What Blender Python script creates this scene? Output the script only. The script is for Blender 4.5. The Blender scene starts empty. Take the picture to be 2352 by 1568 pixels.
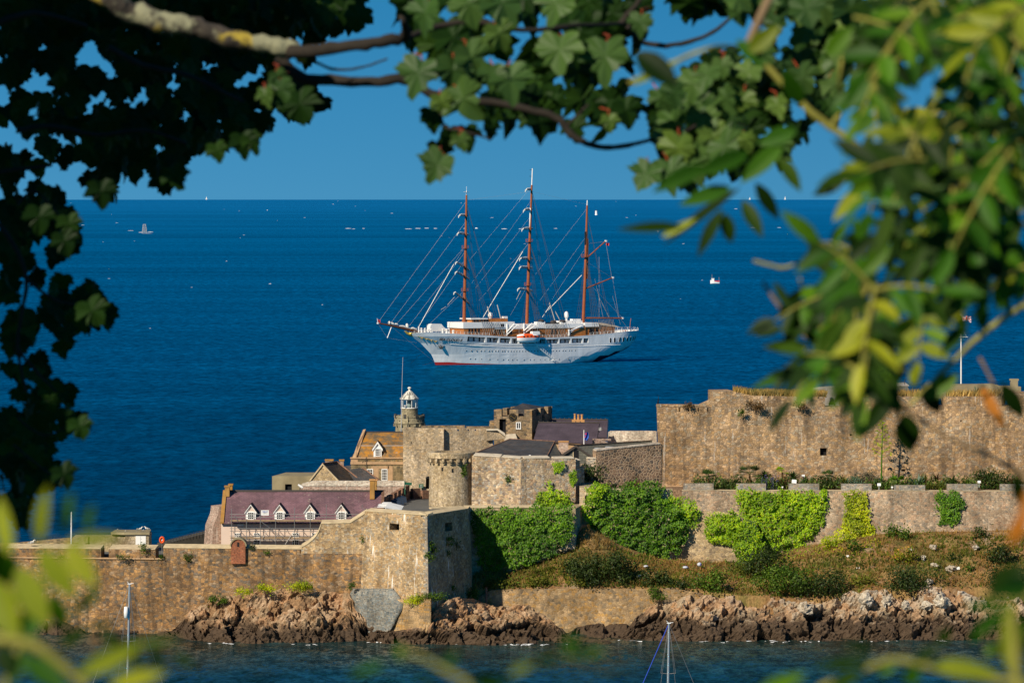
import bpy, bmesh, math, random
from mathutils import Vector, Matrix, noise
random.seed(7)
C = bpy.context.scene.collection
SC = bpy.context.scene
R = math.radians

# ------------------------------------------------------------------ camera, sky, sun, exposure
F, H, CX, HY = 10130.0, 65.0, 1176.0, 457.0      # focal length in photo pixels, eye height in metres, horizon
cam = bpy.data.cameras.new('camera')
camo = bpy.data.objects.new('camera', cam)
C.objects.link(camo)
camo.location = (0, 0, H)
camo.rotation_euler = (R(90), 0, 0)
cam.sensor_width = 36.0
cam.lens = 36.0 * F / 2352.0
cam.shift_y = -(784.0 - HY) / 2352.0
cam.clip_start = 0.1
cam.clip_end = 1.0e6
cam.dof.use_dof = True
cam.dof.focus_distance = 900.0
cam.dof.aperture_fstop = 13.5
SC.camera = camo

SUN_EL, SUN_AZ = R(33), R(38)                     # the sun stands behind the camera, to the left
sun_dir = Vector((-math.sin(SUN_AZ) * math.cos(SUN_EL), -math.cos(SUN_AZ) * math.cos(SUN_EL), math.sin(SUN_EL)))
sl = bpy.data.lights.new('sun', 'SUN')
sl.energy = 5.0
sl.angle = R(0.5)
sl.color = (1.0, 0.88, 0.70)
so = bpy.data.objects.new('sun', sl)
so.rotation_euler = sun_dir.to_track_quat('Z', 'Y').to_euler()
so.location = (-60, -80, 200)
C.objects.link(so)

w = bpy.data.worlds.new('World')
SC.world = w
w.use_nodes = True
nt = w.node_tree
nt.nodes.clear()
wo = nt.nodes.new('ShaderNodeOutputWorld')
bg = nt.nodes.new('ShaderNodeBackground')
sk = nt.nodes.new('ShaderNodeTexSky')
sk.sky_type = 'NISHITA'
sk.sun_disc = False
sk.sun_elevation = SUN_EL
sk.sun_rotation = math.pi - SUN_AZ
sk.altitude = 50
sk.air_density = 1.0
sk.dust_density = 0.0
sk.ozone_density = 4.0
tc = nt.nodes.new('ShaderNodeTexCoord')
mp = nt.nodes.new('ShaderNodeVectorMath')
mp.operation = 'ADD'
mp.inputs[1].default_value = (0, 0, 0.16)          # clear, polarised sky: deeper blue down to the horizon
hs = nt.nodes.new('ShaderNodeHueSaturation')
hs.inputs['Saturation'].default_value = 1.46
hs.inputs['Hue'].default_value = 0.4928
nt.links.new(tc.outputs['Generated'], mp.inputs[0])
nt.links.new(mp.outputs[0], sk.inputs['Vector'])
nt.links.new(sk.outputs['Color'], hs.inputs['Color'])
nt.links.new(hs.outputs['Color'], bg.inputs['Color'])
bg.inputs['Strength'].default_value = 0.060
nt.links.new(bg.outputs['Background'], wo.inputs['Surface'])
SC.view_settings.view_transform = 'Standard'
SC.view_settings.look = 'None'
SC.view_settings.exposure = 0.22
SC.view_settings.gamma = 1.0
SC.render.engine = 'CYCLES'
SC.cycles.max_bounces = 6
SC.cycles.transparent_max_bounces = 8
SC.cycles.use_denoising = True

# ------------------------------------------------------------------ helpers
def PX(px, Y): return (px - CX) * Y / F
def PZ(py, Y): return H - (py - HY) * Y / F
def P3(px, py, Y): return Vector((PX(px, Y), Y, PZ(py, Y)))
def lerp(a, b, t): return a + (b - a) * t
def interp(tab, x):
    if x <= tab[0][0]: return tab[0][1]
    for (a, b), (c, d) in zip(tab, tab[1:]):
        if x <= c: return b + (d - b) * (x - a) / (c - a) if c > a else d
    return tab[-1][1]
def rnd(a, b): return random.uniform(a, b)
def inpoly(x, y, poly):
    c = False
    n = len(poly)
    for i in range(n):
        x1, y1 = poly[i]; x2, y2 = poly[(i + 1) % n]
        if (y1 > y) != (y2 > y) and x < (x2 - x1) * (y - y1) / (y2 - y1) + x1: c = not c
    return c

class MB:
    """collects faces and links them as one mesh object"""
    def __init__(s): s.v = []; s.f = []; s.m = []
    def face(s, pts, mi=0):
        i = len(s.v); s.v.extend(tuple(p) for p in pts); s.f.append(tuple(range(i, i + len(pts)))); s.m.append(mi)
    def grid(s, rows, mi=0, closed=False, flip=False):
        i0 = len(s.v); n = len(rows[0])
        for r in rows: s.v.extend(tuple(p) for p in r)
        for a in range(len(rows) - 1):
            for b in range(n if closed else n - 1):
                c = (b + 1) % n
                q = (i0 + a * n + b, i0 + a * n + c, i0 + (a + 1) * n + c, i0 + (a + 1) * n + b)
                s.f.append(q[::-1] if flip else q); s.m.append(mi(a, b) if callable(mi) else mi)
    def box(s, x0, y0, z0, x1, y1, z1, mi=0):
        s.prism([(x0, y0), (x1, y0), (x1, y1), (x0, y1)], z0, z1, mi)
    def prism(s, poly, z0, z1, mi=0, bat=0.0, mtop=None, zt=None):
        """vertical prism of a counter-clockwise plan polygon; bat = outward batter at the foot; zt = top height per corner"""
        n = len(poly)
        cx = sum(p[0] for p in poly) / n; cy = sum(p[1] for p in poly) / n
        i = len(s.v)
        for p in poly:
            d = Vector((p[0] - cx, p[1] - cy)); d = d.normalized() * bat if bat else Vector((0, 0))
            s.v.append((p[0] + d.x, p[1] + d.y, z0))
        for k, p in enumerate(poly): s.v.append((p[0], p[1], zt[k] if zt else z1))
        for k in range(n):
            j = (k + 1) % n
            s.f.append((i + k, i + j, i + n + j, i + n + k)); s.m.append(mi)
        s.f.append(tuple(range(i + n, i + 2 * n))); s.m.append(mi if mtop is None else mtop)
        s.f.append(tuple(range(i + n - 1, i - 1, -1))); s.m.append(mi)
    def obox(s, c, sx, sy, sz, M=None, mi=0):
        """box of size sx, sy, sz about c, turned by the 3x3 matrix M"""
        pts = [Vector((a * sx / 2, b * sy / 2, d * sz / 2)) for d in (-1, 1) for a, b in ((-1, -1), (1, -1), (1, 1), (-1, 1))]
        if M is not None: pts = [M @ p for p in pts]
        i = len(s.v); s.v.extend(tuple(p + Vector(c)) for p in pts)
        for q in ((3, 2, 1, 0), (4, 5, 6, 7), (0, 1, 5, 4), (1, 2, 6, 5), (2, 3, 7, 6), (3, 0, 4, 7)):
            s.f.append(tuple(i + k for k in q)); s.m.append(mi)
    def bar(s, p, q, r, mi=0, n=4, r2=None):
        s.tube([p, q], [r, r if r2 is None else r2], n, mi)
    def tube(s, pts, rad, n=6, mi=0, caps=True):
        pts = [Vector(p) for p in pts]
        if not isinstance(rad, (list, tuple)): rad = [rad] * len(pts)
        rings = []; a = None
        for k, p in enumerate(pts):
            d = (pts[min(k + 1, len(pts) - 1)] - pts[max(k - 1, 0)]).normalized()
            if a is None: a = d.cross(Vector((0, 0, 1)) if abs(d.z) < .9 else Vector((1, 0, 0))).normalized()
            a = (a - d * a.dot(d)).normalized(); b = d.cross(a)
            rings.append([p + (a * math.cos(t) + b * math.sin(t)) * rad[k] for t in (2 * math.pi * j / n for j in range(n))])
        s.grid(rings, mi, True)
        if caps: s.face(rings[0][::-1], mi); s.face(rings[-1], mi)
    def lathe(s, prof, c, n=24, mi=0, a0=0.0, a1=2 * math.pi):
        full = abs(a1 - a0 - 2 * math.pi) < 1e-6; m = n if full else n + 1
        rows = [[(c[0] + r * math.cos(a0 + (a1 - a0) * j / n), c[1] + r * math.sin(a0 + (a1 - a0) * j / n), c[2] + z) for j in range(m)] for r, z in prof]
        s.grid(rows, mi, full)
    def polywall(s, pts, A, B, th, mi=0):
        """upright slab whose front outline is given in photo pixels and lies over the plan line A-B (pixel column, distance)"""
        (pa, ya), (pb, yb) = A, B
        fr = []
        for px, py in pts:
            Y = ya + (yb - ya) * (px - pa) / (pb - pa); fr.append(P3(px, py, Y))
        d = Vector((PX(pb, yb) - PX(pa, ya), yb - ya, 0)).normalized(); nrm = Vector((-d.y, d.x, 0))
        if nrm.y < 0: nrm = -nrm
        s.slab(fr, nrm * th, mi)
    def slab(s, fr, off, mi=0):
        bk = [Vector(p) + off for p in fr]; n = len(fr)
        s.face(fr, mi); s.face(bk[::-1], mi)
        for k in range(n):
            j = (k + 1) % n; s.face([fr[j], fr[k], bk[k], bk[j]], mi)
    def holed(s, bl, br, tr, tl, holes, depth, mi=0, mb=1, back=True):
        """a quad wall with rectangular openings (fractions a0, a1, b0, b1) that have real reveals of the given depth and a back"""
        bl, br, tr, tl = map(Vector, (bl, br, tr, tl))
        nrm = (br - bl).cross(tl - bl).normalized()
        def q(a, b): return bl.lerp(br, a).lerp(tl.lerp(tr, a), b)
        A = sorted({0.0, 1.0, *(h[0] for h in holes), *(h[1] for h in holes)}); B = sorted({0.0, 1.0, *(h[2] for h in holes), *(h[3] for h in holes)})
        for a, c in zip(A, A[1:]):
            for b, d in zip(B, B[1:]):
                if any(h[0] - 1e-6 <= a and c <= h[1] + 1e-6 and h[2] - 1e-6 <= b and d <= h[3] + 1e-6 for h in holes): continue
                s.face([q(a, b), q(c, b), q(c, d), q(a, d)], mi)
        o = -nrm * depth
        for a, c, b, d in holes:
            p = [q(a, b), q(c, b), q(c, d), q(a, d)]; k = [x + o for x in p]
            for i in range(4):
                j = (i + 1) % 4; s.face([p[i], k[i], k[j], p[j]], mi)
            if back: s.face(k, mb)
    def build(s, name, mats, parent=None, smooth=False, uv=True, org=None):
        me = bpy.data.meshes.new(name)
        if parent is not None: o0 = Vector(ORG.get(parent.name, (0, 0, 0)))
        elif org is not None: o0 = Vector(org)
        else:
            xs = [p[0] for p in s.v]; ys = [p[1] for p in s.v]; zs = [p[2] for p in s.v]
            o0 = Vector(((min(xs) + max(xs)) / 2, (min(ys) + max(ys)) / 2, min(zs)))
        me.from_pydata([(p[0] - o0.x, p[1] - o0.y, p[2] - o0.z) for p in s.v], [], s.f)
        if not isinstance(mats, (list, tuple)): mats = [mats]
        for m in mats: me.materials.append(m)
        me.polygons.foreach_set('material_index', s.m)
        if smooth: me.polygons.foreach_set('use_smooth', [True] * len(s.f))
        if uv:
            lay = me.uv_layers.new(name='UVMap'); co = [0.0] * (2 * len(me.loops)); k = 0
            up = Vector((0, 0, 1))
            for f in s.f:
                p = [Vector(s.v[i]) for i in f]
                nr = Vector((0, 0, 0))
                for i in range(len(p)):
                    a = p[i]; b = p[(i + 1) % len(p)]
                    nr += Vector(((a.y - b.y) * (a.z + b.z), (a.z - b.z) * (a.x + b.x), (a.x - b.x) * (a.y + b.y)))
                nr = nr.normalized() if nr.length > 1e-12 else up
                if abs(nr.z) > .97: t = Vector((1, 0, 0)); b = Vector((0, 1, 0))
                else: t = up.cross(nr).normalized(); b = nr.cross(t)
                for x in p: co[k] = x.dot(t); co[k + 1] = x.dot(b); k += 2
            lay.data.foreach_set('uv', co)
        me.update()
        ob = bpy.data.objects.new(name, me); C.objects.link(ob)
        if parent is not None: ob.parent = parent
        else: ob.location = o0
        ORG[ob.name] = tuple(o0)
        return ob
ORG = {}
def tag(o, label=None, cat=None, group=None, kind=None):
    for k, x in (('label', label), ('category', cat), ('group', group), ('kind', kind)):
        if x: o[k] = x
    return o
def thing(name, loc, label, cat, group=None, rz=0):
    o = bpy.data.objects.new(name, None); C.objects.link(o); o.location = loc; o.rotation_euler = (0, 0, rz)
    o.empty_display_size = .3
    ORG[o.name] = tuple(loc) if rz == 0 else (0, 0, 0)
    return tag(o, label, cat, group)
def struct(o): o['kind'] = 'structure'; return o
def dup(o, loc=None, rz=None, label=None, parent=None, scale=None):
    c = o.copy(); C.objects.link(c)
    if parent is not None: c.parent = parent
    if loc is not None: c.location = loc
    if rz is not None: c.rotation_euler = (0, 0, rz)
    if scale is not None: c.scale = scale if isinstance(scale, (tuple, list, Vector)) else (scale,) * 3
    if label: c['label'] = label
    for ch in [x for x in KIDS(o)]: dup(ch, parent=c)
    return c
def KIDS(o): return [x for x in bpy.data.objects if x.parent == o]

# ------------------------------------------------------------------ materials
class NTree:
    def __init__(s, m): s.t = m.node_tree; s.t.nodes.clear()
    def n(s, ty, props=None, **inp):
        x = s.t.nodes.new(ty)
        for k, v in (props or {}).items(): setattr(x, k, v)
        for k, v in inp.items():
            sock = x.inputs[int(k[1:])] if k[0] == 'i' and k[1:].isdigit() else x.inputs[k.replace('_', ' ')]
            s.set(sock, v)
        return x
    def set(s, sock, v):
        if hasattr(v, 'outputs'): v = v.outputs[0]
        if isinstance(v, bpy.types.NodeSocket): s.t.links.new(v, sock)
        else:
            if isinstance(v, tuple) and len(v) == 3 and sock.type == 'RGBA': v = (*v, 1)
            sock.default_value = v
    def ramp(s, fac, stops, mode='LINEAR'):
        x = s.t.nodes.new('ShaderNodeValToRGB'); x.color_ramp.interpolation = mode
        e = x.color_ramp.elements
        while len(e) < len(stops): e.new(0.5)
        for k, (p, c) in enumerate(stops):
            e[k].position = p; e[k].color = (*c, 1) if len(c) == 3 else c
        s.set(x.inputs[0], fac); return x.outputs[0]
    def mix(s, fac, a, b, mode='MIX'):
        x = s.t.nodes.new('ShaderNodeMix'); x.data_type = 'RGBA'; x.blend_type = mode
        s.set(x.inputs[0], fac); s.set(x.inputs[6], a); s.set(x.inputs[7], b); return x.outputs[2]
    def math(s, op, a, b=0.0, c=None, clamp=False):
        x = s.t.nodes.new('ShaderNodeMath'); x.operation = op; x.use_clamp = clamp
        s.set(x.inputs[0], a); s.set(x.inputs[1], b)
        if c is not None: s.set(x.inputs[2], c)
        return x.outputs[0]
    def mapr(s, v, a, b, c=0.0, d=1.0):
        x = s.t.nodes.new('ShaderNodeMapRange'); s.set(x.inputs[0], v)
        for k, y in enumerate((a, b, c, d)): x.inputs[k + 1].default_value = y
        return x.outputs[0]
    def noise(s, vec, scale, detail=3.0, rough=.55, dim='3D'):
        x = s.n('ShaderNodeTexNoise', {'noise_dimensions': dim}); s.set(x.inputs['Vector'], vec)
        x.inputs['Scale'].default_value = scale; x.inputs['Detail'].default_value = detail; x.inputs['Roughness'].default_value = rough
        return x.outputs['Fac']
    def vscale(s, vec, sc, off=(0, 0, 0)):
        x = s.n('ShaderNodeMapping'); s.set(x.inputs['Vector'], vec); x.inputs['Scale'].default_value = sc; x.inputs['Location'].default_value = off
        return x.outputs[0]
    def out(s, shader, bump=None):
        o = s.n('ShaderNodeOutputMaterial'); s.set(o.inputs['Surface'], shader)
def newmat(name):
    m = bpy.data.materials.new(name); m.use_nodes = True; return m, NTree(m)
def gray(x): return (x, x, x)

def paint(name, col, rough=.5, var=.12, scale=1.5, metal=0.0, spec=.3, dirt=None):
    """plain paint, metal, plaster or wood with slight unevenness"""
    m, t = newmat(name)
    pos = t.n('ShaderNodeNewGeometry').outputs['Position']
    nz = t.noise(pos, scale, 4)
    c = t.mix(1.0, col, t.ramp(nz, [(.25, gray(1 - var)), (.75, gray(1 + var * .6))]), 'MULTIPLY')
    if dirt: c = t.mix(t.math('MULTIPLY', t.mapr(t.noise(t.vscale(pos, (1, 1, .25)), scale * .6, 5), .5, .72), dirt[1]), c, dirt[0])
    b = t.n('ShaderNodeBsdfPrincipled', Base_Color=c, Roughness=rough, Metallic=metal)
    b.inputs['Specular IOR Level'].default_value = spec
    t.out(b.outputs[0]); return m

def stone(name, cols, size=.55, flat=1.5, rnds=.85, mortar=(.35, .28, .2), mw=.05, streak=.45, lichen=0.0, patch=None, white=0.0, bump=.5, top=None):
    """masonry laid out in metres along each wall: cells are stones, the gaps between them mortar"""
    m, t = newmat(name)
    uv = t.n('ShaderNodeTexCoord').outputs['UV']
    pos = t.n('ShaderNodeNewGeometry').outputs['Position']; size *= .86
    wob = t.n('ShaderNodeTexNoise', {'noise_dimensions': '2D'}, Vector=uv); wob.inputs['Scale'].default_value = .9
    wv = t.n('ShaderNodeVectorMath', {'operation': 'SCALE'}); t.set(wv.inputs[0], wob.outputs['Color']); wv.inputs['Scale'].default_value = size * .8
    ad = t.n('ShaderNodeVectorMath', {'operation': 'ADD'}); t.set(ad.inputs[0], uv); t.set(ad.inputs[1], wv.outputs[0])
    v2 = t.vscale(ad.outputs[0], (1 / size, flat / size, 1))
    vo = t.n('ShaderNodeTexVoronoi', {'voronoi_dimensions': '2D'}, Vector=v2); vo.inputs['Scale'].default_value = 1; vo.inputs['Randomness'].default_value = rnds
    ve = t.n('ShaderNodeTexVoronoi', {'voronoi_dimensions': '2D', 'feature': 'DISTANCE_TO_EDGE'}, Vector=v2); ve.inputs['Scale'].default_value = 1; ve.inputs['Randomness'].default_value = rnds
    sp = t.n('ShaderNodeSeparateColor'); t.set(sp.inputs[0], vo.outputs['Color'])
    n = len(cols)
    base = t.ramp(sp.outputs[0], [((k + .0) / n, c) for k, c in enumerate(cols)], 'CONSTANT')
    base = t.mix(1.0, base, t.ramp(sp.outputs[1], [(0, gray(.72)), (1, gray(1.25))]), 'MULTIPLY')
    fine = t.noise(pos, 5, 5)
    base = t.mix(1.0, base, t.ramp(fine, [(.3, gray(.66)), (.7, gray(1.3))]), 'MULTIPLY')
    edge = t.math('ADD', ve.outputs['Distance'], t.math('MULTIPLY', t.math('SUBTRACT', fine, .5), .08))
    col = t.mix(t.ramp(edge, [(mw * .5, gray(1)), (mw * 1.6, gray(0))]), base, mortar)
    big = t.noise(pos, .11, 4, .6)
    if patch: col = t.mix(t.math('MULTIPLY', t.mapr(big, .48, .62), patch[1]), col, t.mix(1.0, col, patch[0], 'MULTIPLY'))
    col = t.mix(1.0, col, t.ramp(t.noise(t.vscale(pos, (1, 1, .6)), .3, 5, .6), [(.3, gray(.58)), (.68, gray(1.22))]), 'MULTIPLY')
    if streak:
        st = t.noise(t.vscale(uv, (.75, .07, 1)), 1.0, 5, .6, '2D')
        col = t.mix(t.math('MULTIPLY', t.mapr(st, .5, .68), streak), col, (.035, .027, .02))
    if white:
        ws = t.noise(t.vscale(uv, (1.3, .13, 1), (31, 7, 0)), 1.0, 4, .6, '2D')
        col = t.mix(t.math('MULTIPLY', t.mapr(ws, .68, .73), white), col, (.75, .72, .66))
    if lichen:
        ln = t.noise(pos, .8, 6, .7); lm = t.math('MULTIPLY', t.mapr(ln, .56, .66), lichen)
        col = t.mix(lm, col, t.mix(t.noise(pos, 3, 3), (.50, .20, .012), (.62, .33, .05)))
    b = t.n('ShaderNodeBsdfPrincipled', Base_Color=col, Roughness=.9); b.inputs['Specular IOR Level'].default_value = .15
    if bump:
        hgt = t.math('ADD', t.math('MULTIPLY', t.math('MINIMUM', edge, .18), 1.1), t.math('MULTIPLY', fine, .25))
        bp = t.n('ShaderNodeBump', Height=hgt, Strength=bump); bp.inputs['Distance'].default_value = .25; t.set(b.inputs['Normal'], bp.outputs[0])
    t.out(b.outputs[0]); return m

def slate(name, c1, c2, row=.32, wid=.5, lichen=0.0, blotch=0.0):
    m, t = newmat(name)
    uv = t.n('ShaderNodeTexCoord').outputs['UV']; pos = t.n('ShaderNodeNewGeometry').outputs['Position']
    br = t.n('ShaderNodeTexBrick', Vector=uv); br.inputs['Scale'].default_value = 1; br.inputs['Brick Width'].default_value = wid; br.inputs['Row Height'].default_value = row
    br.inputs['Mortar Size'].default_value = .02; br.inputs['Color1'].default_value = (*c1, 1); br.inputs['Color2'].default_value = (*c2, 1); br.inputs['Mortar'].default_value = (c1[0] * .4, c1[1] * .4, c1[2] * .4, 1)
    col = t.mix(1.0, br.outputs['Color'], t.ramp(t.noise(pos, .5, 5, .65), [(.3, gray(.7)), (.7, gray(1.25))]), 'MULTIPLY')
    if blotch: col = t.mix(t.math('MULTIPLY', t.mapr(t.noise(pos, .16, 3, .5), .5, .53), .35), col, t.mix(1.0, col, (1.9, 1.75, 1.8), 'MULTIPLY')); col = t.mix(t.math('MULTIPLY', t.mapr(t.noise(pos, 2.2, 2), .68, .72), blotch), col, (.42, .4, .3))
    if lichen: col = t.mix(t.math('MULTIPLY', t.mapr(t.noise(pos, .7, 7, .72), .45, .62), lichen), col, t.mix(t.noise(pos, 4, 3), (.42, .15, .012), (.5, .25, .03)))
    b = t.n('ShaderNodeBsdfPrincipled', Base_Color=col, Roughness=.7); b.inputs['Specular IOR Level'].default_value = .3
    bp = t.n('ShaderNodeBump', Height=br.outputs['Fac'], Strength=.3); bp.inputs['Distance'].default_value = -.05; t.set(b.inputs['Normal'], bp.outputs[0])
    t.out(b.outputs[0]); return m

def leafmat(name, a, b, c=None, trans=.35, spec=.3, patch=.12):
    """leaves: each leaf its own tint, light comes through"""
    m, t = newmat(name)
    g = t.n('ShaderNodeNewGeometry'); ri = g.outputs['Random Per Island']; pos = g.outputs['Position']
    col = t.ramp(ri, [(0, a), (.65, b), (1, c or b)])
    col = t.mix(1.0, col, t.ramp(t.noise(pos, patch, 4, .6), [(.34, (.42, .5, .42)), (.64, (1.3, 1.2, .9))]), 'MULTIPLY')
    d = t.n('ShaderNodeBsdfPrincipled', Base_Color=col, Roughness=.5); d.inputs['Specular IOR Level'].default_value = spec
    tr = t.n('ShaderNodeBsdfTranslucent', Color=t.mix(1.0, col, (1.3, 1.25, .4), 'MULTIPLY'))
    mx = t.n('ShaderNodeMixShader', i0=trans); t.set(mx.inputs[1], d.outputs[0]); t.set(mx.inputs[2], tr.outputs[0])
    t.out(mx.outputs[0]); return m

M = {}
# masonry
M['sea_wall'] = stone('sea_wall_stone', [(.30, .17, .075), (.36, .22, .11), (.24, .15, .085), (.42, .24, .10), (.16, .13, .10), (.34, .24, .15), (.27, .17, .09)], .62, 1.5, .85, (.22, .15, .09), .05, .55, .22, ((.62, .60, .56), .8), 0, .6)
M['bastion'] = stone('bastion_stone', [(.43, .30, .16), (.38, .25, .13), (.48, .36, .22), (.30, .22, .14), (.45, .32, .18), (.36, .31, .24)], .5, 1.5, .8, (.34, .25, .15), .05, .25, .10, ((.72, .62, .5), .5), .9, .5)
M['revet'] = stone('grey_revetment_stone', [(.16, .18, .18), (.20, .21, .20), (.13, .15, .16), (.24, .23, .2), (.18, .17, .15)], .5, 1.8, .45, (.27, .24, .18), .035, .2, .0, None, 0, .4)
M['retain'] = stone('ochre_retaining_stone', [(.42, .25, .09), (.36, .24, .12), (.44, .30, .16), (.28, .21, .13), (.40, .28, .15)], .6, 1.35, .9, (.33, .24, .14), .05, .3, .15, ((.7, .66, .6), .5), 0, .5)
M['tower'] = stone('pale_tower_stone', [(0.504, 0.408, 0.264), (0.444, 0.360, 0.240), (0.552, 0.456, 0.324), (0.384, 0.300, 0.192), (0.480, 0.396, 0.288)], .5, 1.5, .85, (.40, .32, .21), .05, .3, .05, ((.75, .66, .5), .5), 0, .6)
M['curtain'] = stone('mixed_curtain_stone', [(0.529, 0.391, 0.253), (0.437, 0.333, 0.230), (0.575, 0.460, 0.322), (0.287, 0.230, 0.184), (0.483, 0.322, 0.196), (0.414, 0.380, 0.322), (0.506, 0.380, 0.230)], .55, 1.4, .9, (.43, .32, .2), .05, .22, .03, ((.75, .72, .66), .4), 0, .7)
M['rubble'] = stone('brown_rubble_stone', [(.24, .155, .10), (.19, .13, .09), (.28, .18, .115), (.13, .105, .085), (.25, .17, .12)], .62, 1.15, .95, (.46, .34, .22), .085, .0, .0, None, 0, .8)
M['citadel'] = stone('citadel_stone', [(0.456, 0.297, 0.159), (0.392, 0.260, 0.148), (0.509, 0.350, 0.207), (0.318, 0.228, 0.148), (0.477, 0.307, 0.154), (0.392, 0.313, 0.217)], .62, 1.45, .85, (.27, .185, .11), .05, .42, .16, ((.7, .64, .58), .6), .35, .6)
M['garden_wall'] = stone('garden_wall_stone', [(0.440, 0.319, 0.209), (0.374, 0.286, 0.198), (0.484, 0.374, 0.264), (0.286, 0.242, 0.187), (0.462, 0.308, 0.198)], .5, 1.4, .9, (.42, .32, .22), .06, .3, .04, ((.62, .56, .52), .6), .2, .6)
M['grey_merlon'] = stone('grey_merlon_stone', [(.34, .30, .24), (.27, .26, .23), (.38, .33, .26), (.22, .22, .21), (.36, .28, .21)], .5, 1.7, .5, (.36, .30, .22), .05, .15, .05, None, 0, .5)
M['keep'] = stone('keep_stone', [(0.516, 0.408, 0.276), (0.468, 0.372, 0.252), (0.552, 0.444, 0.312), (0.396, 0.324, 0.228), (0.528, 0.396, 0.240)], .45, 1.4, .9, (.42, .34, .24), .05, .22, .16, ((.78, .7, .56), .4), 0, .6)
M['clock_stone'] = stone('clock_tower_stone', [(0.312, 0.228, 0.138), (0.240, 0.186, 0.120), (0.372, 0.264, 0.144), (0.168, 0.138, 0.102), (0.348, 0.240, 0.144)], .62, 1.8, .55, (.28, .2, .12), .05, .25, .28, None, 0, .5)
M['house_stone'] = stone('dark_house_stone', [(.24, .185, .10), (.19, .15, .085), (.28, .21, .115), (.15, .125, .08)], .6, 2.0, .4, (.30, .22, .12), .05, .1, .32, None, 0, .4)
M['gable_stone'] = stone('gable_stone', [(0.460, 0.345, 0.196), (0.517, 0.402, 0.241), (0.310, 0.241, 0.161), (0.483, 0.356, 0.196)], .5, 1.3, .95, (.44, .33, .2), .06, .1, .06, None, 0, .5)
M['pink_brick'] = stone('weathered_pink_brick', [(.42, .29, .23), (.37, .24, .19), (.47, .36, .29), (.32, .22, .17)], .42, 2.6, .35, (.45, .37, .3), .06, .2, .0, None, .3, .4)
M['red_brick'] = stone('red_brick', [(.40, .125, .06), (.34, .11, .06), (.44, .16, .08), (.28, .10, .06)], .28, 2.6, .25, (.30, .17, .1), .05, .15, .0, None, 0, .3)
M['dark_brick'] = stone('dark_brick', [(.25, .13, .085), (.20, .10, .07), (.28, .15, .10)], .35, 2.6, .3, (.28, .2, .14), .05, .2, .05, None, 0, .3)
M['lime'] = stone('limewashed_brick', [(.62, .55, .45), (.56, .47, .38), (.66, .6, .5), (.5, .4, .32)], .42, 2.4, .4, (.6, .54, .45), .05, .3, .0, None, 0, .4)
M['cope'] = paint('cream_coping', (.60, .48, .30), .9, .25, 1.2, dirt=((.3, .22, .13), .6))
M['white_cope'] = paint('pale_coping', (.62, .54, .42), .9, .25, 1.5, dirt=((.3, .25, .18), .5))
M['lintel'] = paint('pink_granite_dressing', (.46, .30, .17), .9, .25, 2)
M['concrete'] = paint('weathered_concrete', (.30, .25, .15), .95, .3, .5, dirt=((.16, .12, .07), .5))
M['light_concrete'] = paint('light_concrete', (.42, .38, .33), .9, .2, .6, dirt=((.25, .22, .18), .5))
M['light_stone'] = stone('lighthouse_stone', [(.33, .29, .19), (.36, .31, .2), (.30, .26, .17)], .8, 2.0, .25, (.24, .21, .14), .03, .35, .03, None, 0, .3)
# roofs
M['purple'] = slate('purple_slate', (.14, .082, .098), (.185, .105, .12), .3, .5, 0, .5)
M['purple_dark'] = slate('dark_purple_slate', (.078, .060, .078), (.088, .066, .085), .3, .5)
M['slate'] = slate('grey_slate', (.05, .052, .058), (.075, .074, .076), .35, .55, .05)
M['slate_g'] = slate('green_grey_slate', (.10, .105, .09), (.14, .135, .11), .4, .6, .03)
M['old_slate'] = slate('brown_weathered_slate', (.06, .052, .045), (.085, .072, .058), .4, .6, .08)
M['lichen_roof'] = slate('lichen_covered_slate', (.17, .125, .075), (.21, .15, .085), .22, .4, .95)
M['ridge'] = paint('dark_ridge_tile', (.06, .05, .045), .8)
M['terracotta'] = paint('terracotta', (.52, .27, .1), .8, .25, 3)
M['ochre'] = paint('lichened_chimney_render', (.36, .20, .06), .9, .35, 1.2, dirt=((.5, .22, .02), .7))
# plain
M['render'] = paint('pale_pink_render', (.66, .52, .43), .9, .08, .6)
M['white'] = paint('white_paint', (.8, .8, .78), .45, .05)
M['dark'] = paint('dark_opening', (.012, .012, .013), .9)
M['glass'] = paint('window_glass', (.02, .025, .03), .08, .1, 3, spec=.8)
M['tarmac'] = paint('grey_tarmac', (.12, .12, .115), .95, .25, .7)
M['steel'] = paint('galvanised_steel', (.30, .30, .29), .45, .15, 3, .6)
M['dark_steel'] = paint('dark_iron', (.05, .048, .045), .6)
M['plank'] = paint('scaffold_plank', (.34, .24, .14), .85, .3, 2)
M['orange'] = paint('orange_plastic', (.8, .10, .015), .4)
M['blue'] = paint('blue_cloth', (.02, .09, .42), .6)
M['red'] = paint('red_cloth', (.6, .03, .03), .6)
M['green_sign'] = paint('green_sign', (.015, .10, .06), .5)
M['gold'] = paint('gold_leaf', (.65, .42, .08), .35, .2, 3, .6)
M['black'] = paint('black_paint', (.012, .012, .014), .4)
M['lead'] = paint('lead_flashing', (.42, .43, .44), .6)

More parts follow.
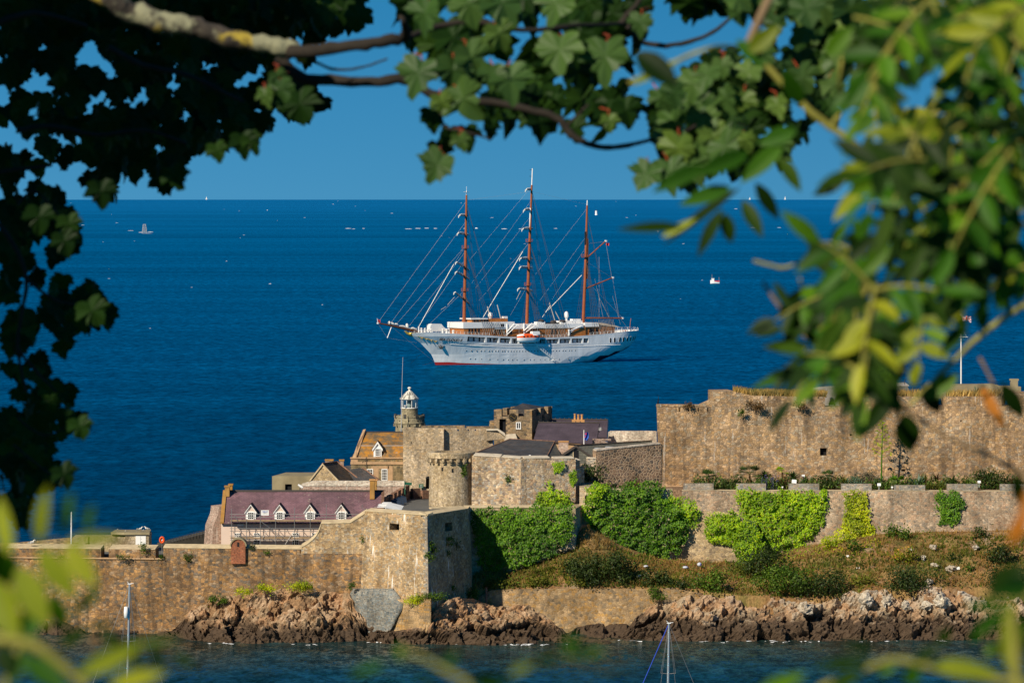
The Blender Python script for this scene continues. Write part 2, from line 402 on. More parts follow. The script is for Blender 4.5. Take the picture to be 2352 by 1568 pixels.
# ------------------------------------------------------------------ sea, island ground, slope, rocks
def sea_material():
    m, t = newmat('sea_water')
    pos = t.n('ShaderNodeNewGeometry').outputs['Position']
    sx = t.n('ShaderNodeSeparateXYZ'); t.set(sx.inputs[0], pos)
    def slopes(scale, detail, off):
        x = t.n('ShaderNodeTexNoise'); t.set(x.inputs['Vector'], t.vscale(pos, (scale * 1.5, scale * .62, scale), off)); x.inputs['Scale'].default_value = 1
        x.inputs['Detail'].default_value = detail; x.inputs['Roughness'].default_value = .6
        return x
    a = slopes(.30, 4, (0, 0, 0)); b = slopes(.035, 3, (9, 3, 1)); c = slopes(1.1, 4, (4, 4, 0))
    def vec(n, k):
        s = t.n('ShaderNodeVectorMath', {'operation': 'SUBTRACT'}); t.set(s.inputs[0], n.outputs['Color']); s.inputs[1].default_value = (.5, .5, .5)
        q = t.n('ShaderNodeVectorMath', {'operation': 'MULTIPLY'}); t.set(q.inputs[0], s.outputs[0]); q.inputs[1].default_value = (k, k, 0); return q.outputs[0]
    def add(p, q):
        s = t.n('ShaderNodeVectorMath', {'operation': 'ADD'}); t.set(s.inputs[0], p); t.set(s.inputs[1], q); return s.outputs[0]
    nrm = t.n('ShaderNodeVectorMath', {'operation': 'NORMALIZE'})
    t.set(nrm.inputs[0], add(add(vec(a, .9), vec(b, .4)), add(vec(c, 1.3), (0, 0, 1.0))))
    # water body: murky green close to the harbour shore, deep blue further out
    dist = t.math('ADD', sx.outputs['Y'], t.math('MULTIPLY', t.math('SUBTRACT', b.outputs['Fac'], .5), 60.0))
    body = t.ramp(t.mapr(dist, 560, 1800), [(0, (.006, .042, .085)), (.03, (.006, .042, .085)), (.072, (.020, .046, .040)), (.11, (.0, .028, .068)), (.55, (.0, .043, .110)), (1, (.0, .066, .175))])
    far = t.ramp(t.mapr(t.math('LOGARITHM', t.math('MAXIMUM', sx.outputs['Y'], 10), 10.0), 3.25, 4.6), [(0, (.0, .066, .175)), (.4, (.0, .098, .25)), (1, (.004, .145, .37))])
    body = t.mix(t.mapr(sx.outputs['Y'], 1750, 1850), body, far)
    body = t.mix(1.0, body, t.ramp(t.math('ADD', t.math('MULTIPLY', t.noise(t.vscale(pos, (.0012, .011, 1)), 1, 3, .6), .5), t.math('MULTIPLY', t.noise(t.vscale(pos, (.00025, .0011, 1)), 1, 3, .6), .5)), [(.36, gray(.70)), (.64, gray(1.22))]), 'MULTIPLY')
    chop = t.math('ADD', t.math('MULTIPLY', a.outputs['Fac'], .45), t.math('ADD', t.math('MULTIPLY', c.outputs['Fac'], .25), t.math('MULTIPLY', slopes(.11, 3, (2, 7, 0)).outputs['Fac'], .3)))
    body = t.mix(1.0, body, t.ramp(chop, [(.41, gray(.4)), (.5, gray(.95)), (.59, gray(1.75))]), 'MULTIPLY')  # light and dark wave faces painted into the water colour
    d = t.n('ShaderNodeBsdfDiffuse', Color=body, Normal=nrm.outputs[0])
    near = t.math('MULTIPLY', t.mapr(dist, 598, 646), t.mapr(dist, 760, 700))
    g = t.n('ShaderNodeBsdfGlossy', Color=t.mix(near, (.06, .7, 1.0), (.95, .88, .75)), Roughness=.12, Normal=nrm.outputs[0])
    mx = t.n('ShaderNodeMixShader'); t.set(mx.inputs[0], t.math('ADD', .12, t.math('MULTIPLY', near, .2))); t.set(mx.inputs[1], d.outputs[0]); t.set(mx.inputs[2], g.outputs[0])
    t.out(mx.outputs[0]); return m
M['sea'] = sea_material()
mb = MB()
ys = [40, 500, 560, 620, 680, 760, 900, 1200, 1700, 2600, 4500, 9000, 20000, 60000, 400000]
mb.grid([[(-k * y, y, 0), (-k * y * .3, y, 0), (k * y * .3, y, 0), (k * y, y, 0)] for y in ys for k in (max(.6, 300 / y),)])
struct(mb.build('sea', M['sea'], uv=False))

def ground_mat(name, stops, scale=.25, streak=(1, 1, 1)):
    m, t = newmat(name); pos = t.n('ShaderNodeNewGeometry').outputs['Position']
    n1 = t.noise(t.vscale(pos, streak), scale, 6, .62); n2 = t.noise(pos, 2.5, 4)
    c = t.mix(1.0, t.ramp(n1, stops), t.ramp(n2, [(.3, gray(.6)), (.7, gray(1.35))]), 'MULTIPLY')
    b = t.n('ShaderNodeBsdfPrincipled', Base_Color=c, Roughness=.95); b.inputs['Specular IOR Level'].default_value = .1
    bp = t.n('ShaderNodeBump', Height=n2, Strength=.8); bp.inputs['Distance'].default_value = .4; t.set(b.inputs['Normal'], bp.outputs[0])
    t.out(b.outputs[0]); return m
M['soil'] = ground_mat('dry_soil', [(.3, (.16, .10, .06)), (.7, (.30, .20, .13))], .6)
M['slope'] = ground_mat('dry_slope', [(.30, (.05, .08, .016)), (.42, (.14, .12, .035)), (.52, (.28, .18, .07)), (.60, (.22, .12, .05)), (.72, (.30, .24, .16))], .12)
M['hill'] = ground_mat('hillside_turf', [(.3, (.03, .05, .012)), (.7, (.06, .08, .02))], .3)

mb = MB()
mb.grid([[(x, y, (63.2 if y < 3 else max(-1, 63.2 - (y - 3) * .5)) + (rnd(-.15, .15) if 3 < y < 120 else 0)) for x in range(-160, 161, 8)] for y in [-60, -20, 0, 3] + list(range(8, 136, 8))])
struct(mb.build('hillside', M['hill']))

# solid ground of the islet: terraces behind the walls, each a block down into the sea
def block(name, pts, z, mat):
    mb = MB(); mb.prism([(PX(p, y), y) for p, y in pts], -2, z, 0); return struct(mb.build(name, mat))
block('lower_yard_ground', [(-70, 667), (400, 664.5), (832, 660.5), (832, 668), (985, 669), (985, 735), (640, 735), (495, 700), (480, 679), (-70, 680)], 11.4, M['tarmac'])
block('upper_yard_pavement', [(838, 662), (905, 660), (1076, 662.5), (1082, 668.6), (1318, 670), (1345, 690.4), (1345, 735), (890, 735), (838, 675)], 17.7, M['tarmac'])
block('inner_ward_ground', [(1346, 692), (1508, 692), (1508, 735), (1346, 735)], 18.0, M['soil'])
block('garden_soil', [(1572, 685.2), (2440, 684), (2440, 699), (1522, 699), (1522, 690)], 19.75, M['soil'])
block('citadel_ground', [(1530, 699.6), (2440, 702), (2440, 760), (1560, 760)], 29.6, M['soil'])

back = [(1076, (668.5, 1322)), (1200, (669, 1308)), (1300, (670, 1256)), (1345, (671, 1208)), (1420, (673, 1250)), (1500, (674, 1282)), (1600, (676, 1290)), (1700, (680, 1290)), (1780, (681.3, 1276)), (1850, (682, 1256)), (1910, (682, 1246)), (2050, (682, 1225)), (2440, (682, 1215))]
front = [(1076, (662, 1372)), (1110, (663, 1352)), (1300, (662.4, 1345)), (1590, (661.5, 1350)), (1700, (660, 1368)), (1850, (660, 1374)), (1950, (660, 1362)), (2100, (660, 1352)), (2200, (660, 1350)), (2440, (660, 1345))]
def it2(tab, x): return tuple(interp([(a, b[k]) for a, b in tab], x) for k in (0, 1))
def slope_pt(px, t):
    yb, pb = it2(back, px); yf, pf = it2(front, px)
    A = P3(px, pf, yf); B = P3(px, pb, yb); p = A.lerp(B, t)
    p.z += math.sin(math.pi * t) * .5 + (noise.noise(p * .22) * .9 + noise.noise(p * .7) * .35) * min(1, 4 * t, 4 * (1 - t) + .15)
    return p
mb = MB()
cols = [1076 + k * (2440 - 1076) / 150 for k in range(151)]
rows = [[slope_pt(px, j / 24) for px in cols] for j in range(25)]
rows.insert(0, [p + Vector((0, 0, -9)) for p in rows[0]])
rows.append([p + Vector((0, 2.5, .0)) for p in rows[-1]])
mb.grid(rows)
struct(mb.build('grassy_slope', M['slope'], smooth=True))

# ---- rocks
def rock_material(name, cols, pale=0.0, tide=2.6, orange=.3):
    m, t = newmat(name); g = t.n('ShaderNodeNewGeometry'); pos = g.outputs['Position']
    sx = t.n('ShaderNodeSeparateXYZ'); t.set(sx.inputs[0], pos)
    vo = t.n('ShaderNodeTexVoronoi', Vector=t.vscale(pos, (.55, .55, .4))); vo.inputs['Scale'].default_value = 1
    sp = t.n('ShaderNodeSeparateColor'); t.set(sp.inputs[0], vo.outputs['Color'])
    n1 = t.noise(pos, .5, 7, .65); n2 = t.noise(pos, 3.0, 5, .6)
    c = t.ramp(t.math('ADD', t.math('MULTIPLY', sp.outputs[0], .45), t.math('MULTIPLY', n1, .6)), [(.25 + .5 * k / (len(cols) - 1), x) for k, x in enumerate(cols)])
    c = t.mix(1.0, c, t.ramp(n2, [(.3, gray(.55)), (.7, gray(1.3))]), 'MULTIPLY')
    if orange: c = t.mix(t.math('MULTIPLY', t.mapr(t.noise(pos, .9, 5, .7), .58, .68), orange), c, (.45, .20, .04))
    if pale: c = t.mix(t.math('MULTIPLY', t.mapr(t.noise(pos, .4, 5, .6), .46, .56), t.math('MULTIPLY', t.math('MULTIPLY', t.mapr(sx.outputs['Z'], 3.5, 6.0), t.mapr(sx.outputs['X'], 24.0, 44.0)), pale)), c, t.mix(n2, (.36, .31, .24), (.6, .56, .48)))
    zt = t.math('ADD', sx.outputs['Z'], t.math('MULTIPLY', t.math('SUBTRACT', n1, .5), 5.0))
    c = t.mix(t.mapr(zt, tide + .7, tide - .7), c, t.mix(n2, (.03, .021, .015), (.12, .08, .05)))
    b = t.n('ShaderNodeBsdfPrincipled', Base_Color=c, Roughness=.85); b.inputs['Specular IOR Level'].default_value = .2
    bp = t.n('ShaderNodeBump', Height=n2, Strength=.7); bp.inputs['Distance'].default_value = .35; t.set(b.inputs['Normal'], bp.outputs[0])
    t.out(b.outputs[0]); return m
M['rock'] = rock_material('brown_shore_rock', [(.11, .07, .042), (.28, .17, .088), (.41, .24, .13), (.30, .21, .125), (.46, .32, .205)], 0, 2.4, .25)
M['rock_pale'] = rock_material('pink_and_pale_shore_rock', [(.20, .12, .07), (.36, .22, .12), (.43, .28, .165), (.34, .26, .17), (.45, .35, .25)], .9, 3.1, .5)
M['rock_dark'] = rock_material('dark_tidal_rock', [(.05, .035, .02), (.09, .06, .03)], 0, 5, 0)
M['boulder'] = rock_material('pale_boulder', [(.40, .34, .26), (.55, .48, .38), (.6, .55, .46)], 0, -9, .15)

def crag(p, octs=((5.0, 1.5), (2.1, .95), (.95, .5)), seed=0.0):
    d = 0.0
    for s, a in octs:
        q = Vector((p.x / s + seed, p.y / s * 1.0, p.z / (s * 1.25) + p.x / s * .35))
        ds, pts = noise.voronoi(q); c = pts[0]
        h = noise.cell_vector(Vector((c.x * 9.7, c.y * 7.1, c.z * 8.3)))
        n = Vector((h.x - .5, h.y - .5, h.z - .2))
        d += a * ((q - c).dot(n) * 2.0 + (noise.cell(c * 5.3) - .5) * .8)
        if ds[1] - ds[0] < .09: d -= a * .45
    return d
def rocks(name, cols, mat, bulge=2.0, amp=1.0, step=.32, nrow=44, seed=0.0, rng=None):
    """craggy shore from the water up: columns of (px, top py, top Y, foot py, foot Y)"""
    x0, x1 = cols[0][0], cols[-1][0]; n = int((x1 - x0) * .065 / step) + 2
    rows = []
    for j in range(-3, nrow + 8):
        r = []
        for i in range(n):
            px = x0 + (x1 - x0) * i / (n - 1)
            pt, Yt, pf, Yf = (interp([(c[0], c[k]) for c in cols], px) for k in (1, 2, 3, 4))
            A = P3(px, pf, Yf); A.z = min(A.z, 0); B = P3(px, pt, Yt); t = j / nrow
            if t <= 1:
                p = A.lerp(B, t); p.y -= bulge * math.sin(math.pi * min(1, max(t, 0)) ** .8) * min(1, (B.z) / 5); p.z += (.1 if t > 0 else 0)
                k = min(1, .35 + 3 * max(t, 0)) * min(1, 1.0 - .6 * max(0, t - .8) / .2)
            else: p = B + Vector((0, (t - 1) * 18, -(t - 1) * 6)); k = .3
            e = min(1, i / 4, (n - 1 - i) / 4); d = crag(p, seed=seed) * amp * k * (.3 + .7 * e)
            p = p + Vector((.15 * d, -.75 * d, .55 * d)); r.append(p)
        rows.append(r)
    mb = MB(); mb.grid(rows)
    return struct(mb.build(name, mat, uv=False))
rocks('shore_rock', [(395, 1448, 659.5, 1456, 657), (440, 1395, 659, 1468, 650), (520, 1362, 658.5, 1478, 646), (600, 1350, 657.5, 1480, 645), (720, 1352, 657, 1476, 646), (800, 1356, 656, 1472, 648), (850, 1430, 652, 1474, 646.6), (905, 1445, 650, 1476, 645)], M['rock'], 2.2, .95)
rocks('shore_rock', [(850, 1450, 650, 1474, 646.6), (905, 1446, 648, 1476, 644.5), (975, 1436, 646, 1477, 643), (1000, 1395, 647.5, 1477, 643.3), (1040, 1374, 652, 1478, 643.5), (1090, 1372, 656, 1478, 643.5), (1140, 1390, 658, 1479, 643), (1215, 1385, 658, 1479, 643.4), (1262, 1412, 657, 1477, 645), (1310, 1462, 652, 1474, 647)], M['rock'], 2.4, .95, seed=11.3)
rocks('shore_rock', [(1425, 1460, 658, 1470, 650), (1465, 1412, 660, 1471, 649.5), (1520, 1385, 660.5, 1472, 649), (1590, 1360, 660.5, 1473, 648.6), (1690, 1366, 660, 1474, 648.4), (1850, 1374, 660, 1474, 648.4), (1950, 1360, 660, 1472, 649), (2060, 1356, 660.3, 1470, 650), (2140, 1344, 660.5, 1470, 650), (2230, 1360, 660.3, 1470, 650), (2440, 1366, 660.2, 1468, 651)], M['rock_pale'], 2.2, 1.0, seed=4.7)
rocks('tidal_rock', [(-60, 1422, 662, 1456, 657), (60, 1418, 662.5, 1455, 657.5), (150, 1426, 662.5, 1454, 658), (215, 1440, 662, 1450, 660), (330, 1446, 661, 1453, 658.5), (420, 1446, 660, 1458, 655)], M['rock_dark'], .8, .5, nrow=12)
rocks('tidal_rock', [(1285, 1460, 656, 1472, 648.5), (1330, 1440, 661, 1470, 650), (1380, 1428, 661.5, 1469, 650.5), (1440, 1432, 661, 1470, 650)], M['rock_dark'], .8, .6, nrow=14, seed=2.0)
rocks('tidal_rock', [(1330, 1470, 648, 1477, 644.5), (1370, 1465.5, 647, 1478, 643.5), (1400, 1470, 647, 1476, 645)], M['rock_dark'], .2, .25, nrow=8, seed=3.0)

def boulder(px, py, Y, wpx, hpx, label, seed):
    """py is the foot of the stone"""
    s = Y / F; c = P3(px, py, Y); mb = MB(); rows = []
    for i in range(13):
        th = math.pi * i / 12; r = []
        for j in range(18):
            ph = 2 * math.pi * j / 18
            d = Vector((math.sin(th) * math.cos(ph), math.sin(th) * math.sin(ph), -math.cos(th)))
            k = 1 + crag(d * 1.6 + Vector((seed * 5.1, seed, 0)), ((1.3, .28), (.6, .12)))
            r.append(c + Vector((d.x * wpx * s / 2 * k, d.y * wpx * s * .45 * k, hpx * s * .45 * (1 + d.z * k) - hpx * s * .06)))
        rows.append(r)
    mb.grid(rows, 0, True)
    return tag(mb.build('boulder', M['boulder'], uv=False), label, 'boulder', 'pale boulders above the shore rocks')
for k, (px, py, w_, h_, lb) in enumerate([
        (2162, 1398, 50, 42, 'largest pale rounded boulder, set on the rocks below the dark green scrub'),
        (2128, 1400, 34, 26, 'smaller pale boulder leaning on the left of the largest boulder'),
        (1990, 1396, 48, 44, 'wide pale grey boulder in the rock top beneath dry grass'),
        (2035, 1392, 26, 32, 'narrow upright pale boulder just right of the wide pale grey one'),
        (2080, 1402, 30, 30, 'pale split boulder between the upright one and the largest boulder'),
        (1850, 1412, 44, 36, 'greyish boulder in the rocks under the dark green bush')]):
    boulder(px, py, 655.5, w_, h_, lb, k + 1)

# white rocks standing out of the dry upper slope
for k, (px, py, w_, h_, lb) in enumerate([
        (2143, 1262, 20, 16, 'white stone in dry grass under the strip of dark green ivy'),
        (2092, 1270, 18, 15, 'squarish pale stone at the edge of the dry slope below the stained wall'),
        (2240, 1262, 18, 14, 'white stone high on the slope near the right edge'),
        (2146, 1304, 26, 14, 'low white stone in the middle of the stony patch'),
        (2185, 1312, 30, 18, 'broad white stone cluster in the stony patch beside the path'),
        (2133, 1342, 22, 18, 'white stone beside the white lamp box on the lower slope'),
        (2120, 1288, 14, 18, 'thin pale slab standing up in the stony patch')]):
    yb, pb = it2(back, px); yf, pf = it2(front, px); tt = (py - pf) / (pb - pf); p = slope_pt(px, tt)
    b = boulder(px, py, lerp(yf, yb, tt) - .5, w_, h_, lb, k + 20); b['group'] = 'white stones on the upper slope'

# white water where swell meets the rocks, and far breakers on the reefs
m, t = newmat('foam')
b = t.n('ShaderNodeBsdfPrincipled', Base_Color=(.75, .78, .8), Roughness=.8); t.out(b.outputs[0]); M['foam'] = m
mb = MB()
for px, py, n, sp in ((900, 1474, 16, 40), (1080, 1478, 14, 45), (1180, 1480, 26, 50), (1240, 1480, 18, 40), (1640, 1474, 8, 30), (1830, 1474, 16, 60), (1760, 1472, 8, 50), (2030, 1472, 8, 40), (2150, 1471, 10, 30), (700, 1480, 10, 30), (540, 1478, 8, 40), (1450, 1471, 8, 30)):
    for _ in range(n // 2):
        x = px + random.gauss(0, sp * .7); y = H * F / (py - HY + rnd(-1, 2.5)); c = P3(x, py, y); c.z = .03
        L = rnd(.15, .7); W_ = rnd(.05, .16); a = rnd(-.5, .5); k = 8
        mb.face([c + Vector((math.cos(q) * L * rnd(.6, 1) * math.cos(a), math.cos(q) * L * math.sin(a) + math.sin(q) * W_ * 2.2, rnd(0, .12))) for q in (2 * math.pi * i / k for i in range(k))])
def breaker(px, py, wpx, hpx):
    Y = H * F / (py - HY); s = Y / F; c = P3(px, py, Y); c.z = 0; L = wpx * s / 2; hh = hpx * s
    rows = [[c + Vector((L * math.cos(math.pi * i / 8), 3 * z, hh * z * abs(math.sin(math.pi * i / 8)) * rnd(.5, 1))) for i in range(9)] for z in (0, .5, 1)]
    mb.grid(rows)
for px, py, w_, h_ in [(800, 525, 14, 1.2), (812, 526, 8, 1), (835, 525, 6, 1.2), (938, 526, 16, 1.2), (960, 525, 14, 1.2), (980, 524.5, 10, 1.6), (1000, 525, 8, 1.4), (1068, 525, 8, 1.4), (1094, 525, 6, 2.5), (1158, 526, 14, 1.4), (1195, 526, 8, 1.2), (1276, 525, 8, 1.2), (324, 534, 12, 1.0), (300, 530, 14, .8), (345, 533, 14, 1.0), (337, 536, 24, .7), (614, 483, 3, 1.2), (1690, 480, 8, .8), (1730, 523, 12, .9), (1790, 523, 10, .9), (1840, 515, 10, .8), (1510, 530, 8, .8), (700, 500, 5, .7), (900, 490, 6, .7), (1130, 500, 8, .7), (1205, 560, 5, .7), (1440, 500, 6, .7), (620, 652, 6, 1.2), (440, 660, 4, .8), (250, 640, 5, .8), (520, 600, 4, .8), (740, 700, 4, .8), (1570, 560, 6, .7), (190, 517, 8, .8), (268, 512, 6, .7), (560, 540, 5, .7)]:
    breaker(px, py, w_, h_)
for _ in range(36):
    py = 462 + 330 * random.random() ** 2.2; breaker(rnd(140, 1900), py, rnd(1.2, 4), rnd(.3, .6))
tag(mb.build('foam', M['foam'], uv=False), kind='stuff')

# ------------------------------------------------------------------ castle: walls and towers
def wallpts(pts): return [(PX(p, y), y) for p, y in pts]
def strip(mb, pts, th, z0, z1, mi=0, bat=0.0, zs=None):
    """wall of the given thickness along front plan points; zs = top heights per point; bat = outward lean at the foot"""
    q = [Vector(p) for p in wallpts(pts)]
    for k in range(len(q) - 1):
        a, b = q[k], q[k + 1]; d = (b - a).normalized(); n = Vector((-d.y, d.x))
        if n.y < 0: n = -n
        za, zb = (zs[k], zs[k + 1]) if zs else (z1, z1)
        A, B = a - n * bat, b - n * bat
        f = [(A.x, A.y, z0), (B.x, B.y, z0), (b.x, b.y, zb), (a.x, a.y, za)]
        r = [(a.x + n.x * th, a.y + n.y * th, za), (b.x + n.x * th, b.y + n.y * th, zb), (b.x + n.x * th, b.y + n.y * th, z0), (a.x + n.x * th, a.y + n.y * th, z0)]
        mb.face(f, mi); mb.face([f[3], f[2], r[1], r[0]], mi); mb.face([r[0], r[1], r[2], r[3]], mi); mb.face([f[0], f[3], r[0], r[3]], mi); mb.face([f[2], f[1], r[2], r[1]], mi)
def cope(mb, pts, w_, z, h_, over=.12, mi=0, zs=None, back=.0):
    """coping slab on a wall: stands proud at the front, slopes up towards the back"""
    q = [Vector(p) for p in wallpts(pts)]
    for k in range(len(q) - 1):
        a, b = q[k], q[k + 1]; d = (b - a).normalized(); n = Vector((-d.y, d.x))
        if n.y < 0: n = -n
        za, zb = (zs[k], zs[k + 1]) if zs else (z, z)
        fr = [(a - n * over), (b - n * over)]; bk = [(a + n * w_), (b + n * w_)]
        l = [(*fr[0], za), (*fr[1], zb), (*fr[1], zb + h_), (*fr[0], za + h_)]; r = [(*bk[0], za), (*bk[1], zb), (*bk[1], zb + h_ + back), (*bk[0], za + h_ + back)]
        mb.face(l, mi); mb.face([l[3], l[2], r[2], r[3]], mi); mb.face([r[1], r[0], r[3], r[2]], mi); mb.face([l[0], l[3], r[3], r[0]], mi); mb.face([l[2], l[1], r[1], r[2]], mi); mb.face([l[1], l[0], r[0], r[1]], mi)
def Yl(A, B, px): return A[1] + (B[1] - A[1]) * (px - A[0]) / (B[0] - A[0])

# ---- long sea wall on the left
SA, SB = (-70, 664.5), (842, 657.5)
sw = thing('sea_wall', (PX(400, 661), 661, 0), 'long ochre stone sea wall with cream coping left of the bastion', 'wall')
mb = MB()
zt = PZ(1283, 662); zt2 = PZ(1259, 660)
strip(mb, [SA, (375, Yl(SA, SB, 375))], 3.2, -1.5, zt, bat=.7)
strip(mb, [(375, Yl(SA, SB, 375)), (690, Yl(SA, SB, 690))], 1.4, -1.5, zt2, bat=.85)
strip(mb, [(690, Yl(SA, SB, 690)), SB], 1.4, -1.5, zt2 - .6, bat=.85)
mb.build('wall', M['sea_wall'], sw)
mb = MB(); cope(mb, [SA, (378, Yl(SA, SB, 378))], .6, zt, .18, .22); mb.build('string_course', M['lintel'], sw)
for a, b in ((-70, -8), (12, 232), (250, 357)):
    mb = MB(); strip(mb, [(a, Yl(SA, SB, a) + .25), (b, Yl(SA, SB, b) + .25)], 2.6, zt + .02, PZ(1260.5, 662)); o = mb.build('merlon', M['sea_wall'], sw)
    mb = MB(); cope(mb, [(a + .5, Yl(SA, SB, a) + .25), (b - .5, Yl(SA, SB, b) + .25)], 2.5, PZ(1260.5, 662), .08, .06, back=.42); mb.build('coping', M['cope'], o)
mb = MB(); cope(mb, [(375, Yl(SA, SB, 375)), (533, Yl(SA, SB, 533))], 1.45, zt2, .1, .08, back=.42); cope(mb, [(560, Yl(SA, SB, 560)), (694, Yl(SA, SB, 694))], 1.45, zt2, .1, .08, back=.42)
mb.build('coping', M['cope'], sw)
curve = [(692, 1257), (706, 1249), (718.8, 1239), (727, 1230), (732, 1221), (736, 1210), (738.6, 1202), (804, 1200.5), (826, 1187), (842, 1176.5)]
mb = MB(); mb.polywall(curve + [(842, 1290), (692, 1290)], (692, Yl(SA, SB, 692)), (842, Yl(SA, SB, 842)), 1.3); mb.build('raised_wall', M['bastion'], sw)
mb = MB()
for (a, b), (c, d) in zip(curve, curve[1:]):
    Y1 = Yl(SA, SB, a) - .1; Y2 = Yl(SA, SB, c) - .1; p, q = P3(a, b, Y1), P3(c, d, Y2); o = Vector((0, 1.5, .3))
    e = Vector((0, 0, .16)); mb.face([p, q, q + e, p + e]); mb.face([p + e, q + e, q + e + o, p + e + o]); mb.face([q + e + o, p + e + o, p + o, q + o])
mb.build('coping', M['cope'], sw)

# brick sentry turret clasped to the sea wall
Yt = Yl(SA, SB, 547) - .25
st = thing('sentry_turret', (PX(547, Yt), Yt, PZ(1294, Yt)), 'small round-topped red brick turret on the sea wall coping', 'turret')
s_ = Yt / F
mb = MB(); arch = [(530.5, 1294), (563.5, 1294)] + [(547 + 16.5 * math.cos(a), 1254 - 16 * math.sin(a)) for a in (math.pi * k / 12 for k in range(13))]
sl_ = [(544.5, 1245), (549.5, 1245), (549.5, 1255), (544.5, 1255)]
fr = [P3(x, y, Yt - .55) for x, y in arch]
mb.slab(fr, Vector((0, 2.4, 0))); mb.build('brickwork', M['red_brick'], st)
mb = MB(); mb.slab([P3(x, y, Yt - .58) for x, y in sl_[::-1]], Vector((0, .02, 0))); mb.build('slit', M['dark'], st)
mb = MB()
for k in range(12):
    a0, a1 = math.pi * k / 12, math.pi * (k + 1) / 12
    q = [(547 + r * math.cos(a), 1254 - r * .97 * math.sin(a)) for r, a in ((16.7, a0), (16.7, a1), (19.5, a1), (19.5, a0))]
    mb.slab([P3(x, y, Yt - .72) for x, y in q], Vector((0, 2.7, 0)))
mb.build('roof', M['concrete'], st)

# ---- bastion
bs = thing('bastion', (PX(980, 652), 652, 0), 'tall angular stone bastion with two gun openings and white streaks', 'bastion')
L_, C_, R_ = Vector((PX(838, 657.2), 657.2)), Vector((PX(981, 648.2), 648.2)), Vector((PX(1074, 661.5), 661.5))
Lb, Cb, Rb = Vector((PX(822, 656.4), 656.4)), Vector((PX(986, 646.6), 646.6)), Vector((PX(1089, 661), 661))
ztop = 18.55
mb = MB()
def bi(px, a, b): return (px - a) / (b - a)
l0, l1 = (*Lb, -1), (*L_, ztop); c0, c1 = (*Cb, -1), (*C_, ztop); r0, r1 = (*Rb, -1), (*R_, ztop)
zr = ztop + 1
mb.holed(l0, c0, c1, l1, [(bi(896, 838, 981), bi(918, 838, 981), 17.05 / zr + .0, 18.0 / zr)], 1.6)
mb.holed(c0, r0, r1, c1, [(bi(1021, 981, 1074), bi(1037, 981, 1074), 16.75 / zr, 18.0 / zr)], 1.6)
bk = [(PX(1080, 669), 669), (PX(838, 669), 669)]
mb.face([r0, (*bk[0], -1), (*bk[0], ztop), r1]); mb.face([l0, l1, (*bk[1], ztop), (*bk[1], -1)])
mb.build('wall', [M['bastion'], M['dark']], bs)
mb = MB()
pl = [(838, 657.2), (981, 648.2), (1074, 661.5)]
cope(mb, [(838.5, 657.2), (980.5, 648.2)], 1.3, ztop, .1, .1, back=.3); cope(mb, [(981.5, 648.2), (1074, 661.5)], 1.3, ztop, .1, .1, back=.3)
mb.build('coping', M['cope'], bs)
for k, (px0, px1, A, B) in enumerate(((893, 920, l1, c1), (1018, 1040, c1, r1))):
    a, b = (838, 981) if k == 0 else (981, 1074)
    p = Vector(A).lerp(Vector(B), bi(px0, a, b)); q = Vector(A).lerp(Vector(B), bi(px1, a, b)); n = (q - p).cross(Vector((0, 0, 1))).normalized() * .03
    z0 = ztop - .55; mb = MB(); mb.slab([Vector((p.x, p.y, z0)) + n * 2.5, Vector((q.x, q.y, z0)) + n * 2.5, Vector((q.x, q.y, z0 + .28)) + n * 2, Vector((p.x, p.y, z0 + .28)) + n * 2], -n * 8); mb.build('lintel', M['lintel'], bs)
mb = MB(); e1, e2 = Vector(l1) - Vector(c1), Vector(r1) - Vector(c1); e1.z = e2.z = 0; e1.normalize(); e2.normalize(); q_ = 0; z = 6.2
while z < ztop - .2:
    h = rnd(.38, .6); h = min(h, ztop - z); w1, w2 = ((.95, .5), (.5, .95))[q_ % 2]; q_ += 1; o_ = (e1 + e2) * -.02
    b0 = Vector(c0).lerp(Vector(c1), (z + 1) / zr); b1 = Vector(c0).lerp(Vector(c1), (z + h - .03 + 1) / zr)
    for e, w_, n in ((e1, w1, -e2), (e2, w2, -e1)): n = Vector((e.y, -e.x, 0)) if e is e2 else Vector((-e.y, e.x, 0)); n = n * .025; mb.slab([b0 + n, b0 + e * w_ + n, b1 + e * w_ + n, b1 + n], -n * 2)
    z += h
tag(mb.build('quoins', M['grey_merlon'], bs), kind='stuff')
# grey stone revetment bulging from the foot of the bastion
mb = MB(); rows = []
out = [(1352, 812, 902), (1358, 806, 908), (1372, 800, 918), (1388, 795, 926), (1402, 793, 922), (1418, 796, 912), (1434, 802, 905), (1448, 838, 896), (1456, 856, 890)]
for k, (py, a, b) in enumerate(out):
    r = []; tt = k / 8
    for j in range(11):
        px = lerp(a, b, j / 10); u = (px - 822) / (986 - 822)
        base = lerp(656.4, 646.6, u); Y = base - .25 - 2.6 * tt - .9 * math.sin(math.pi * j / 10) * math.sin(math.pi * min(1, tt + .15)); r.append(P3(px, py, Y))
    rows.append(r)
rows = [[p + Vector((.6, 3.5, 0)) for p in rows[0]]] + rows + [[p + Vector((0, 2, -2)) for p in rows[-1]]]
rows = [[r[0] + Vector((1, 4, 0))] + r + [r[-1] + Vector((0, 4, 0))] for r in rows]
mb.grid(rows, flip=True); mb.build('revetment', M['revet'], bs, smooth=True)
mb = MB(); rows = []
for k, py in enumerate((1376, 1388, 1402, 1420, 1440, 1462)):
    rows.append([P3(lerp(900, 990, j / 8), py, lerp(650.8, 646.0, j / 8) - .3 - .10 * k) for j in range(9)])
rows = [[p + Vector((0, 3, .3)) for p in rows[0]]] + rows
rows = [r + [r[-1] + Vector((0, 5, 0))] for r in rows]
mb.grid(rows, flip=True); mb.build('skirt', M['retain'], bs, smooth=True)

